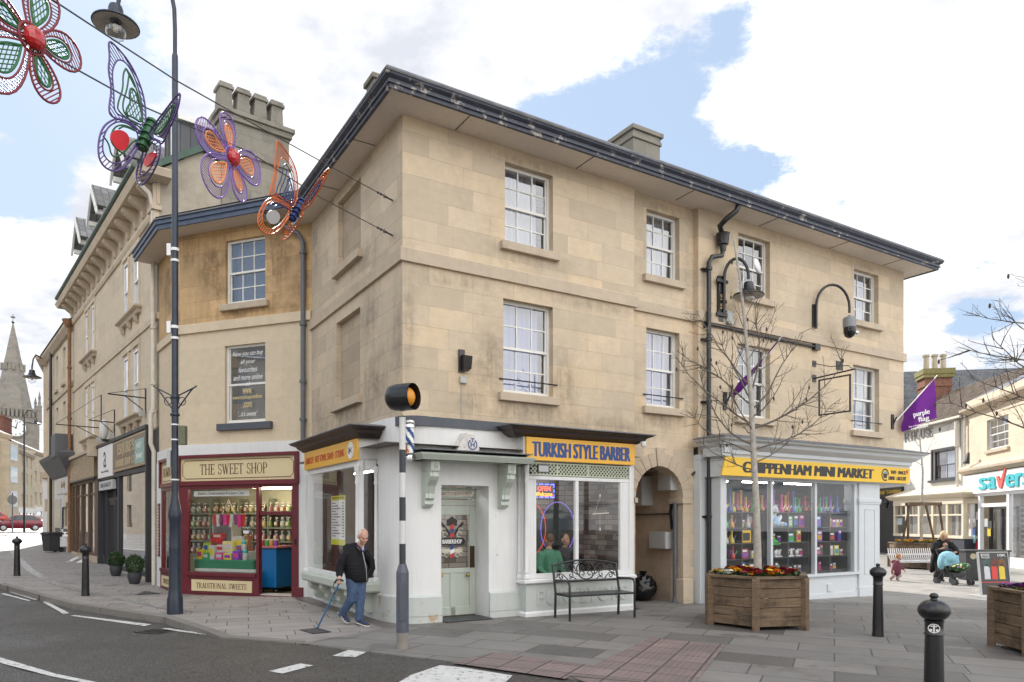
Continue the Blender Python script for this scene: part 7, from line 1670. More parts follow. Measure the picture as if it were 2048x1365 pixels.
SV = FV.thing('stone_shop_building', 'sunlit two storey stone shop with a white fascia and wide cornice at the right edge', 'building')
zpar = FV.at(1945, 800)[1]; zcor = FV.at(1945, 826)[1]
wa, wz1 = FV.at(1974, 842); wb, _ = FV.at(2017, 842); _, wz0 = FV.at(1974, 902)
facade(MB(), 0, LV, 3.2, zpar, [(wa, wb, wz0, wz1, .2)], .2).quad((0, 0, -.6), (0, 6, -.6), (0, 6, zpar), (0, 0, zpar)).build('wall', S_TERR, SV, fix=False)
sash(SV, wa, wb, wz0, wz1, 3, 4, .1, DARKC, frame=UPVC)
MB().sweep([(0, 0), (LV, 0)], [(-.1, zcor - .1), (.1, zcor - .05), (.3, zcor + .1), (.32, zcor + .2), (-.1, zcor + .3)]).build('cornice', S_TRIM, SV)
zs1 = FV.at(1945, 958)[1]; zs0 = FV.at(1945, 988)[1]
MB().sweep([(0, 0), (LV, 0)], [(-.1, zs1 + .18), (.17, zs1 + .2), (.35, zs1 + .34), (.36, zs1 + .44), (-.1, zs1 + .75)]).build('shop_cornice', S_TRIM, SV)
MB().quad((0, 0, zpar), (LV, 0, zpar), (LV, 5, zpar + 2.6), (2, 5, zpar + 2.6)).build('roof', slate('blue_slate', (.10, .115, .15)), SV)
MB().box(-.02, .5, -.02, .4, -.6, zs0 + .02).build('stone_pier', S_TERR, SV)
m = MB(); UP = UPVC
m.box(.5, .75, -.06, .1, -.6, zs0); m.box(.75, LV, -.06, .1, -.6, .1); m.box(1.55, 1.75, -.06, .1, .1, zs0); m.box(4.4, 4.6, -.06, .1, .1, zs0); m.box(.75, LV, -.05, .1, zs0 - .15, zs0); m.box(1.75, 4.4, -.05, .1, 2.15, 2.3)
VF = m.build('shopfront', UP, SV)
MB().quad((.75, .0, .1), (1.55, .0, .1), (1.55, .0, zs0), (.75, .0, zs0)).quad((1.75, .0, 2.3), (4.4, .0, 2.3), (4.4, .0, zs0), (1.75, .0, zs0)).quad((4.6, .0, .1), (LV, .0, .1), (LV, .0, zs0), (4.6, .0, zs0)).build('pane', GLASSS, VF)
dk = MB().box(1.75, 1.9, .3, .4, -.3, 2.15).box(2.9, 3.05, .3, .4, -.3, 2.15).box(3.4, 3.5, .3, .4, -.3, 2.15).box(4.3, 4.4, .3, .4, -.3, 2.15).box(1.75, 4.4, .3, .4, 2.05, 2.15).build('door', CHARCOAL, SV)
MB().quad((1.9, .35, -.2), (2.9, .35, -.2), (2.9, .35, 2.05), (1.9, .35, 2.05)).quad((3.5, .35, -.2), (4.3, .35, -.2), (4.3, .35, 2.05), (3.5, .35, 2.05)).build('pane', GLASSD, dk)
MB().box(.5, LV, 2.6, 2.65, -.3, 3.2).build('shop_back_wall', pm('pale_shop_wall', (.45, .45, .45), .6), SV)
m = MB()
for i in range(9): m.box(.75, LV, 1.2, 1.22, .3 + i * .22, .38 + i * .22)
m.build('slat_shelving', pm('pale_slats', (.5, .5, .5), .5), SV)
for i, (x, z, m_) in enumerate(((.82, 1.3, WHI), (.82, .9, BLU), (.82, .55, pm('sky_poster', (.3, .5, .6), .5)), (1.15, 1.6, WHI), (1.1, .3, RED_), (2.1, 1.3, GREYBOX), (2.4, .9, YEL), (2.5, 1.2, CHARCOAL))):
 MB().box(x, x + .34, -.012, -.004, z, z + .35).build('window_poster', m_, VF)
sv = FV.thing('shop_sign', 'white fascia with turquoise savers lettering and a red tick', 'shop sign')
MB().box(.1, LV, -.16, -.02, zs0 - .02, zs1 + .16).build('board', WHITELET, sv)
TEAL = pm('turquoise_lettering', (.05, .42, .48), .4)
zc_ = (zs0 + zs1) / 2
su = [FV.U(q, .16) for q in (1967, 1985, 2003, 2022, 2039, 2056)]; zc_ += .06
for ch_, x, w_ in (('s', su[0], .9), ('a', su[1], .9), ('e', su[3], .85), ('r', su[4], .6), ('s', su[5], .8)): text(ch_, x, zc_ - .02, w_ * .9, .52, TEAL, sv, -.16, bold=.05, ext=.05)
T_ = su[2]
MB().prism([(T_ - .4, zc_ + .2), (T_ - .18, zc_ + .22), (T_ - .02, zc_ - .02), (T_ + .35, zc_ + .5), (T_ + .5, zc_ + .5), (T_ + .1, zc_ - .28), (T_ - .14, zc_ - .28)], -.16, -.21).build('tick', pm('coral_red', (.7, .1, .08), .4), sv)
dp = MB(); pipe(dp, [(.15, -.1, zcor), (.15, -.1, 3.4)], .05); dp.build('downpipe', PIPEW, SV)
dl2 = FV.thing('wall_spotlight', 'dark grey up-light on the stone shop cornice', 'wall light'); MB().box(1.1, 1.3, -.5, -.3, zs1 + .65, zs1 + .75).prism([(-.3, zs1 + .75), (-.45, zs1 + .75), (-.35, zs1 + 1.15), (-.3, zs1 + 1.15)], 1.1, 1.3, 'yz').build('head', CHARCOAL, dl2)
def back_row(label, a, b, ztop, n, mat):
 f = Frame(a[0], a[1], b[0] - a[0], b[1] - a[1]); L_ = math.hypot(b[0] - a[0], b[1] - a[1]); t = f.thing('stone_terrace', label, 'building')
 H = [(L_ * (i + .5) / n - .55, L_ * (i + .5) / n + .55, z, z + 1.8, .2) for i in range(n) for z in (1.0, 3.9, 6.7)]
 facade(MB(), 0, L_, -1, ztop, H, .2).box(0, L_, .5, 8, -1, ztop).build('wall', mat, t, fix=False)
 for q in H: MB().box(q[0], q[1], .18, .22, q[2], q[3]).build('window', GLASSD, t)
 MB().quad((0, -.3, ztop), (L_, -.3, ztop), (L_, 4, ztop + 2), (0, 4, ztop + 2)).build('roof', SLATE, t)
back_row('pale stone terrace across the road facing the barber', (16, -15), (-16, -17), 8.6, 9, S_TERR)
back_row('pale stone terrace across the road facing the tall terrace', (-19, 3), (-57, 72), 9, 22, S_TERR)
# ---------------------------------------------------------------- street furniture
def bollard(px, py, top, label, r=.10, crest=False):
 p = gp(px, py); d = p.y; hh = (py - top) / FPX * d
 t = thing('bollard', label, 'bollard', p, 0, 'black cast iron bollards')
 k = hh
 MB().lathe([(.08, -.05), (.08, .03), (.076, .06), (.074, .2 * k), (.064, .66 * k), (.062, .70 * k)], (0, 0, 0), 24).build('post', BLACKM, t, smooth=50)
 MB().lathe([(.062, .70 * k), (.07, .705 * k), (.07, .715 * k), (.064, .72 * k), (.064, .79 * k), (.07, .795 * k), (.07, .805 * k), (.06, .81 * k)], (0, 0, 0), 24).build('collar', BLACKM, t, smooth=50)
 z0 = .876 * k
 MB().ball((0, 0, z0), (.114, .114, .079 * k), 24, 14).lathe([(.04, .945 * k), (.024, .955 * k), (.024, .965 * k)], (0, 0, 0), 16).ball((0, 0, .978 * k), (.032, .032, .022 * k), 14, 8).build('ball_finial', BLACKM, t, smooth=180)
 if crest:
  Mz = MR(math.atan2(-p.x, p.y) * 1.0, 4, 'Z')
  m = MB(); zc = .755 * k
  for i in range(20):
   a0, a1 = 2 * pi * i / 20, 2 * pi * (i + 1) / 20
   m.prism([(r_ * .042 * cos(a), zc + r_ * .036 * sin(a)) for r_, a in ((1, a0), (1, a1), (.84, a1), (.84, a0))], -.060, -.068)
  m.box(-.006, .006, -.068, -.060, zc - .03, zc + .028); m.box(-.022, .022, -.068, -.060, zc + .012, zc + .02); m.prism([(-.03, zc - .005), (-.012, zc - .005), (-.012, zc - .018), (-.021, zc - .026), (-.03, zc - .018)], -.058, -.067); m.prism([(.03, zc - .005), (.012, zc - .005), (.012, zc - .018), (.021, zc - .026), (.03, zc - .018)], -.058, -.067)
  m.build('crest_badge', WHITELET, t, Mz)
 return t
bollard(34, 1152, 1073, 'black ball-topped bollard by the kerb at the left edge'); bollard(171, 1192, 1087, 'black ball-topped bollard between the road and the potted shrubs')
bollard(1756, 1273, 1127, 'black ball-topped bollard in front of the mini market pilaster'); bollard(1868, 1469, 1186, 'nearest black bollard with a white crest badge on its neck', crest=True)
lp = gp(350, 1228)
LPT = thing('street_lamp', 'tall navy lamp post with a curved arm and hanging lantern beside the sweet shop', 'street lamp', lp)
d = lp.y; s_ = d / FPX
zf = lambda py: (1228 - py) * s_
MB().lathe([(.13, -.03), (.13, .03), (.126, zf(1198)), (.11, zf(1190)), (.098, zf(1180)), (.094, zf(1100)), (.098, zf(1096)), (.094, zf(1092)), (.09, zf(1045)), (.105, zf(1040)), (.11, zf(1028)), (.088, zf(1014)), (.062, zf(1000)), (.056, zf(990)), (.053, zf(560)), (.048, zf(112)), (.036, zf(108))], (0, 0, 0), 24).build('post', NAVYPOST, LPT, smooth=35)
arm = [(0, 0, zf(112)), (0, 0, zf(60))]
R_ = 1.0
for i in range(1, 15):
 a = pi * i / 14
 arm.append((-(R_ * .5) * (1 - cos(a)) * 1.0, 0, zf(52) + .95 * sin(a) ** .8 if a < pi else zf(60)))
arm.append((-1.0, 0, zf(45) - .02))
MB().tube(arm, .034, 10).build('arm', NAVYPOST, LPT, smooth=60)
lantern(LPT, (-1.0, -.02, zf(44)), .98, NAVYPOST)
cl_ = MB()
for py in (500, 655): cl_.lathe([(.068, -.025), (.068, .025)], (0, 0, zf(py)), 16).box(-.13, -.06, -.03, .03, zf(py) - .1, zf(py) + .1).lathe([(.067, -.02), (.067, .02)], (0, 0, zf(py + 22)), 16)
for py in (850, 880, 960): cl_.lathe([(.066, -.012), (.066, .012)], (0, 0, zf(py)), 16)
cl_.build('white_band', UPVC, LPT)
br = MB()
for sx in (-1, 1):
 br.tube([(0, 0, zf(795)), (sx * .34, 0, zf(775)), (sx * .37, 0, zf(772))], .012, 6); br.tube([(0, 0, zf(826)), (sx * .22, 0, zf(790)), (sx * .3, 0, zf(778))], .012, 6)
 br.tube([(sx * .12 + .06 * cos(t_), 0, zf(803) + .07 * sin(t_)) for t_ in [i * pi / 8 for i in range(17)]], .008, 5)
br.lathe([(.07, -.02), (.075, .0), (.07, .02)], (0, 0, zf(795)), 14); br.lathe([(.075, -.02), (.08, 0), (.075, .02)], (0, 0, zf(830)), 14)
br.build('basket_bracket', NAVYPOST, LPT)
MB().box(.07, .19, -.05, .06, zf(890), zf(852)).build('control_box', pm('mossy_box', (.13, .14, .09), .7, var=.3), LPT, bevel=.01)
MB().box(-.135, -.07, -.02, .03, zf(935), zf(913) + .1).build('small_plate', GREYBOX, LPT)
bp_ = gp(805, 1298)
BB = thing('belisha_beacon', 'black and white banded crossing beacon post with an amber globe in a black hood', 'crossing beacon', bp_)
s_ = bp_.y / FPX; zf = lambda py: (1298 - py) * s_
DG = pm('dark_grey_sleeve', (.085, .095, .125), .45, var=.12, wear=(.25, .25, .25), wamt=-.07)
BWH = pm('beacon_white', (.62, .62, .62), .4, var=.06, wear=(.3, .3, .3), wamt=-.06); BBK = pm('beacon_black', (.035, .04, .05), .4, var=.15, wear=(.25, .25, .25), wamt=-.07)
MB().lathe([(.075, -.03), (.075, zf(1265))], (0, 0, 0), 18).build('concrete_foot', pm('grey_concrete_foot', (.24, .22, .2), .85, var=.2), BB, smooth=50)
MB().lathe([(.078, zf(1265)), (.078, zf(1145)), (.045, zf(1128))], (0, 0, 0), 8).box(-.02, .05, -.085, -.07, zf(1240), zf(1165)).build('sleeve', DG, BB)
band = [1132, 1088, 1042, 995, 946, 900, 835]
for i in range(6):
 MB().lathe([(.040, zf(band[i])), (.040, zf(band[i + 1]))], (0, 0, 0), 16).build('band', BBK if i % 2 == (0 if i < 6 else 1) else BWH, BB, smooth=50)
hz = zf(795); MH = MT((.0, 0, hz))
MB().lathe([(.03, -.17), (.05, -.12), (.06, -.06)], (0, 0, hz), 14).build('neck', BLACKM, BB, smooth=50)
Mh = MR(R(-24), 4, 'Z') @ MR(R(90), 4, 'Y')
hd = MB(); n = 28; prof = [(.03, -.22), (.1, -.2), (.15, -.15), (.165, -.08), (.168, .08), (.165, .165)]
hd.lathe(prof, (0, 0, hz), n, Mh, cap=False); hd.lathe([(r - .008, z + .004) for r, z in prof], (0, 0, hz), n, Mh, cap=False)
hd.build('hood', BLACKM, BB, smooth=60)
MB().ball(tuple(Mh @ Vector((0, 0, .03)) + Vector((0, 0, hz))), .135, 20, 12).build('amber_globe', pm('amber_globe', (.72, .30, .03), .35, var=.05, scale=4), BB, smooth=180)
pa_, pb_ = gp(1108, 1246), gp(1258, 1240)
bl_, br_ = gp(1139, 1251), gp(1256, 1241); bk = gp(1105, 1243)
axis = Vector((.851, .525));
BN = thing('metal_bench', 'black metal bench with scrolled back in front of the barber window', 'bench', gp(1190, 1236), FR.rot - R(6))
m = MB(); wb = .62;
LEG = BLACKM
for sx in (-1, 1):
 MB().tube([(sx * wb, .24, 0), (sx * wb, .22, .42), (sx * wb, .32, .88)], .022, 8).build('leg', LEG, BN, smooth=60)
 MB().tube([(sx * wb, -.24, 0), (sx * wb, -.24, .40), (sx * wb, -.24, .56), (sx * wb, -.21, .62), (sx * wb, -.14, .64), (sx * wb, .25, .62)], .020, 8).build('leg', LEG, BN, smooth=60)
m = MB(); m.box(-wb, wb, -.25, -.2, .39, .42)
for i in range(7): y = -.2 + i * .063; m.box(-wb, wb, y, y + .045, .405, .42)
for sx in (-1, 1): m.box(sx * wb - .02, sx * wb + .02, -.24, .24, .385, .405)
m.build('seat', LEG, BN, bevel=.004)
bk = MB(); yb = lambda z: .22 + (z - .42) * .217
def bt(P, r=.008): bk.tube([(x, yb(z), z) for x, z in P], r, 6)
bt([(-wb, .86), (-.45, .90), (-.2, .93), (0, .94), (.2, .93), (.45, .90), (wb, .86)], .018); bt([(-wb, .60), (wb, .60)], .02)
def spiral(cx, cz, r0, r1, a0, a1, n=22): return [(cx + (r0 + (r1 - r0) * i / n) * cos(R(a0 + (a1 - a0) * i / n)), cz + (r0 + (r1 - r0) * i / n) * sin(R(a0 + (a1 - a0) * i / n))) for i in range(n + 1)]
for s_ in (-1, 1):
 mir = lambda P: [(s_ * x, z) for x, z in P]
 bt(mir([(.0, .62), (.1, .64), (.17, .72), (.17, .82), (.1, .90), (.03, .90)]), .011)
 bt(mir(spiral(.07, .71, .07, .015, -90, 330)), .009); bt(mir(spiral(.05, .81, .045, .012, 90, -270)), .008)
 bt(mir([(.17, .70), (.26, .76), (.38, .78), (.5, .74), (.58, .66)]), .010); bt(mir(spiral(.30, .70, .06, .012, 60, 420)), .009)
 bt(mir([(.19, .76), (.22, .84), (.30, .88), (.37, .86)]), .009); bt(mir(spiral(.37, .83, .035, .01, 90, -300)), .008)
 bt(mir(spiral(.48, .67, .05, .012, 100, -280)), .009); bt(mir([(.36, .62), (.42, .68), (.47, .72)]), .009); bt(mir(spiral(.52, .81, .045, .012, 200, -160)), .009); bt(mir([(.4, .79), (.46, .85), (.52, .855)]), .009)
 bt(mir([(.2, .62), (.25, .66), (.33, .64)]), .009); bt(mir(spiral(.57, .72, .035, .01, 0, 360)), .007); bt(mir([(.12, .90), (.2, .88), (.24, .92)]), .008)
bk.build('scrolled_back', LEG, BN, smooth=70)
PET = [pm('petal_' + n, c, .6, var=.15, scale=40) for n, c in (('yellow', (.75, .48, .02)), ('crimson', (.20, .008, .02)), ('orange', (.72, .24, .02)), ('white', (.7, .7, .62)), ('purple', (.16, .02, .2)))]
LEAFG = pm('pansy_leaf', (.035, .085, .02), .6, var=.35, scale=25)
SOIL = pm('soil', (.03, .02, .014), .95, var=.3)
def flowers(parent, spots, z, seed):
 rr = random.Random(seed)
 lf = MB()
 for (x, y, _) in spots:
  for i in range(16):
   a, t_ = rr.uniform(0, 6.28), rr.uniform(.3, 1.1); p = Vector((x + rr.uniform(-.1, .1), y + rr.uniform(-.1, .1), z + rr.uniform(0, .05)))
   u_ = Vector((cos(a), sin(a), t_)).normalized() * rr.uniform(.06, .12); v_ = Vector((-sin(a), cos(a), 0)) * .022
   lf.add([p, p + u_ * .5 + v_, p + u_, p + u_ * .5 - v_], [(0, 1, 2, 3)])
 lf.build('leaves', LEAFG, parent, fix=False)
 grp = {}
 for (x, y, c) in spots:
  m = grp.setdefault(c, MB())
  for k in range(5):
   q = Vector((x + rr.uniform(-.075, .075), y + rr.uniform(-.075, .075), z + rr.uniform(.055, .11))); tl = MR(rr.uniform(-.9, .3), 3, 'X') @ MR(rr.uniform(0, 6), 3, 'Z')
   for j in range(5):
    a = j * 2 * pi / 5
    P = [Vector((0, 0, 0)), Vector((.03 * cos(a - .6), .03 * sin(a - .6), .006)) * 1.4, Vector((.06 * cos(a), .06 * sin(a), 0.0)), Vector((.03 * cos(a + .6), .03 * sin(a + .6), .006)) * 1.4]
    m.add([q + tl @ v for v in P], [(0, 1, 2, 3)])
 for c, m in grp.items(): m.build('blooms', PET[c], parent, fix=False)
def planter(label, c, rad, hh, rot, seed, sides=6):
 t = thing('planter', label, 'planter', c, rot)
 P = [(rad * cos(2 * pi * i / sides), rad * sin(2 * pi * i / sides)) for i in range(sides)]
 rr = random.Random(seed)
 for i in range(sides):
  a, b = Vector(P[i]), Vector(P[(i + 1) % sides]); L_ = (b - a).length; an = math.atan2(b.y - a.y, b.x - a.x)
  Mx = MT((a.x, a.y, 0)) @ MR(an, 4, 'Z')
  m = MB(); n = 5
  for k in range(n):
   z0, z1 = .05 + (hh - .08) * k / n, .05 + (hh - .08) * (k + 1) / n - .008; o = rr.uniform(-.004, .006)
   m.box(.04, L_ - .04, .012 + o, .045 + o, z0, z1)
  m.build('plank_side', WOODP, t, Mx, bevel=.004)
 for x, y in P:
  an = math.atan2(y, x); MB().box(-.05, .05, -.055, .055, -.02, hh - .02).build('corner_post', WOODP, t, MT((x * .985, y * .985, 0)) @ MR(an, 4, 'Z'), bevel=.006)
 m = MB().sweep(list(reversed([(x * .97, y * .97) for x, y in P])), [(-.06, hh - .03), (.05, hh - .03), (.05, hh + .005), (-.06, hh + .005), (-.06, hh - .03)], closed=True); m.build('top_rim', WOODP, t)
 MB().prism([(x * .95, y * .95) for x, y in P], hh - .14, hh - .12, 'xy').build('soil', SOIL, t)
 return t
PC = gp(1505, 1262); pdir = R(71)
prad = .82
pcn = Vector((PC.x + prad * cos(pdir) + .05, PC.y + prad * sin(pdir), h(PC.x, PC.y)))
P1 = planter('weathered hexagonal timber planter with pansies round the bare tree outside the market', pcn, prad, .80, R(71 + 180), 4)
F1 = thing('pansy_bed', 'yellow, crimson and orange pansies filling the planter round the tree', 'flowers', (pcn.x, pcn.y, pcn.z + .68))
cols_ = [3, 0, 0, 1, 1, 2, 2, 1, 1, 2, 0, 1]; sp3 = []
for i in range(46):
 a = rnd.uniform(0, 6.28); r = math.sqrt(rnd.uniform(.12, 1)) * .64; x, y = r * cos(a), r * sin(a)
 k = int((x * .95 + .64) / 1.28 * 8); sp3.append((x, y, [3, 0, 1, 1, 2, 1, 1, 2, 2][max(0, min(8, k))] if rnd.random() < .7 else rnd.randrange(3)))
flowers(F1, sp3, .09, 3)
P2c = gp(1984, 1312); P2p = Vector((P2c.x + 1.16, P2c.y + .30, P2c.z))
planter('second timber planter cut by the right edge of the picture', P2p, .82, .80, R(205), 9)
F2 = thing('pansy_bed', 'purple and yellow pansies in the planter at the right edge', 'flowers', (P2p.x, P2p.y, P2p.z + .68))
flowers(F2, [(rnd.uniform(-.6, .3), rnd.uniform(-.5, .5), rnd.choice([4, 4, 0])) for _ in range(34)], .06, 8)
b3 = gp(1818, 1142); P3 = Vector((b3.x + .6, 28.5, h(b3.x, 28) ))
p3x = (1840 - 1024) / FPX * 28.5
P3 = Vector((p3x, 28.5, h(p3x, 28.5)))
planter('far timber planter with a braced sapling frame by the tavern', P3, 1.15, 1.0, R(15), 12)
F3 = thing('pansy_bed', 'yellow flowers in the far planter below the sapling frame', 'flowers', (P3.x, P3.y, P3.z + .9)); flowers(F3, [(rnd.uniform(-.9, .9), rnd.uniform(-.8, .6), rnd.choice([0, 0, 2])) for _ in range(30)], .1, 2)
TF = thing('tree_frame', 'raw timber frame of slanting posts bracing the sapling in the far planter', 'tree support', P3)
m = MB()
for x0, x1, y in ((-.95, -.6, -.4), (.75, .5, -.4), (-.2, -.2, .5), (.9, .5, .5)): m.tube([(x0, y, .85), (x1, y, 2.55)], .05, 4)
m.box(-.68, .6, -.46, -.38, 2.45, 2.58); m.box(-.3, .6, .46, .54, 2.45, 2.58); m.build('timber_frame', WOODP, TF)
BARK = pm('grey_bark', (.40, .375, .335), .9, var=.3, scale=14, bump=.5, bscale=40, wear=(.16, .14, .1), wamt=-.0, wscale=20); TWIG = pm('dark_twig', (.07, .055, .045), .9, var=.2)
LIMB = pm('limb_bark', (.15, .13, .11), .9, var=.35, scale=14)
def bare_tree(label, base, pts, r0, branches, seed, twig_r=.0045, catkin=True, tipr=.012, dens=1.0):
 t = thing('bare_tree', label, 'tree', base)
 rr = random.Random(seed)
 P = [Vector(p) for p in pts]; n = len(P)
 MB().tube(P, [r0 + (tipr - r0) * (i / (n - 1)) for i in range(n)], 10).build('trunk', BARK, t, smooth=70)
 bm_, tm_, cm_ = MB(), MB(), MB()
 def grow(p, d, L_, r, lvl):
  m = bm_ if r > .007 else tm_
  seg = max(3, int(L_ / .12)); q = [p]; dd = d.copy()
  for i in range(seg):
   dd = (dd + Vector((rr.uniform(-.16, .16), rr.uniform(-.16, .16), rr.uniform(-.08, .17)))).normalized(); q.append(q[-1] + dd * (L_ / seg))
  m.tube(q, [max(.0022, r * (1 - .75 * i / seg)) for i in range(seg + 1)], 5 if r > .006 else 3, cap=False)
  if lvl >= 3: return
  k = int((L_ / (.13 if lvl < 2 else .10)) * dens)
  for i in range(k):
   f_ = rr.uniform(.18, 1.0); j = min(seg - 1, int(f_ * seg)); pp_ = q[j].lerp(q[j + 1], f_ * seg - j) if j < seg else q[-1]
   ax = (q[j + 1] - q[j]).normalized(); s2 = Vector((rr.uniform(-1, 1), rr.uniform(-1, 1), rr.uniform(-.6, .9))); s2 = (s2 - ax * s2.dot(ax)).normalized()
   nd_ = (ax * .75 + s2 * .8).normalized()
   ln = L_ * rr.uniform(.22, .45) * (1.15 - .6 * f_)
   if ln > .05: grow(pp_, nd_, ln, max(.0026, r * .42), lvl + 1)
  if lvl >= 1 and catkin and rr.random() < .16: cm_.ball(q[-1] + Vector((0, 0, -.03)), (.016, .016, .034), 6, 5)
 for (f_, dx, dy, dz, L_, r) in branches:
  i = min(n - 2, int(f_ * (n - 1))); p = P[i].lerp(P[i + 1], f_ * (n - 1) - i)
  grow(p, Vector((dx, dy, dz)).normalized(), L_, r, 1)
 bm_.build('branches', LIMB, t, smooth=70); tm_.build('twigs', TWIG, t, fix=False)
 if cm_.v: cm_.build('cones', TWIG, t)
 return t
tb_ = Vector((pcn.x - .02, pcn.y, pcn.z + .6))
sT = pcn.y / FPX; X_ = lambda px: (px - 1024) * sT - tb_.x; Z_ = lambda py: (1040 - py) * sT + EYE - tb_.z
trunk = [(X_(1516), 0, -.1), (X_(1515), 0, Z_(1100)), (X_(1513), .02, Z_(1000)), (X_(1508), .03, Z_(900)), (X_(1503), .02, Z_(800)), (X_(1496), 0, Z_(720)), (X_(1489), 0, Z_(640)), (X_(1480), 0, Z_(560)), (X_(1466), 0, Z_(470))]
br_ = []
rr = random.Random(3)
zt_, zb_ = Z_(470), -.1
def at_frac(py):
 for i in range(len(trunk) - 1):
  if trunk[i][2] <= Z_(py) <= trunk[i + 1][2]: return (i + (Z_(py) - trunk[i][2]) / (trunk[i + 1][2] - trunk[i][2])) / (len(trunk) - 1)
 return .9
for py, dx, dy, dz, L_, r in ((940, -1, .1, .18, 1.15, .014), (925, .9, .3, .22, 1.2, .013), (905, -.9, -.3, .12, 1.35, .015), (900, 1, -.1, .2, 1.7, .017), (890, -1, .2, .35, 1.55, .017), (870, .2, 1, .3, .9, .012), (860, -.6, -.7, .4, 1.1, .013), (858, 1, .1, .38, 1.85, .019),
                              (850, -.95, 0, .55, 1.65, .018), (835, .5, -.8, .5, 1.0, .012), (820, 1, 0, .75, 1.5, .017), (810, -.9, .3, .6, 1.5, .016), (800, -.55, 0, .9, 1.25, .014), (790, .45, .2, 1.1, 1.55, .018), (770, -1, .1, .85, 1.7, .017), (760, .6, -.3, .9, .9, .010), (740, -.5, .4, .8, .8, .010), (720, .6, .1, 1.1, 1.0, .011),
                              (700, -.8, -.1, .9, .8, .009), (680, .5, -.2, 1.0, .6, .008), (660, -.5, .2, 1.1, .6, .008), (640, .5, .2, 1.2, .55, .007), (610, -.3, -.2, 1.3, .5, .006), (580, .3, 0, 1.2, .4, .006), (540, -.2, .1, 1.2, .3, .005)):
 br_.append((at_frac(py), dx, dy, dz, L_, r))
bare_tree('slender bare tree rising from the hexagonal planter in front of the market', tb_, trunk, .066, br_, 21, dens=1.05)
t2 = Vector((P2p.x + .12, P2p.y + .05, P2p.z + .6)); br2 = []
for f_, dx, dy, dz, L_, r in ((.34, -1, .3, .05, 1.6, .016), (.40, -1, .1, .1, 1.5, .016), (.46, -1, -.1, .02, 1.6, .017), (.50, -1, .2, .12, 1.5, .016), (.56, -1, -.2, .06, 1.4, .014), (.6, -1, .3, .1, 1.3, .014), (.66, -.9, 0, .2, .9, .010), (.7, .8, .3, .4, 1.4, .015), (.8, .6, -.5, .5, 1.1, .012), (.6, .3, 1, .4, 1.2, .013), (.55, .2, -1, .4, 1, .012)):
 br2.append((f_, dx, dy, dz, L_, r))
bare_tree('bare tree leaning in from the right edge with dark catkin branches', t2, [(0, 0, 0), (.05, 0, 1.3), (.08, .02, 2.5), (.1, 0, 3.6), (.12, 0, 4.6), (.1, 0, 5.6)], .09, br2, 5, dens=.9)
bare_tree('thin bare sapling inside the timber frame of the far planter', P3 + Vector((.05, 0, .8)), [(0, 0, 0), (.02, 0, 1.5), (.06, 0, 3.0), (-.05, 0, 4.2), (-.1, 0, 5.2)], .06, [(.55, -1, 0, .8, .9, .012), (.6, 1, 0, .9, 1.0, .012), (.7, -.6, .3, 1, .9, .01), (.75, .8, .2, 1, .8, .01), (.85, -.5, 0, 1.2, .6, .008)], 8, dens=.6)
BOX = pm('box_leaf', (.035, .075, .022), .55, var=.45, scale=18)
POT = pm('charcoal_pot', (.045, .047, .055), .6, var=.1)
def shrub(label, px, py, w_, hpot, hb):
 p = gp(px, py); s_ = p.y / FPX; rr = random.Random(px)
 t = thing('potted_shrub', label, 'potted plant', p, 0, 'clipped shrubs in charcoal pots'); r = w_ * s_ / 2; hp = hpot * s_
 MB().lathe([(r * .62, 0), (r * .72, .02), (r * .98, hp * .55), (r, hp * .8), (r * .93, hp), (r * .85, hp), (r * .85, hp - .04), (.001, hp - .05)], (0, 0, 0), 24).build('pot', POT, t, smooth=50)
 hb_ = hb * s_; R2 = r * 1.3; m = MB()
 for i in range(2600):
  a, b = rr.uniform(0, 6.28), rr.uniform(-.9, 1.57); q = rr.uniform(.72, 1.0) ** .5 * (1 + .10 * sin(3 * a + 2 * b) + .09 * sin(7 * a - 5 * b))
  c = Vector((R2 * q * cos(b) * cos(a), R2 * q * cos(b) * sin(a), hp + hb_ * .45 + hb_ * .52 * q * sin(b)))
  d_ = Vector((rr.uniform(-1, 1), rr.uniform(-1, 1), rr.uniform(-.5, 1))).normalized(); u_ = d_.orthogonal().normalized()
  m.add([c, c + d_ * .022 + u_ * .012, c + d_ * .042, c + d_ * .022 - u_ * .012], [(0, 1, 2, 3)])
 m.build('foliage', BOX, t, fix=False); MB().tube([(0, 0, hp - .05), (0, 0, hp + hb_ * .5)], .02, 6).build('stem', BARK, t)
shrub('clipped green shrub in a charcoal pot by the black shop door', 232, 1152, 23, 20, 26); shrub('clipped green shrub in a charcoal pot below the barber shop window', 269, 1168, 26, 23, 33)
wp = Vector((-18.75, 29.5, h(-18.75, 29.5)))
WBN = thing('wheelie_bin', 'black wheelie bin standing on the pavement against the white shopfront', 'wheelie bin', wp, R(-28)); s_ = wp.y / FPX
BINM = pm('black_bin_plastic', (.04, .042, .05), .5, var=.1); bw_, bh_ = 27 * s_, 40 * s_
m = MB(); a, b = bw_ * .40, bw_ * .5
m.add([(-a, -a, .05), (a, -a, .05), (a, a, .05), (-a, a, .05), (-b, -b, bh_ - .1), (b, -b, bh_ - .1), (b, b, bh_ - .1), (-b, b, bh_ - .1)], [(0, 1, 2, 3), (4, 5, 6, 7), (0, 1, 5, 4), (1, 2, 6, 5), (2, 3, 7, 6), (3, 0, 4, 7)]); m.build('body', BINM, WBN, bevel=.02)
MB().box(-b - .03, b + .03, -b - .04, b + .06, bh_ - .1, bh_ - .04).box(-b - .01, b + .01, -b, b, bh_ - .04, bh_).build('lid', BINM, WBN, bevel=.02)
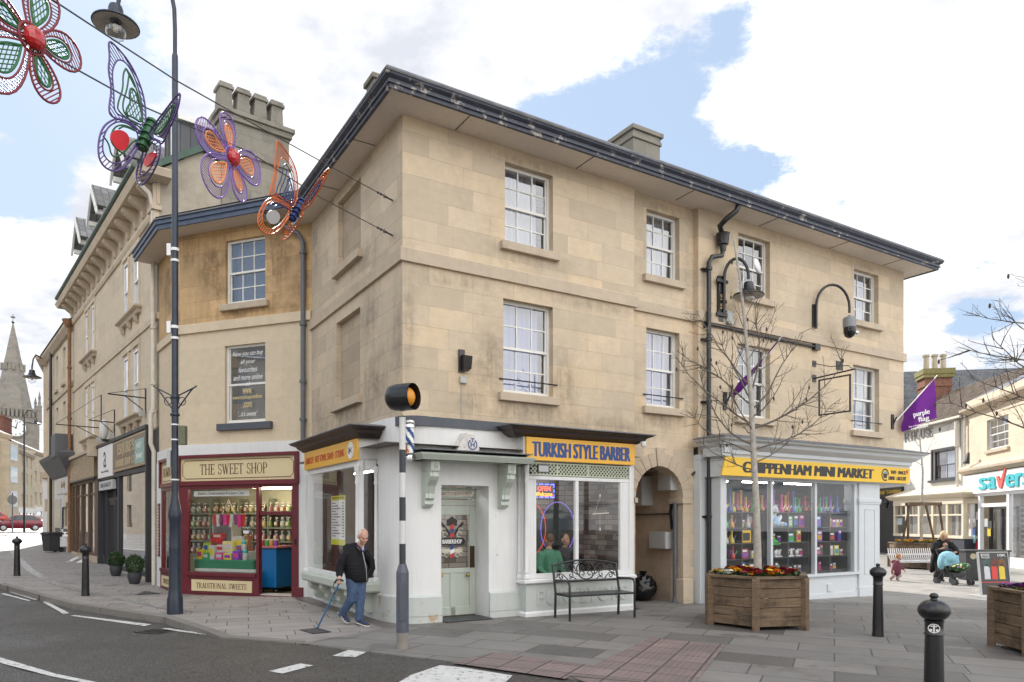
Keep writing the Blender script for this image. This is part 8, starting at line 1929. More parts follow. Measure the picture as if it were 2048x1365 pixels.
for x in (-b * .8, b * .8): MB().lathe([(.1, -.03), (.1, .03)], (x, a + .03, .1), 14, MR(R(90), 4, 'Y')).build('wheel', BLACKM, WBN)
def binbag(label, u, v, s_, seed):
 t = FR.thing('bin_bag', label, 'bin bag', 'bin bags in the archway'); p = FR.W(u, v, 0); t.location = (p.x, p.y, h(p.x, p.y)); rr = random.Random(seed)
 m = MB().ball((0, 0, s_ * .45), (s_ * .55, s_ * .5, s_ * .47), 28, 18)
 m.v = [tuple(Vector(q) * (1 + .09 * sin(q[0] * 23 / s_ + seed) * cos(q[2] * 19 / s_) + .06 * sin(q[1] * 37 / s_ + q[2] * 15 / s_))) for q in m.v]
 m.v = [(x, y, max(0.0, z)) for x, y, z in m.v]
 m.build('bag', pm('black_bin_liner', (.008, .008, .009), .22, var=.2, bump=1.0, bscale=14), t, smooth=50); MB().lathe([(.03, s_ * .85), (.05, s_ * .95), (.09, s_ * 1.08), (.06, s_ * 1.05)], (.02, 0, 0), 9).build('tied_neck', bpy.data.materials['black_bin_liner'], t)
binbag('knotted black bin bag slumped in the mouth of the archway', 5.62, .85, .55, 3); binbag('smaller black bin bag behind the larger one in the archway', 5.45, 1.35, .5, 8)
sb_p = at_depth(1830, 1140, 25.5); sbx = sb_p.x; zg = h(sbx, 25.5)
SB = thing('slatted_bench', 'pale metal slatted bench with a curved back in front of the far planter', 'bench', (sbx, 25.5, zg), R(8))
ALU = pm('pale_metal', (.55, .55, .56), .35, .6, var=.06)
m = MB(); n = 22
for i in range(n):
 x = -.85 + 1.7 * i / (n - 1); m.tube([(x, -.3, .42), (x, .05, .44), (x, .18, .52), (x, .27, .86)], .017, 5)
m.build('slats', ALU, SB); MB().box(-.9, .9, -.28, -.24, .38, .42).box(-.9, .9, .2, .24, .62, .68).build('rail', ALU, SB)
for x in (-.78, .78):
 MB().tube([(x, -.15, 0), (x, -.12, .42)], .045, 6).build('leg', ALU, SB); MB().tube([(x, .15, 0), (x, .1, .42)], .045, 6).build('leg', ALU, SB)
lb_ = gp(1962, 1157); s_ = 22.5 / FPX; lbx = (1966 - 1024) * s_
LB = thing('litter_bin', 'black boxy litter bin behind the advertising board', 'litter bin', (lbx, 22.5, h(lbx, 22.5)), R(-8))
MB().box(-.62, .62, -.3, .3, .06, .90).box(-.66, .66, -.34, .34, .90, .95).box(-.6, .6, -.28, .28, 0, .06).build('body', pm('black_bin_panel', (.025, .025, .027), .5, var=.2), LB, bevel=.012)
MB().prism([(-.42 + .09 * cos(i * .393), .76 + .09 * sin(i * .393)) for i in range(16)], -.3, -.308).build('round_badge', pm('brass_badge', (.4, .36, .25), .5), LB)
ad = gp(1992, 1196); AB2 = thing('advertising_board', 'black framed pavement board with three glowing vape bottles', 'advertising board', ad, R(6))
s_ = ad.y / FPX; aw, ah = 62 * s_, 86 * s_
Ma = MT((0, 0, .07)) @ MR(R(-7), 4, 'X')
MB().box(-aw / 2, aw / 2, -.02, .02, 0, ah, Ma).build('panel', BLACKM, AB2)
MB().box(-aw / 2 - .02, -aw / 2, -.03, .03, -.07, ah, Ma).box(aw / 2, aw / 2 + .02, -.03, .03, -.07, ah, Ma).box(-aw / 2, aw / 2, -.03, .03, ah - .02, ah, Ma).build('frame', GREYBOX, AB2); MB().box(-aw / 2 - .04, aw / 2 + .04, -.2, .35, 0, .05).build('base', GREYBOX, AB2, bevel=.01)
for i, (c, nme) in enumerate((((.5, .5, .55), 'silver'), ((.55, .03, .02), 'red'), ((.6, .45, .03), 'gold'))):
 x = -aw * .26 + i * aw * .26
 m = MB().prism([(x - aw * .1, ah * .36), (x + aw * .1, ah * .36), (x + aw * .1, ah * .62), (x + aw * .05, ah * .66), (x - aw * .09, ah * .66), (x - aw * .1, ah * .62)], -.02, -.024); m.v = [tuple(Ma @ Vector(v)) for v in m.v]; m.build('printed_bottle', pm('print_' + nme, c, .4), AB2)
 m = MB().prism([(x - aw * .03, ah * .66), (x + aw * .06, ah * .66), (x + aw * .06, ah * .72), (x - aw * .03, ah * .72)], -.02, -.024); m.v = [tuple(Ma @ Vector(v)) for v in m.v]; m.build('printed_cap', BLACKLET, AB2)
 m = MB().prism([(x - aw * .12, ah * .6), (x + aw * .14, ah * .6), (x + aw * .16, ah * .78), (x + aw * .02, ah * .86), (x - aw * .12, ah * .78)], -.0202, -.0215); m.v = [tuple(Ma @ Vector(v)) for v in m.v]; m.build('printed_smoke', pm('print_smoke_' + nme, ((.03, .07, .07), (.12, .025, .015), (.15, .06, .012))[i], .5, var=.6, scale=8), AB2)
for body, x, z, w_, hh in (('BEYOND', -aw * .28, ah * .93, aw * .3, ah * .05), ('THE CLOUD', -aw * .28, ah * .87, aw * .3, ah * .045), ('10K', aw * .3, ah * .92, aw * .28, ah * .06), ('AVAILABLE', 0, ah * .17, aw * .3, ah * .045), ('IN STORE', 0, ah * .11, aw * .28, ah * .045)):
 q = text(body, x, z, w_, hh, WHITELET, AB2, -.02); q.matrix_basis = Ma
m = MB().box(-aw * .48, aw * .48, -.0225, -.02, ah * .28, ah * .3); m.v = [tuple(Ma @ Vector(v)) for v in m.v]; m.build('printed_band', REDLET, AB2)
SP_ = thing('road_sign', 'round grey back of a road sign on a thin post up the street', 'road sign', gp(25, 1066)); s_ = SP_.location.y / FPX
MB().tube([(0, 0, 0), (0, 0, 80 * s_)], .05, 8).build('post', PIPEG, SP_); MB().lathe([(.4, -.015), (.4, .015)], (0, -.02, 66 * s_), 24, MR(R(90), 4, 'X')).build('disc', pm('grey_sign_back', (.2, .21, .22), .5), SP_)
LL = FJ.thing('wall_lamp', 'black swan-neck lamp hung from the eaves of the jutting house', 'street lamp');
e = at_depth(92, 722, J0.y - .9 + .2); ex = FJ.at(92, 722)[0]; ez = FJ.at(92, 722)[1]
lx = FJ.at(64, 745, .9)[0]; lz = FJ.at(64, 752, .9)[1]
MB().tube([(0.1, -.05, ez - .05), (ex * .2, -.4, ez + .1), ((lx) * .6, -.6, ez + .15), (lx * .93, -.8, ez - .1), (lx, -.9, ez - .5), (lx, -.9, lz + .3)], .035, 7).build('arm', BLACKM, LL, smooth=60); lantern(LL, (lx, -.9, lz), 1.05)
lp2 = gp(48.5, 1050); dl_ = 62.0; LP2 = thing('street_lamp', 'slim black lamp post with a hanging lantern far up the street', 'street lamp', (at_depth(48.5, 1040, dl_).x, dl_, h(at_depth(48.5, 1040, dl_).x, dl_)))
zt_ = EYE + (1040 - 835) / FPX * dl_ - LP2.location.z
MB().tube([(0, 0, 0), (0, 0, zt_)], [.09, .06], 8).build('post', BLACKM, LP2); MB().tube([(0, 0, zt_)] + [(.5 - .5 * cos(a), 0, zt_ + .6 * sin(a)) for a in [pi * i / 8 for i in range(1, 9)]], .04, 6).build('arm', BLACKM, LP2); lantern(LP2, (1.0, 0, zt_ - .5), 1.1)
def car(name, label, p, rot, paint, k=1.0):
 t = thing(name, label, 'car', p, rot)
 b = MB(); secs = [(-1.85, .42, .62, .62), (-1.7, .32, .78, .74), (-1.15, .26, .92, .80), (-.65, .25, .98, .82), (.2, .24, 1.0, .83), (1.0, .25, 1.0, .82), (1.6, .28, .98, .79), (1.82, .38, .85, .7)]
 vs = []
 for x, z0, z1, w_ in secs: vs += [(x, -w_ * .92, z0), (x, -w_, (z0 + z1) / 2), (x, -w_ * .94, z1), (x, w_ * .94, z1), (x, w_, (z0 + z1) / 2), (x, w_ * .92, z0)]
 fs = [tuple(range(6)), tuple(range(len(vs) - 6, len(vs)))]
 for i in range(len(secs) - 1):
  for j in range(6): fs.append((i * 6 + j, i * 6 + (j + 1) % 6, (i + 1) * 6 + (j + 1) % 6, (i + 1) * 6 + j))
 b.add(vs, fs); b.build('body', paint, t, smooth=40, bevel=.03)
 cab = [(-1.0, .96, .76), (-.35, 1.42, .58), (.3, 1.5, .58), (1.1, 1.44, .56), (1.72, .98, .70)]
 m = MB(); vs = [(x, -w_, z) for x, z, w_ in cab] + [(x, w_, z) for x, z, w_ in cab]; m.add(vs, [(0, 1, 2, 3, 4), (5, 6, 7, 8, 9)] + [(i, i + 1, i + 6, i + 5) for i in range(4)]); m.build('cabin', paint, t, bevel=.03, smooth=40)
 g_ = MB()
 g_.quad((-.97, -.68, 1.0), (-.97, .68, 1.0), (-.40, .52, 1.40), (-.40, -.52, 1.40)); g_.v = [(x - .02, y, z + .01) for x, y, z in g_.v]
 for s_ in (-1, 1):
  for x0, x1, t0, t1 in ((-.75, .25, -.3, .25), (.35, 1.45, .35, 1.05)):
   g_.quad((x0, s_ * .765, 1.0), (x1, s_ * .755, 1.0), (t1, s_ * .60, 1.40), (t0, s_ * .60, 1.40))
 g_.build('windows', pm('car_glass', (.05, .06, .07), .08), t)
 for x in (-1.2, 1.18):
  for s_ in (-1, 1):
   w_ = MB().lathe([(.2, -.1), (.3, -.1), (.31, 0), (.3, .1), (.2, .1)], (x, s_ * .74, .31), 20, MR(R(90), 4, 'X')).build('wheel', BLACKM, t)
   MB().lathe([(.02, s_ * .105), (.19, s_ * .1), (.2, s_ * .08)], (x, s_ * .74, .31), 12, MR(R(-90), 4, 'X')).build('rim', ALU, w_)
 for s_ in (-1, 1): MB().ball((-1.72, s_ * .55, .72), (.1, .16, .07), 10, 7).build('headlight', pm('headlight_glass', (.6, .62, .65), .1), t); MB().ball((-.7, s_ * .9, 1.0), (.07, .09, .06), 8, 6).build('wing_mirror', paint, t)
 MB().box(-1.89, -1.84, -.26, .26, .42, .53).build('number_plate', WHITELET, t); MB().box(-1.87, -1.8, -.5, .5, .28, .42).box(-1.82, -1.76, -.4, .4, .6, .68).build('grille', BLACKM, t)
 return t
cpos = at_depth(38, 1062, 66);
car('parked_car', 'dark red hatchback parked nose towards us up the left street', (cpos.x, 66, h(cpos.x, 66)), R(215) - pi / 2 * 0, pm('dark_red_car_paint', (.20, .012, .03), .25, var=.05, coat=.6)).rotation_euler.z = R(38)
c2 = at_depth(-28, 1062, 73)
car('parked_car', 'bright red car mostly cut off by the left edge behind the hatchback', (c2.x, 73, h(c2.x, 73)), R(38), pm('bright_red_car_paint', (.45, .02, .015), .25, var=.05, coat=.6))
# ---------------------------------------------------------------- festoon cables with flowers and butterflies
CA = Vector((*FL.P(4.4), 0)); cdir = Vector((-.26, -.966, 0)).normalized()
cn_ = Vector((-cdir.y, cdir.x))           # normal of the cable plane
def cp(px, py):
 """point where the sight line meets the vertical plane holding the cables"""
 X, Z = (px - 1024) / FPX, (HZ - py) / FPX
 k = (CA.x * cn_.x + CA.y * cn_.y) / (X * cn_.x + cn_.y)
 return Vector((X * k, k, EYE + Z * k))
STEEL = pm('steel_cable', (.06, .06, .065), .5, .3)
def cable(label, px):
 t = thing('festoon_cable', label, 'cable', cp(*px[0])); o = t.location.copy()
 P = [cp(*p) - o for p in px]
 e = P[-1] + (P[-1] - P[-2]).normalized() * 6
 MB().tube(P + [e], .007, 5).build('cable', STEEL, t)
 d = (P[1] - P[0]).normalized(); m = MB()
 m.tube([P[0] - d * .03, P[0] + d * .16], .014, 6).tube([P[0] + d * .2, P[0] + d * .3], .016, 6)
 m.tube([P[0] + d * (.33 + .03 * cos(a)) + Vector((0, 0, .03 * sin(a))) for a in [i * pi / 5 for i in range(11)]], .006, 4)
 m.tube([P[0] + d * .42, P[0] + d * .46], .018, 6).tube([P[0] + d * .53, P[0] + d * .56], .018, 6)
 m.build('turnbuckle', STEEL, t)
cable('upper steel cable strung from the corner building across the road', [(786, 402), (640, 322), (460, 222), (350, 160), (230, 82), (105, 0)]); cable('lower steel cable strung from the corner building carrying the flowers and butterflies', [(786, 472), (640, 395), (500, 305), (400, 262), (290, 215), (160, 143), (60, 88)])
up = Vector((0, 0, 1)); ex = Vector((cdir.x, cdir.y, 0)) * -1
RED_F = pm('dark_red_frame', (.22, .022, .03), .45, var=.15); PURF = pm('purple_frame', (.10, .06, .22), .45, var=.15); LIL = pm('lilac_frame', (.21, .12, .38), .45, var=.1); GRF = pm('green_frame', (.022, .14, .04), .45, var=.15); DGR = pm('dark_green_frame', (.022, .11, .04), .45, var=.15)
ORG = pm('orange_frame', (.55, .12, .015), .45, var=.12); PEACH = pm('peach_frame', (.72, .27, .12), .45, var=.1); NVF = pm('navy_frame', (.012, .03, .12), .4, var=.15)
def local_tubes(m, P, r, closed=True, n=6): m.tube([Vector((x, 0, z)) for x, z in (P + P[:1] if closed else P)], r, n, cap=not closed)
def inside(p, poly):
 c = False; j = len(poly) - 1
 for i in range(len(poly)):
  if (poly[i][1] > p[1]) != (poly[j][1] > p[1]) and p[0] < (poly[j][0] - poly[i][0]) * (p[1] - poly[i][1]) / (poly[j][1] - poly[i][1]) + poly[i][0]: c = not c
  j = i
 return c
def hatch(m, outer, inner, ang, step, r):
 """bars at an angle filling the band between two outlines"""
 ca, sa = cos(ang), sin(ang)
 rot = lambda p: (p[0] * ca + p[1] * sa, -p[0] * sa + p[1] * ca); inv = lambda p: (p[0] * ca - p[1] * sa, p[0] * sa + p[1] * ca)
 O = [rot(p) for p in outer]; I = [rot(p) for p in inner] if inner else []
 y = min(p[1] for p in O) + step * .5
 while y < max(p[1] for p in O):
  xs = []
  for poly in (O, I):
   for i in range(len(poly)):
    a, b = poly[i], poly[(i + 1) % len(poly)]
    if (a[1] > y) != (b[1] > y): xs.append(a[0] + (b[0] - a[0]) * (y - a[1]) / (b[1] - a[1]))
  xs.sort()
  for k in range(0, len(xs) - 1, 2):
   if xs[k + 1] - xs[k] > .008:
    p, q = inv((xs[k], y)), inv((xs[k + 1], y)); m.tube([Vector((p[0], 0, p[1])), Vector((q[0], 0, q[1]))], r, 4, cap=False)
  y += step
def petal(L_, w_, ang, off=0.0, n=26):
 P = []
 for i in range(n):
  t = 2 * pi * i / n; z = (1 - cos(t)) / 2
  x = w_ * sin(t) * (z ** .55) * 1.15
  P.append((x, off + z * (L_ - off)))
 c, s_ = cos(ang), sin(ang)
 return [(x * c - z * s_, x * s_ + z * c) for x, z in P]
def plane_thing(name, label, cat, px, tilt=0.0):
 o = cp(*px); t = thing(name, label, cat, o, math.atan2(ex.y, ex.x) + tilt)
 return t, o
def to_local(t_rot, o, P, tilt_dir=None):
 c, s_ = cos(-t_rot), sin(-t_rot)
 out = []
 for p in P:
  v = cp(*p) - o; out.append((v.x * c - v.y * s_, v.z))
 return out
def flower(label, px, tips, cout, cin, r=.009):
 t, o = plane_thing('festoon_flower', label, 'street decoration', px); rot = t.rotation_euler.z
 for (tx, ty, wk) in tips:
  v = to_local(rot, o, [(tx, ty)])[0]; L_ = math.hypot(*v); an = math.atan2(v[1], v[0]) - pi / 2
  out = petal(L_, L_ * .34 * wk, an); c_ = petal(L_ * .80, L_ * .21 * wk, an, L_ * .1); inn = petal(L_ * .74, L_ * .15 * wk, an, L_ * .2)
  m = MB(); local_tubes(m, out, r); local_tubes(m, c_, r * .8); hatch(m, out, c_, an + .35, .026, .0045); m.build('petal', cout, t, smooth=70)
  m = MB(); local_tubes(m, inn, r); hatch(m, inn, None, an + pi / 2 + .4, .03, .0045); hatch(m, inn, None, an + pi / 2 - .4, .03, .0045); m.build('inner_petal', cin, t, smooth=70)
 m = MB(); local_tubes(m, [(.105 * cos(a), .105 * sin(a)) for a in [i * pi / 10 for i in range(20)]], .012); m.build('ring', cout, t, smooth=70)
 MB().ball((0, -.03, 0), (.085, .06, .085), 12, 8).build('red_boss', pm('red_glitter_boss', (.45, .008, .012), .18, var=.6, scale=40, coat=.6), t)
 return t
flower('large dark red and green wire flower high at the top left', (63, 78), [(105, 207, 1.0), (161, 115, 1.0), (92, -38, 1.0), (-40, -20, 1.0), (-45, 148, 1.0)], RED_F, GRF)
flower('purple and peach wire flower hanging before the tall chimney stack', (463, 316), [(487, 404, 1.0), (521, 346, 1.15), (452, 226, 1.0), (391, 252, 1.0), (412, 372, 1.1)], LIL, PEACH)
def butterfly(label, px, K):
 t, o = plane_thing('festoon_butterfly', label, 'street decoration', px); rot = t.rotation_euler.z
 def smooth_poly(P, it=2, closed=True):
  for _ in range(it):
   Q = []; n = len(P)
   for i in range(n if closed else n - 1):
    a, b = P[i], P[(i + 1) % n]; Q += [(a[0] * .75 + b[0] * .25, a[1] * .75 + b[1] * .25), (a[0] * .25 + b[0] * .75, a[1] * .25 + b[1] * .75)]
   P = Q if closed else [P[0]] + Q + [P[-1]]
  return P
 for part, Mx in (('upper', None), ('lower', None), ('far_upper', 1), ('far_lower', 1)):
  d = K[part]
  wrot = rot + (R(K['lean']) if Mx else 0.0); we = Vector((cos(wrot), sin(wrot))); wn = Vector((-we.y, we.x)); wo = cp(*K['hinge']) if Mx else o
  def L(P):
   r_ = []
   for px_, py_ in P:
    xx, z_ = (px_ - 1024) / FPX, (HZ - py_) / FPX; k = (wo.x * wn.x + wo.y * wn.y) / (xx * wn.x + wn.y)
    r_.append(((Vector((xx * k, k)) - wo.to_2d()).dot(we), EYE + z_ * k - o.z))
   return r_
  WM = MR(-rot, 4, 'Z') @ MT((wo.x - o.x, wo.y - o.y, 0)) @ MR(wrot, 4, 'Z') if Mx else None
  out, inn = smooth_poly(L(d['out'])), smooth_poly(L(d['in']))
  m = MB(); local_tubes(m, out, .008); local_tubes(m, inn, .0065); hatch(m, out, inn, d.get('ang', 1.0), .03, .0045); fr_ = m.build('wing', K['outer'], t, WM, smooth=70)
  m = MB()
  for li in d.get('lines', []): local_tubes(m, smooth_poly(L(li), 2, False), .007, False)
  for li in d.get('mesh', []):
   q = smooth_poly(L(li)); local_tubes(m, q, .008); hatch(m, q, None, 1.0, .035, .0045); hatch(m, q, None, 2.0, .035, .0045)
  if m.v: m.build('wing_veins', K['inner'], fr_, smooth=70)
  for li in d.get('disc', []):
   q = smooth_poly(L(li)); m = MB().prism(q, -.008, .008); m.build('wing_spot', K['spot'], fr_)
 B = to_local(rot, o, K['body']); m = MB()
 m.tube([Vector((x, -.02, z)) for x, z in B], [.03, .042, .045, .03, .035, .03, .02][:len(B)], 8); bd = m.build('body', K['inner'], t, smooth=60)
 m = MB()
 for i in range(len(B) - 1):
  a = Vector((B[i][0], -.02, B[i][1])); b = Vector((B[i + 1][0], -.02, B[i + 1][1])); q = a.lerp(b, .5); m.tube([q - (b - a).normalized() * .012, q + (b - a).normalized() * .012], .055, 8)
 m.build('body_rings', K['inner'], bd, smooth=60)
purpleK = dict(outer=PURF, inner=DGR, spot=pm('red_spot', (.62, .02, .03), .5, var=.06), lean=62, hinge=(292, 262),
 body=[(302, 242), (298, 252), (292, 264), (288, 276), (282, 290), (279, 299)],
 upper=dict(out=[(216, 80), (232, 92), (262, 128), (284, 178), (292, 220), (290, 258), (284, 266), (262, 250), (240, 240), (222, 233), (217, 220), (224, 178), (216, 140), (220, 115)], **{'in': [(236, 118), (254, 126), (272, 160), (284, 205), (286, 245), (284, 252), (262, 240), (240, 232), (228, 222), (228, 190), (224, 150), (227, 132)]}, ang=-.6,
  lines=[[(252, 137), (246, 148), (246, 180), (236, 205), (235, 224), (284, 258)], [(252, 137), (266, 158), (280, 200), (286, 255)], [(258, 150), (254, 180), (244, 210), (250, 232), (286, 260)], [(252, 137), (258, 150), (270, 175)]], mesh=[[(262, 174), (272, 185), (282, 215), (284, 248), (268, 236), (252, 230), (253, 218), (262, 205), (258, 190)]]),
 lower=dict(out=[(284, 268), (262, 245), (236, 236), (214, 246), (202, 262), (196, 290), (198, 320), (212, 338), (232, 344), (250, 335), (266, 312), (280, 288)], **{'in': [(278, 270), (262, 250), (238, 242), (218, 252), (208, 270), (204, 296), (210, 316), (226, 328), (244, 326), (258, 310), (272, 288)]}, ang=.9,
  lines=[[(206, 272), (218, 288), (222, 310), (232, 316), (250, 304), (264, 284), (280, 278)], [(280, 268), (256, 252), (236, 250), (224, 262), (222, 284), (236, 302), (250, 308)], [(238, 258), (248, 252), (270, 262)]], disc=[[(222, 266), (230, 260), (244, 261), (256, 270), (258, 286), (250, 300), (240, 303), (228, 294), (221, 280)]]),
 far_upper=dict(out=[(362, 180), (358, 210), (348, 240), (336, 262), (326, 288), (318, 286), (300, 272), (300, 262), (316, 240), (336, 214)], **{'in': [(354, 200), (350, 222), (340, 246), (328, 268), (320, 276), (306, 266), (322, 242), (340, 216)]}, ang=.5, mesh=[[(350, 206), (344, 226), (334, 250), (320, 268), (306, 268), (318, 246), (336, 220)]]),
 far_lower=dict(out=[(300, 278), (316, 280), (322, 290), (318, 320), (306, 346), (292, 366), (280, 372), (272, 360), (274, 340), (282, 315), (290, 296)], **{'in': [(302, 284), (314, 290), (310, 320), (298, 342), (284, 352), (280, 342), (288, 318)]}, ang=0.2, lines=[[(300, 284), (308, 286), (308, 300)], [(286, 300), (282, 330), (280, 350)]], disc=[[(312, 304), (313, 314), (300, 332), (292, 335), (288, 326), (292, 314), (302, 306)]]))
butterfly('large purple and green wire butterfly with red wing spots below the street lantern', (290, 262), purpleK)
orangeK = dict(outer=ORG, inner=NVF, spot=pm('grey_spot', (.34, .33, .33), .6, var=.08), lean=62, hinge=(594, 416),
 body=[(602, 400), (598, 408), (593, 416), (589, 424), (584, 432), (579, 440)],
 upper=dict(out=[(553, 281), (560, 286), (574, 304), (588, 328), (595, 352), (596, 385), (590, 412), (584, 416), (570, 406), (552, 398), (541, 392), (540, 382), (548, 352), (550, 320), (552, 300)], **{'in': [(562, 314), (572, 318), (584, 338), (590, 365), (590, 392), (585, 408), (572, 400), (556, 392), (548, 384), (552, 360), (556, 332)]}, ang=-.5,
  lines=[[(572, 328), (566, 334), (564, 356), (552, 380), (556, 396), (584, 414)], [(572, 328), (582, 344), (588, 372), (588, 404)], [(574, 340), (570, 360), (558, 384), (564, 396), (586, 412)], [(578, 352), (584, 376), (586, 406)]], mesh=[[(576, 354), (584, 370), (587, 402), (576, 400), (565, 396), (568, 384), (574, 372)]]),
 lower=dict(out=[(584, 420), (572, 408), (556, 398), (540, 396), (526, 408), (516, 430), (515, 450), (524, 464), (540, 470), (556, 464), (570, 446), (580, 432)], **{'in': [(580, 420), (568, 410), (552, 403), (538, 404), (527, 418), (523, 440), (530, 456), (544, 460), (558, 452), (570, 438)]}, ang=.9,
  lines=[[(538, 422), (538, 412), (548, 404), (560, 408), (582, 422)], [(546, 420), (552, 410), (566, 412), (584, 424)]], disc=[[(536, 424), (544, 420), (552, 422), (559, 430), (559, 440), (552, 448), (544, 449), (536, 446), (533, 434)]]),
 far_upper=dict(out=[(661, 334), (655, 352), (640, 378), (626, 402), (616, 414), (604, 422), (602, 416), (614, 396), (630, 370), (648, 346)], **{'in': [(652, 350), (640, 372), (626, 396), (614, 410), (608, 412), (620, 392), (636, 366)]}, ang=.5, mesh=[[(646, 360), (636, 380), (622, 402), (608, 412), (612, 400), (626, 378), (638, 362)]]),
 far_lower=dict(out=[(602, 424), (608, 426), (598, 446), (584, 468), (570, 482), (564, 478), (570, 462), (582, 444), (594, 430)], **{'in': [(600, 430), (592, 446), (580, 464), (572, 472), (572, 466), (586, 446)]}, ang=.3, disc=[[(600, 430), (600, 438), (590, 450), (584, 452), (588, 440)]]))
butterfly('smaller orange and navy wire butterfly in front of the eaves corner', (590, 416), orangeK)
# ---------------------------------------------------------------- people
SKIN = pm('skin', (.50, .27, .19), .55, var=.12, scale=12); SKINO = pm('ruddy_skin', (.53, .30, .23), .55, var=.15, scale=18)
def limb(m, P, n=10): m.tube([p[:3] for p in P], [p[3] for p in P], n);
def blob_chain(m, P):
 limb(m, P)
 for p in P: m.ball(p[:3], p[3] * 1.0, 10, 7)
def head(m, c, k=1.0, yaw=0.0, pitch=0.0, ears=True):
 """head centred at c, k=1 for a 0.23 m tall adult head, facing -y before yaw"""
 M = MR(yaw, 4, 'Z') @ MR(pitch, 4, 'X'); T = lambda x, y, z: tuple(Vector(c) + M.to_3x3() @ Vector((x, y, z)) * k)
 m.ball(T(0, .012, .02), (.076 * k, .094 * k, .098 * k), 16, 12, M.to_3x3().to_4x4()); m.ball(T(0, -.022, -.045), (.058 * k, .066 * k, .068 * k), 14, 10, M.to_3x3().to_4x4())
 m.ball(T(0, -.068, -.09), (.026 * k, .02 * k, .02 * k), 8, 6); m.ball(T(0, -.088, -.018), (.012 * k, .014 * k, .028 * k), 8, 6, M.to_3x3().to_4x4()); m.ball(T(0, -.098, -.034), (.017 * k, .016 * k, .012 * k), 8, 6)
 m.ball(T(0, -.078, -.062), (.026 * k, .012 * k, .008 * k), 8, 6, M.to_3x3().to_4x4()); m.ball(T(0, -.077, .022), (.045 * k, .012 * k, .009 * k), 8, 6, M.to_3x3().to_4x4())
 for s_ in (-1, 1):
  m.ball(T(s_ * .045, -.055, -.03), (.022 * k, .02 * k, .02 * k), 8, 6)
  if ears: m.ball(T(s_ * .077, .016, -.012), (.012 * k, .022 * k, .034 * k), 8, 6, M.to_3x3().to_4x4())
 return T, M
def eyes(parent, T, k, col=(.02, .02, .03)):
 m = MB()
 for s_ in (-1, 1): m.ball(T(s_ * .031, -.080, .0), .0085 * k, 8, 6)
 m.build('eyes', pm('dark_eyes', col, .2), parent, smooth=180)
def hand(m, w, d, up_, k=1.0, curl=1.1, side=1):
 """fist-like curled hand: palm at w, fingers towards d curling over up_"""
 w, d, up_ = Vector(w), Vector(d).normalized(), Vector(up_).normalized(); x = d.cross(up_).normalized()
 m.ball(w + d * .045 * k, (.036 * k, .036 * k, .036 * k), 10, 8)
 for i, l_ in enumerate((.034, .038, .036, .03)):
  a = w + d * .07 * k + x * (i - 1.5) * .019 * k; p = [a]; an = 0
  for j in range(3):
   an += curl * (.8 if j else .5); p.append(p[-1] + (d * cos(an) - up_ * sin(an)) * l_ * k * (1 - .15 * j))
  limb(m, [(*q, .0095 * k) for q in p], 7)
 a = w + d * .03 * k + x * side * .032 * k; limb(m, [(*a, .012 * k), (*(a + d * .03 * k + x * side * .014 * k - up_ * .012 * k), .011 * k), (*(a + d * .055 * k + x * side * .004 * k - up_ * .03 * k), .009 * k)], 7)
mp = gp(706, 1250); ds = mp.y / FPX
MAN = thing('person', 'elderly man in a black quilted hooded jacket and blue jeans walking with a stick', 'person', mp)
X = lambda px: (px - 706) * ds
Z = lambda py: (1250 - py) * ds
J = lambda px, py, y, r: (X(px), y, Z(py), r)
m = MB()
T, Mh_ = head(m, (X(728), -.06, Z(1073)), .98, R(38), R(24))
limb(m, [J(722, 1086, -.0, .05), J(714, 1104, .02, .05)])
blob_chain(m, [J(711, 1112, .02, .075), J(709, 1130, 0, .11), J(711, 1156, 0, .11)])
blob_chain(m, [J(696, 1116, -.05, .04), J(684, 1134, -.10, .042), J(685, 1154, -.20, .03)]); hand(m, (X(685), -.20, Z(1153)), (.18, -.25, -1), (.1, 1, -.1), 1.0, 1.35, 1)
blob_chain(m, [J(733, 1112, .14, .05), J(738, 1136, .16, .042), J(730, 1156, .1, .032)]); hand(m, (X(731), .1, Z(1155)), (-.3, -.1, -1), (0, 1, 0), 1.0, .7, -1)
blob_chain(m, [J(706, 1162, -.05, .085), J(706, 1198, -.06, .058), J(686, 1230, .03, .042)]); blob_chain(m, [J(716, 1162, .06, .085), J(720, 1198, .0, .058), J(719, 1240, -.02, .042)])
m.build('body', SKINO, MAN, smooth=180, vox=.0075, relax=3); eyes(MAN, T, .98)
m = MB()
for s_ in (-1, 1): m.ball(T(s_ * .03, -.080, .018), (.014, .004, .004), 8, 5)
m.build('eyebrows', pm('white_hair', (.62, .60, .57), .9, var=.1), MAN, smooth=180)
m = MB()   # thin cropped white hair round the back and sides
m.ball(T(0, .024, .026), (.0775, .086, .092), 18, 12, Mh_.to_3x3().to_4x4()); m.v = [v for v in m.v]
HAIR = pm('cropped_white_hair', (.60, .57, .54), .95, var=.15, scale=60, bump=.5, bscale=150)
keep = MB()
inv_ = Mh_.to_3x3().inverted()
loc = [inv_ @ (Vector(v) - Vector((X(728), -.06, Z(1073)))) for v in m.v]
fs_ = [f for f in m.f if sum(loc[i].y for i in f) / len(f) > -.02 and sum(loc[i].z for i in f) / len(f) > -.075 and not (sum(loc[i].z for i in f) / len(f) > .085 and sum(loc[i].y for i in f) / len(f) < .02)]
keep.v, keep.f, keep.m = m.v, fs_, [0] * len(fs_); keep.build('hair', HAIR, MAN, smooth=180, fix=False)
JK = pm('black_quilted_jacket', (.006, .006, .009), .7, spec=.25, var=.3, scale=5, bump=.3, bscale=30)
m = MB()
n = 22; rows = []
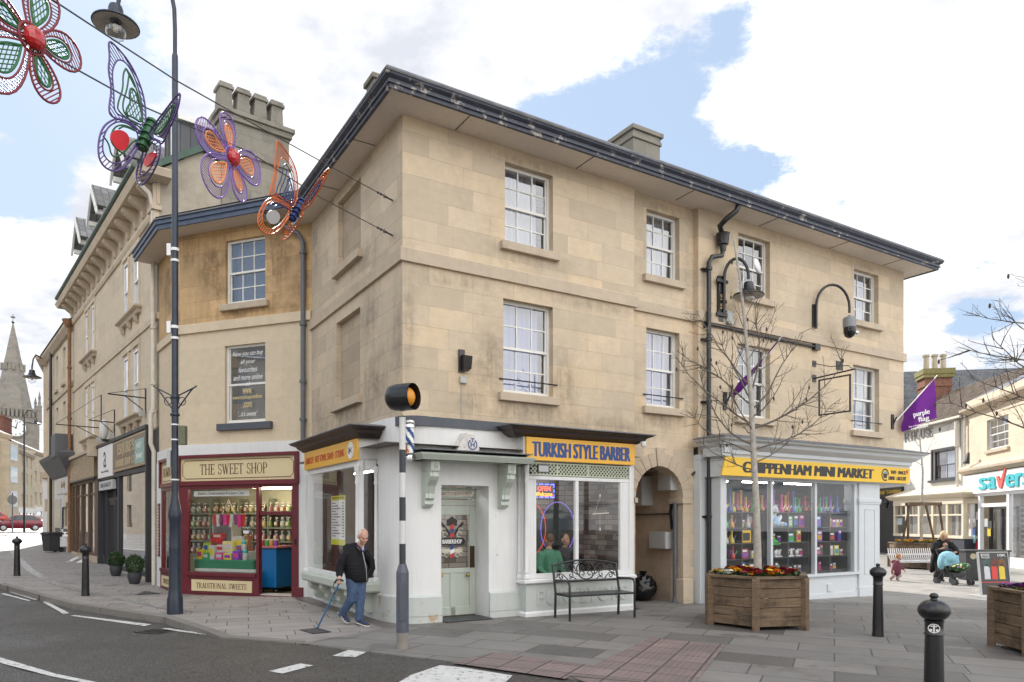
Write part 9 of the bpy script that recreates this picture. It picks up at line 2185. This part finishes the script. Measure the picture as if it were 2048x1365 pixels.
ctr = [(q[0] + 1, q[1], q[2] * .9, q[3] * .92) for q in [(706, 1096, .10, .105), (704, 1106, .165, .15), (705, 1118, .185, .17), (708, 1132, .19, .185), (711, 1146, .195, .195), (713, 1158, .19, .185), (713, 1164, .175, .17)]]
prof = []
for i in range(len(ctr) - 1):
 for k in range(6): f_ = k / 6; prof.append(tuple(ctr[i][q] * (1 - f_) + ctr[i + 1][q] * f_ for q in range(4)))
prof.append(ctr[-1]); vs, fs = [], []
for i, (px, py, rx, ry) in enumerate(prof):
 q = 1 + .028 * abs(sin(i * pi / 3)) if i > 6 else 1
 for k in range(n): a = 2 * pi * k / n; vs.append((X(px) + rx * q * cos(a), .02 + ry * q * sin(a), Z(py)))
for i in range(len(prof) - 1):
 for k in range(n): fs.append((i * n + k, i * n + (k + 1) % n, (i + 1) * n + (k + 1) % n, (i + 1) * n + k))
fs += [tuple(range(n)), tuple((len(prof) - 1) * n + k for k in range(n))]
m.add(vs, fs)
blob_chain(m, [J(697, 1108, -.07, .078), J(688, 1122, -.10, .072), J(684, 1135, -.12, .066), J(684, 1148, -.17, .052)]); blob_chain(m, [J(728, 1110, .12, .075), J(737, 1124, .16, .068), J(739, 1138, .16, .062), J(733, 1151, .12, .05)])
m.ball((X(703), .06, Z(1096)), (.15, .12, .07), 14, 10, MR(R(-18), 4, 'Y')); m.ball((X(696), .08, Z(1098)), (.1, .1, .08), 12, 8)
m.build('jacket', JK, MAN, smooth=180, vox=.009, relax=1)
MB().tube([J(727, 1100, -.10, 0)[:3], J(733, 1118, -.17, 0)[:3], J(737, 1136, -.175, 0)[:3], J(738, 1160, -.16, 0)[:3]], .006, 5).build('zip', pm('zip_silver', (.35, .35, .37), .4, .5), MAN)
m = MB(); m.tube([J(716, 1090, -.07, 0)[:3], J(724, 1098, -.09, 0)[:3], J(728, 1104, -.11, 0)[:3]], .016, 7); m.tube([J(735, 1093, .0, 0)[:3], J(731, 1100, -.07, 0)[:3], J(728, 1105, -.11, 0)[:3]], .014, 7); m.build('shirt_collar', pm('blue_shirt', (.02, .028, .07), .7), MAN, smooth=180)
DEN = pm('blue_denim', (.05, .088, .17), .8, var=.45, scale=9, bump=.3, bscale=80)
m = MB()
blob_chain(m, [J(707, 1163, -.04, .11), J(707, 1182, -.06, .088), J(704, 1199, -.06, .074), J(692, 1216, -.01, .066), J(683, 1229, .04, .062)]); blob_chain(m, [J(717, 1163, .06, .11), J(720, 1182, .02, .088), J(721, 1199, -.01, .072), J(720, 1220, -.02, .064), J(719, 1237, -.02, .068)])
m.build('jeans', DEN, MAN, smooth=180, vox=.010, relax=2)
SHO = pm('navy_trainers', (.02, .03, .07), .7, var=.2); SOL = pm('pale_sole', (.6, .57, .5), .7, var=.1)
def shoe(parent, heel, toe, k=1.0, m1=SHO, m2=SOL):
 a, b = Vector(heel), Vector(toe); d = (b - a).normalized(); side = d.cross(Vector((0, 0, 1))).normalized(); u_ = side.cross(d)
 m = MB(); s_ = MB()
 L_ = (b - a).length
 for f_, w_, hh in ((.12, .036, .05), (.3, .038, .065), (.5, .042, .052), (.72, .046, .038), (.9, .038, .028)):
  m.ball(a + d * L_ * f_ + u_ * (.02 + hh * .55) * k, (w_ * k, w_ * k, hh * k * .75), 10, 8)
 for f_, w_ in ((.08, .036), (.25, .038), (.42, .038), (.6, .044), (.78, .047), (.92, .038)): s_.ball(a + d * L_ * f_ + u_ * .014 * k, (w_ * k, w_ * k, .015 * k), 10, 6)
 o = m.build('shoe', m1, parent, smooth=180, vox=.007, relax=2); s_.build('sole', m2, o, smooth=180, vox=.006, relax=1)
shoe(MAN, J(675, 1227, .06, 0)[:3], J(697, 1248, -.04, 0)[:3]); shoe(MAN, J(714, 1247, -.01, 0)[:3], J(741, 1252, -.16, 0)[:3])
ST_ = thing('walking_stick', "blue adjustable walking stick in the elderly man's right hand", 'walking stick', mp)
MB().tube([J(688, 1160, -.235, 0)[:3], J(647, 1251, -.36, 0)[:3]], .0125, 8).build('shaft', pm('blue_anodised', (.015, .10, .24), .3, .3, var=.1), ST_, smooth=60)
MB().tube([J(676, 1164, -.22, 0)[:3], J(680, 1158, -.22, 0)[:3], J(688, 1157, -.23, 0)[:3], J(694, 1160, -.24, 0)[:3]], .016, 8).tube([J(648, 1248, -.357, 0)[:3], J(646, 1253, -.363, 0)[:3]], .02, 8).tube([J(676, 1162, -.22, 0)[:3], J(673, 1172, -.22, 0)[:3], J(675, 1176, -.22, 0)[:3]], .006, 5).tube([J(678, 1182, -.268, 0)[:3], J(676.5, 1185, -.272, 0)[:3]], .018, 8).build('handle', BLACKM, ST_, smooth=60)
wd = 21.5; wx = (1878 - 1024) / FPX * wd; wp_ = Vector((wx, wd, h(wx, wd))); ds2 = wd / FPX
WOM = thing('person', 'blonde woman in a fluffy black coat looking at her phone and holding the pushchair', 'person', wp_)
zf0 = (HZ - 1163) / FPX * wd + EYE - wp_.z
X2 = lambda px: (px - 1878) * ds2
Z2 = lambda py: max(.0, (1164 - py) * ds2)
J2 = lambda px, py, y, r: (X2(px), y, Z2(py), r)
m = MB(); T, Mw = head(m, (X2(1885), -.06, Z2(1072)), .95, R(-4), R(26))
limb(m, [J2(1885, 1078, -.01, .05), J2(1885, 1090, .02, .055)]); blob_chain(m, [J2(1885, 1094, 0, .12), J2(1882, 1112, .0, .13), J2(1880, 1125, .02, .14)])
blob_chain(m, [J2(1868, 1092, 0, .05), J2(1865, 1103, -.08, .042), J2(1873, 1097, -.24, .028)]); hand(m, (X2(1874), -.24, Z2(1096.5)), (1, -.3, .15), (0, .6, .8), .95, .9, 1)
blob_chain(m, [J2(1902, 1092, 0, .05), J2(1907, 1104, -.10, .042), J2(1900, 1104, -.30, .028)]); hand(m, (X2(1899), -.3, Z2(1104)), (-1, -.3, -.1), (0, .3, 1), .95, 1.0, -1)
blob_chain(m, [J2(1876, 1128, .04, .10), J2(1876, 1143, -.02, .07), J2(1871, 1158, .06, .045)]); blob_chain(m, [J2(1886, 1128, .04, .10), J2(1886, 1143, .06, .07), J2(1886, 1158, .14, .045)])
m.build('body', SKIN, WOM, smooth=180, vox=.010, relax=2); eyes(WOM, T, .95)
m = MB(); m.ball(T(0, .03, .03), (.095, .10, .105), 16, 10, Mw.to_3x3().to_4x4()); m.ball(T(0, .06, .11), .05, 10, 7)
for s_ in (-1, 1): blob_chain(m, [(*T(s_ * .075, -.01, .04), .035), (*T(s_ * .1, .0, -.06), .03), (*T(s_ * .12, .03, -.15), .025)])
hc = Vector(T(0, 0, 0)); iv = Mw.to_3x3().inverted(); lc_ = [iv @ (Vector(v) - hc) for v in m.v]
m.f = [f for f in m.f if not (sum(lc_[i].y for i in f) / len(f) < -.01 and abs(sum(lc_[i].x for i in f) / len(f)) < .066 and -.16 < sum(lc_[i].z for i in f) / len(f) < .062)]; m.m = [0] * len(m.f)
m.build('hair', pm('blonde_hair', (.55, .42, .24), .7, var=.25, scale=30), WOM, smooth=180, fix=False)
FURC = pm('black_fluffy_coat', (.008, .008, .009), .95, var=.4, scale=30, bump=1.0, bscale=60)
m = MB(); blob_chain(m, [J2(1885, 1092, .05, .19), J2(1883, 1104, .05, .23), J2(1879, 1120, .08, .20), J2(1873, 1134, .12, .13), J2(1869, 1142, .14, .07)])
blob_chain(m, [J2(1871, 1091, .0, .12), J2(1866, 1100, -.06, .11), J2(1869, 1102, -.16, .085)]); blob_chain(m, [J2(1900, 1091, .0, .12), J2(1907, 1101, -.06, .115), J2(1904, 1105, -.2, .085)]); m.ball((X2(1886), .06, Z2(1083)), (.19, .1, .1), 12, 8)
m.build('coat', FURC, WOM, smooth=180, vox=.02, relax=1)
m = MB(); m.ball((X2(1885), -.125, Z2(1092)), (.07, .08, .1), 10, 8); m.build('neckline', SKIN, WOM, smooth=180); m = MB(); m.ball((X2(1885), -.12, Z2(1102)), (.10, .085, .12), 10, 8); m.build('top', BLACKLET, WOM, smooth=180)
m = MB(); blob_chain(m, [J2(1876, 1124, .02, .12), J2(1876, 1140, -.04, .10), J2(1873, 1152, .0, .095)]); blob_chain(m, [J2(1886, 1124, .04, .12), J2(1886, 1142, .05, .09), J2(1886, 1156, .12, .085)]); m.build('trousers', pm('dark_grey_trousers', (.03, .025, .028), .8), WOM, smooth=180, vox=.014, relax=2)
BLS = pm('black_shoes', (.01, .01, .011), .5); shoe(WOM, (X2(1872), .1, .01), (X2(1870), -.14, .01), .95, BLS, BLS); shoe(WOM, (X2(1886), .2, .03), (X2(1887), -.02, .01), .95, BLS, BLS)
PHN = thing('mobile_phone', "dark phone in the woman's right hand", 'phone', wp_); MB().box(-.04, .04, -.006, .006, -.075, .075, MT((X2(1881), -.29, Z2(1093))) @ MR(R(-40), 4, 'X') @ MR(R(20), 4, 'Y')).build('phone', BLACKM, PHN, bevel=.004)
pcx = (1909 - 1024) / FPX * 20.6; PU = thing('pushchair', 'black-framed pushchair with a pale blue hood and green patterned footmuff', 'pushchair', (pcx, 20.6, h(pcx, 20.6)), R(8))
k_ = 20.6 / FPX
TU = pm('pale_blue_blanket', (.22, .44, .54), .85, var=.15, bump=.3, bscale=20)
m = MB(); m.ball((-.04, .22, .74), (.25, .22, .2), 18, 12); m.v = [(x, y, max(z, .45 + .3 * max(0, .2 - abs(x)) * 1.2)) for x, y, z in m.v]; m.box(-.24, .20, .06, .10, .52, .82); m.ball((-.24, .2, .6), (.08, .16, .2), 12, 8); m.ball((.17, .2, .64), (.08, .16, .17), 12, 8); m.build('hood_blanket', TU, PU, smooth=180, vox=.018, relax=2)
m = MB(); m.box(-.24, .2, .0, .4, .36, .48); m.box(-.24, .2, .12, .2, .4, .72); m.build('seat', BLACKM, PU, bevel=.02)
GP, g_ = newmat('green_print'); co = g_('ShaderNodeTexCoord').outputs['Object']; vv = g_('ShaderNodeTexVoronoi', {'Vector': co, 'Scale': 13.0}); finish(g_, g_.mix(g_.ramp(vv.outputs['Distance'], .42, .30), (.015, .10, .04), g_.mix(.5, vv.outputs['Color'], (.75, .55, .2))), .8)
m = MB(); m.ball((.06, -.12, .50), (.26, .30, .12), 18, 12, MR(R(-12), 4, 'X')); m.build('footmuff', GP, PU, smooth=180)
m = MB(); m.box(-.2, .22, -.16, .2, .2, .36); m.build('basket', BLACKM, PU, bevel=.03)
m = MB()
for s_ in (-.26, .24):
 m.tube([(s_, .42, .98), (s_, .25, .7), (s_, -.3, .12)], .014, 6); m.tube([(s_, .05, .45), (s_, .35, .1)], .014, 6)
m.tube([(-.26, .42, .98), (.24, .42, .98)], .016, 6); m.tube([(-.26, -.2, .22), (.24, -.2, .22)], .01, 5); m.build('frame', BLACKM, PU, smooth=60)
for x, y in ((-.26, -.32), (.24, -.32), (-.26, .36), (.24, .36)):
 w_ = MB()
 for dx in (-.045, .045): w_.lathe([(.04, -.018), (.085, -.018), (.09, 0), (.085, .018), (.04, .018)], (x + dx, y, .09), 16, MR(R(90), 4, 'Y'))
 w_.build('wheel', CHARCOAL, PU)
td = 21.6; tx = (1793 - 1024) / FPX * td; tp_ = Vector((tx, td, h(tx, td))); ds3 = td / FPX
KID = thing('person', 'toddler in a plum padded coat and pale leggings toddling beside the market', 'person', tp_)
X3 = lambda px: (px - 1793) * ds3
Z3 = lambda py: max(0, (1163 - py) * ds3)
J3 = lambda px, py, y, r: (X3(px), y, Z3(py), r)
m = MB(); T, Mk = head(m, (X3(1797), -.04, Z3(1116)), .78, R(55), R(12)); limb(m, [J3(1795, 1122, 0, .045), J3(1794, 1128, 0, .05)]); blob_chain(m, [J3(1793, 1130, 0, .09), J3(1792, 1142, 0, .1)])
blob_chain(m, [J3(1788, 1129, -.06, .035), J3(1784, 1137, -.1, .03), J3(1782, 1143, -.14, .022)]); hand(m, J3(1782, 1143, -.14, 0)[:3], (-.2, -.3, -1), (0, 1, 0), .6, .7)
blob_chain(m, [J3(1799, 1129, .03, .035), J3(1803, 1136, .0, .03), J3(1806, 1141, -.06, .022)]); hand(m, J3(1806, 1141, -.06, 0)[:3], (.4, -.3, -1), (0, 1, 0), .6, .7)
blob_chain(m, [J3(1790, 1146, -.02, .055), J3(1787, 1153, -.02, .045), J3(1782, 1159, .04, .03)]); blob_chain(m, [J3(1796, 1146, .02, .055), J3(1799, 1151, -.02, .045), J3(1793, 1158, -.02, .03)])
m.build('body', SKIN, KID, smooth=180, vox=.009, relax=2); eyes(KID, T, .78)
m = MB(); m.ball(T(0, .03, .03), (.07, .078, .08), 14, 9, Mk.to_3x3().to_4x4()); m.ball(T(0, .1, .09), .03, 8, 6); m.build('hair', pm('ginger_hair', (.36, .19, .08), .8, var=.2), KID, smooth=180)
m = MB(); blob_chain(m, [J3(1794, 1128, .0, .095), J3(1793, 1136, 0, .13), J3(1792, 1145, 0, .14)]); blob_chain(m, [J3(1788, 1129, -.05, .055), J3(1784, 1137, -.09, .05), J3(1783, 1141, -.12, .042)]); blob_chain(m, [J3(1799, 1129, .03, .055), J3(1803, 1136, .0, .05), J3(1805, 1139, -.04, .042)]); m.ball((X3(1791), .06, Z3(1125)), (.1, .08, .06), 10, 7)
m.build('coat', pm('plum_coat', (.13, .025, .045), .75, var=.2), KID, smooth=180, vox=.012, relax=2)
m = MB(); blob_chain(m, [J3(1790, 1147, -.02, .07), J3(1787, 1153, -.02, .058), J3(1783, 1158, .03, .045)]); blob_chain(m, [J3(1796, 1147, .02, .07), J3(1799, 1152, -.02, .058), J3(1794, 1157, -.02, .045)]); m.build('leggings', pm('pale_pink_leggings', (.45, .34, .32), .8), KID, smooth=180, vox=.010, relax=1)
shoe(KID, (X3(1782), .06, .02), (X3(1780), -.06, .0), .62, BLS, SOL); shoe(KID, (X3(1793), .02, .0), (X3(1794), -.11, .0), .62, BLS, SOL)
def sitter(label, u, v, coat, hairc, stand, face):
 p = FR.W(u, v, 0); t = thing('person', label, 'person', p, FR.rot); m = MB(); b = 0 if stand else -.40
 T, Mq = head(m, (0, -.02, 1.62 + b), 1.0, face, 0); limb(m, [(0, 0, 1.5 + b, .055), (0, 0, 1.4 + b, .06)]); blob_chain(m, [(0, 0, 1.3 + b, .13), (0, 0, 1.1 + b, .13), (0, 0, .92 + b, .14)])
 for s_ in (-1, 1):
  blob_chain(m, [(s_ * .19, 0, 1.36 + b, .05), (s_ * .25, -.05, 1.12 + b, .042), (s_ * .2, -.25, 1.0 + b, .03)]); hand(m, (s_ * .2, -.25, 1.0 + b), (-s_ * .3, -1, 0), (0, 0, 1), 1, .8, s_)
  blob_chain(m, [(s_ * .09, 0, .9 + b, .09), (s_ * .1, 0 if stand else -.4, .5, .06), (s_ * .1, .03 if stand else -.42, .08, .045)])
 m.build('body', SKIN, t, smooth=180, vox=.012, relax=2); m = MB()
 blob_chain(m, [(0, 0, 1.32 + b, .165), (0, 0, 1.1 + b, .165), (0, 0, .88 + b, .175)])
 for s_ in (-1, 1): blob_chain(m, [(s_ * .19, 0, 1.36 + b, .075), (s_ * .25, -.05, 1.12 + b, .066), (s_ * .21, -.2, 1.02 + b, .05)])
 m.build('jacket', coat, t, smooth=180, vox=.016, relax=2); m = MB()
 for s_ in (-1, 1): blob_chain(m, [(s_ * .09, 0, .9 + b, .11), (s_ * .1, 0 if stand else -.4, .5, .08), (s_ * .1, .03 if stand else -.42, .08, .07)])
 m.build('trousers', CHARCOAL, t, smooth=180, vox=.016, relax=2); m = MB(); m.ball(T(0, .03, .035), (.08, .09, .09), 12, 8); m.build('hair', hairc, t, smooth=180)
 if not stand: MB().box(-.3, .3, -.2, .35, .3, .5).box(-.3, .3, .2, .35, .5, 1.1).build('barber_chair', BLACKM, None) if False else None
sitter('person in a green jacket sitting with back turned inside the barber shop', 3.15, .62, pm('mint_jacket', (.07, .22, .14), .8), pm('brown_hair', (.12, .06, .03), .8), False, R(170))
sitter('seated customer with dark hair facing out inside the barber shop', 3.75, .95, CHARCOAL, pm('dark_hair', (.02, .015, .012), .8), False, R(10))
BC_ = FR.thing('barber_chair', 'black padded barber chair under the seated customer', 'barber chair'); pq = FR.W(3.75, 1.0, 0); BC_.location = pq
MB().box(-.28, .28, -.3, .25, .36, .46).build('seat', BLACKM, BC_, bevel=.03); MB().box(-.28, .28, .2, .3, .46, 1.1).build('backrest', BLACKM, BC_, bevel=.03); MB().lathe([(.25, 0), (.22, .04), (.05, .06), (.05, .36)], (0, 0, 0), 18).build('pedestal', chrome, BC_, smooth=40)
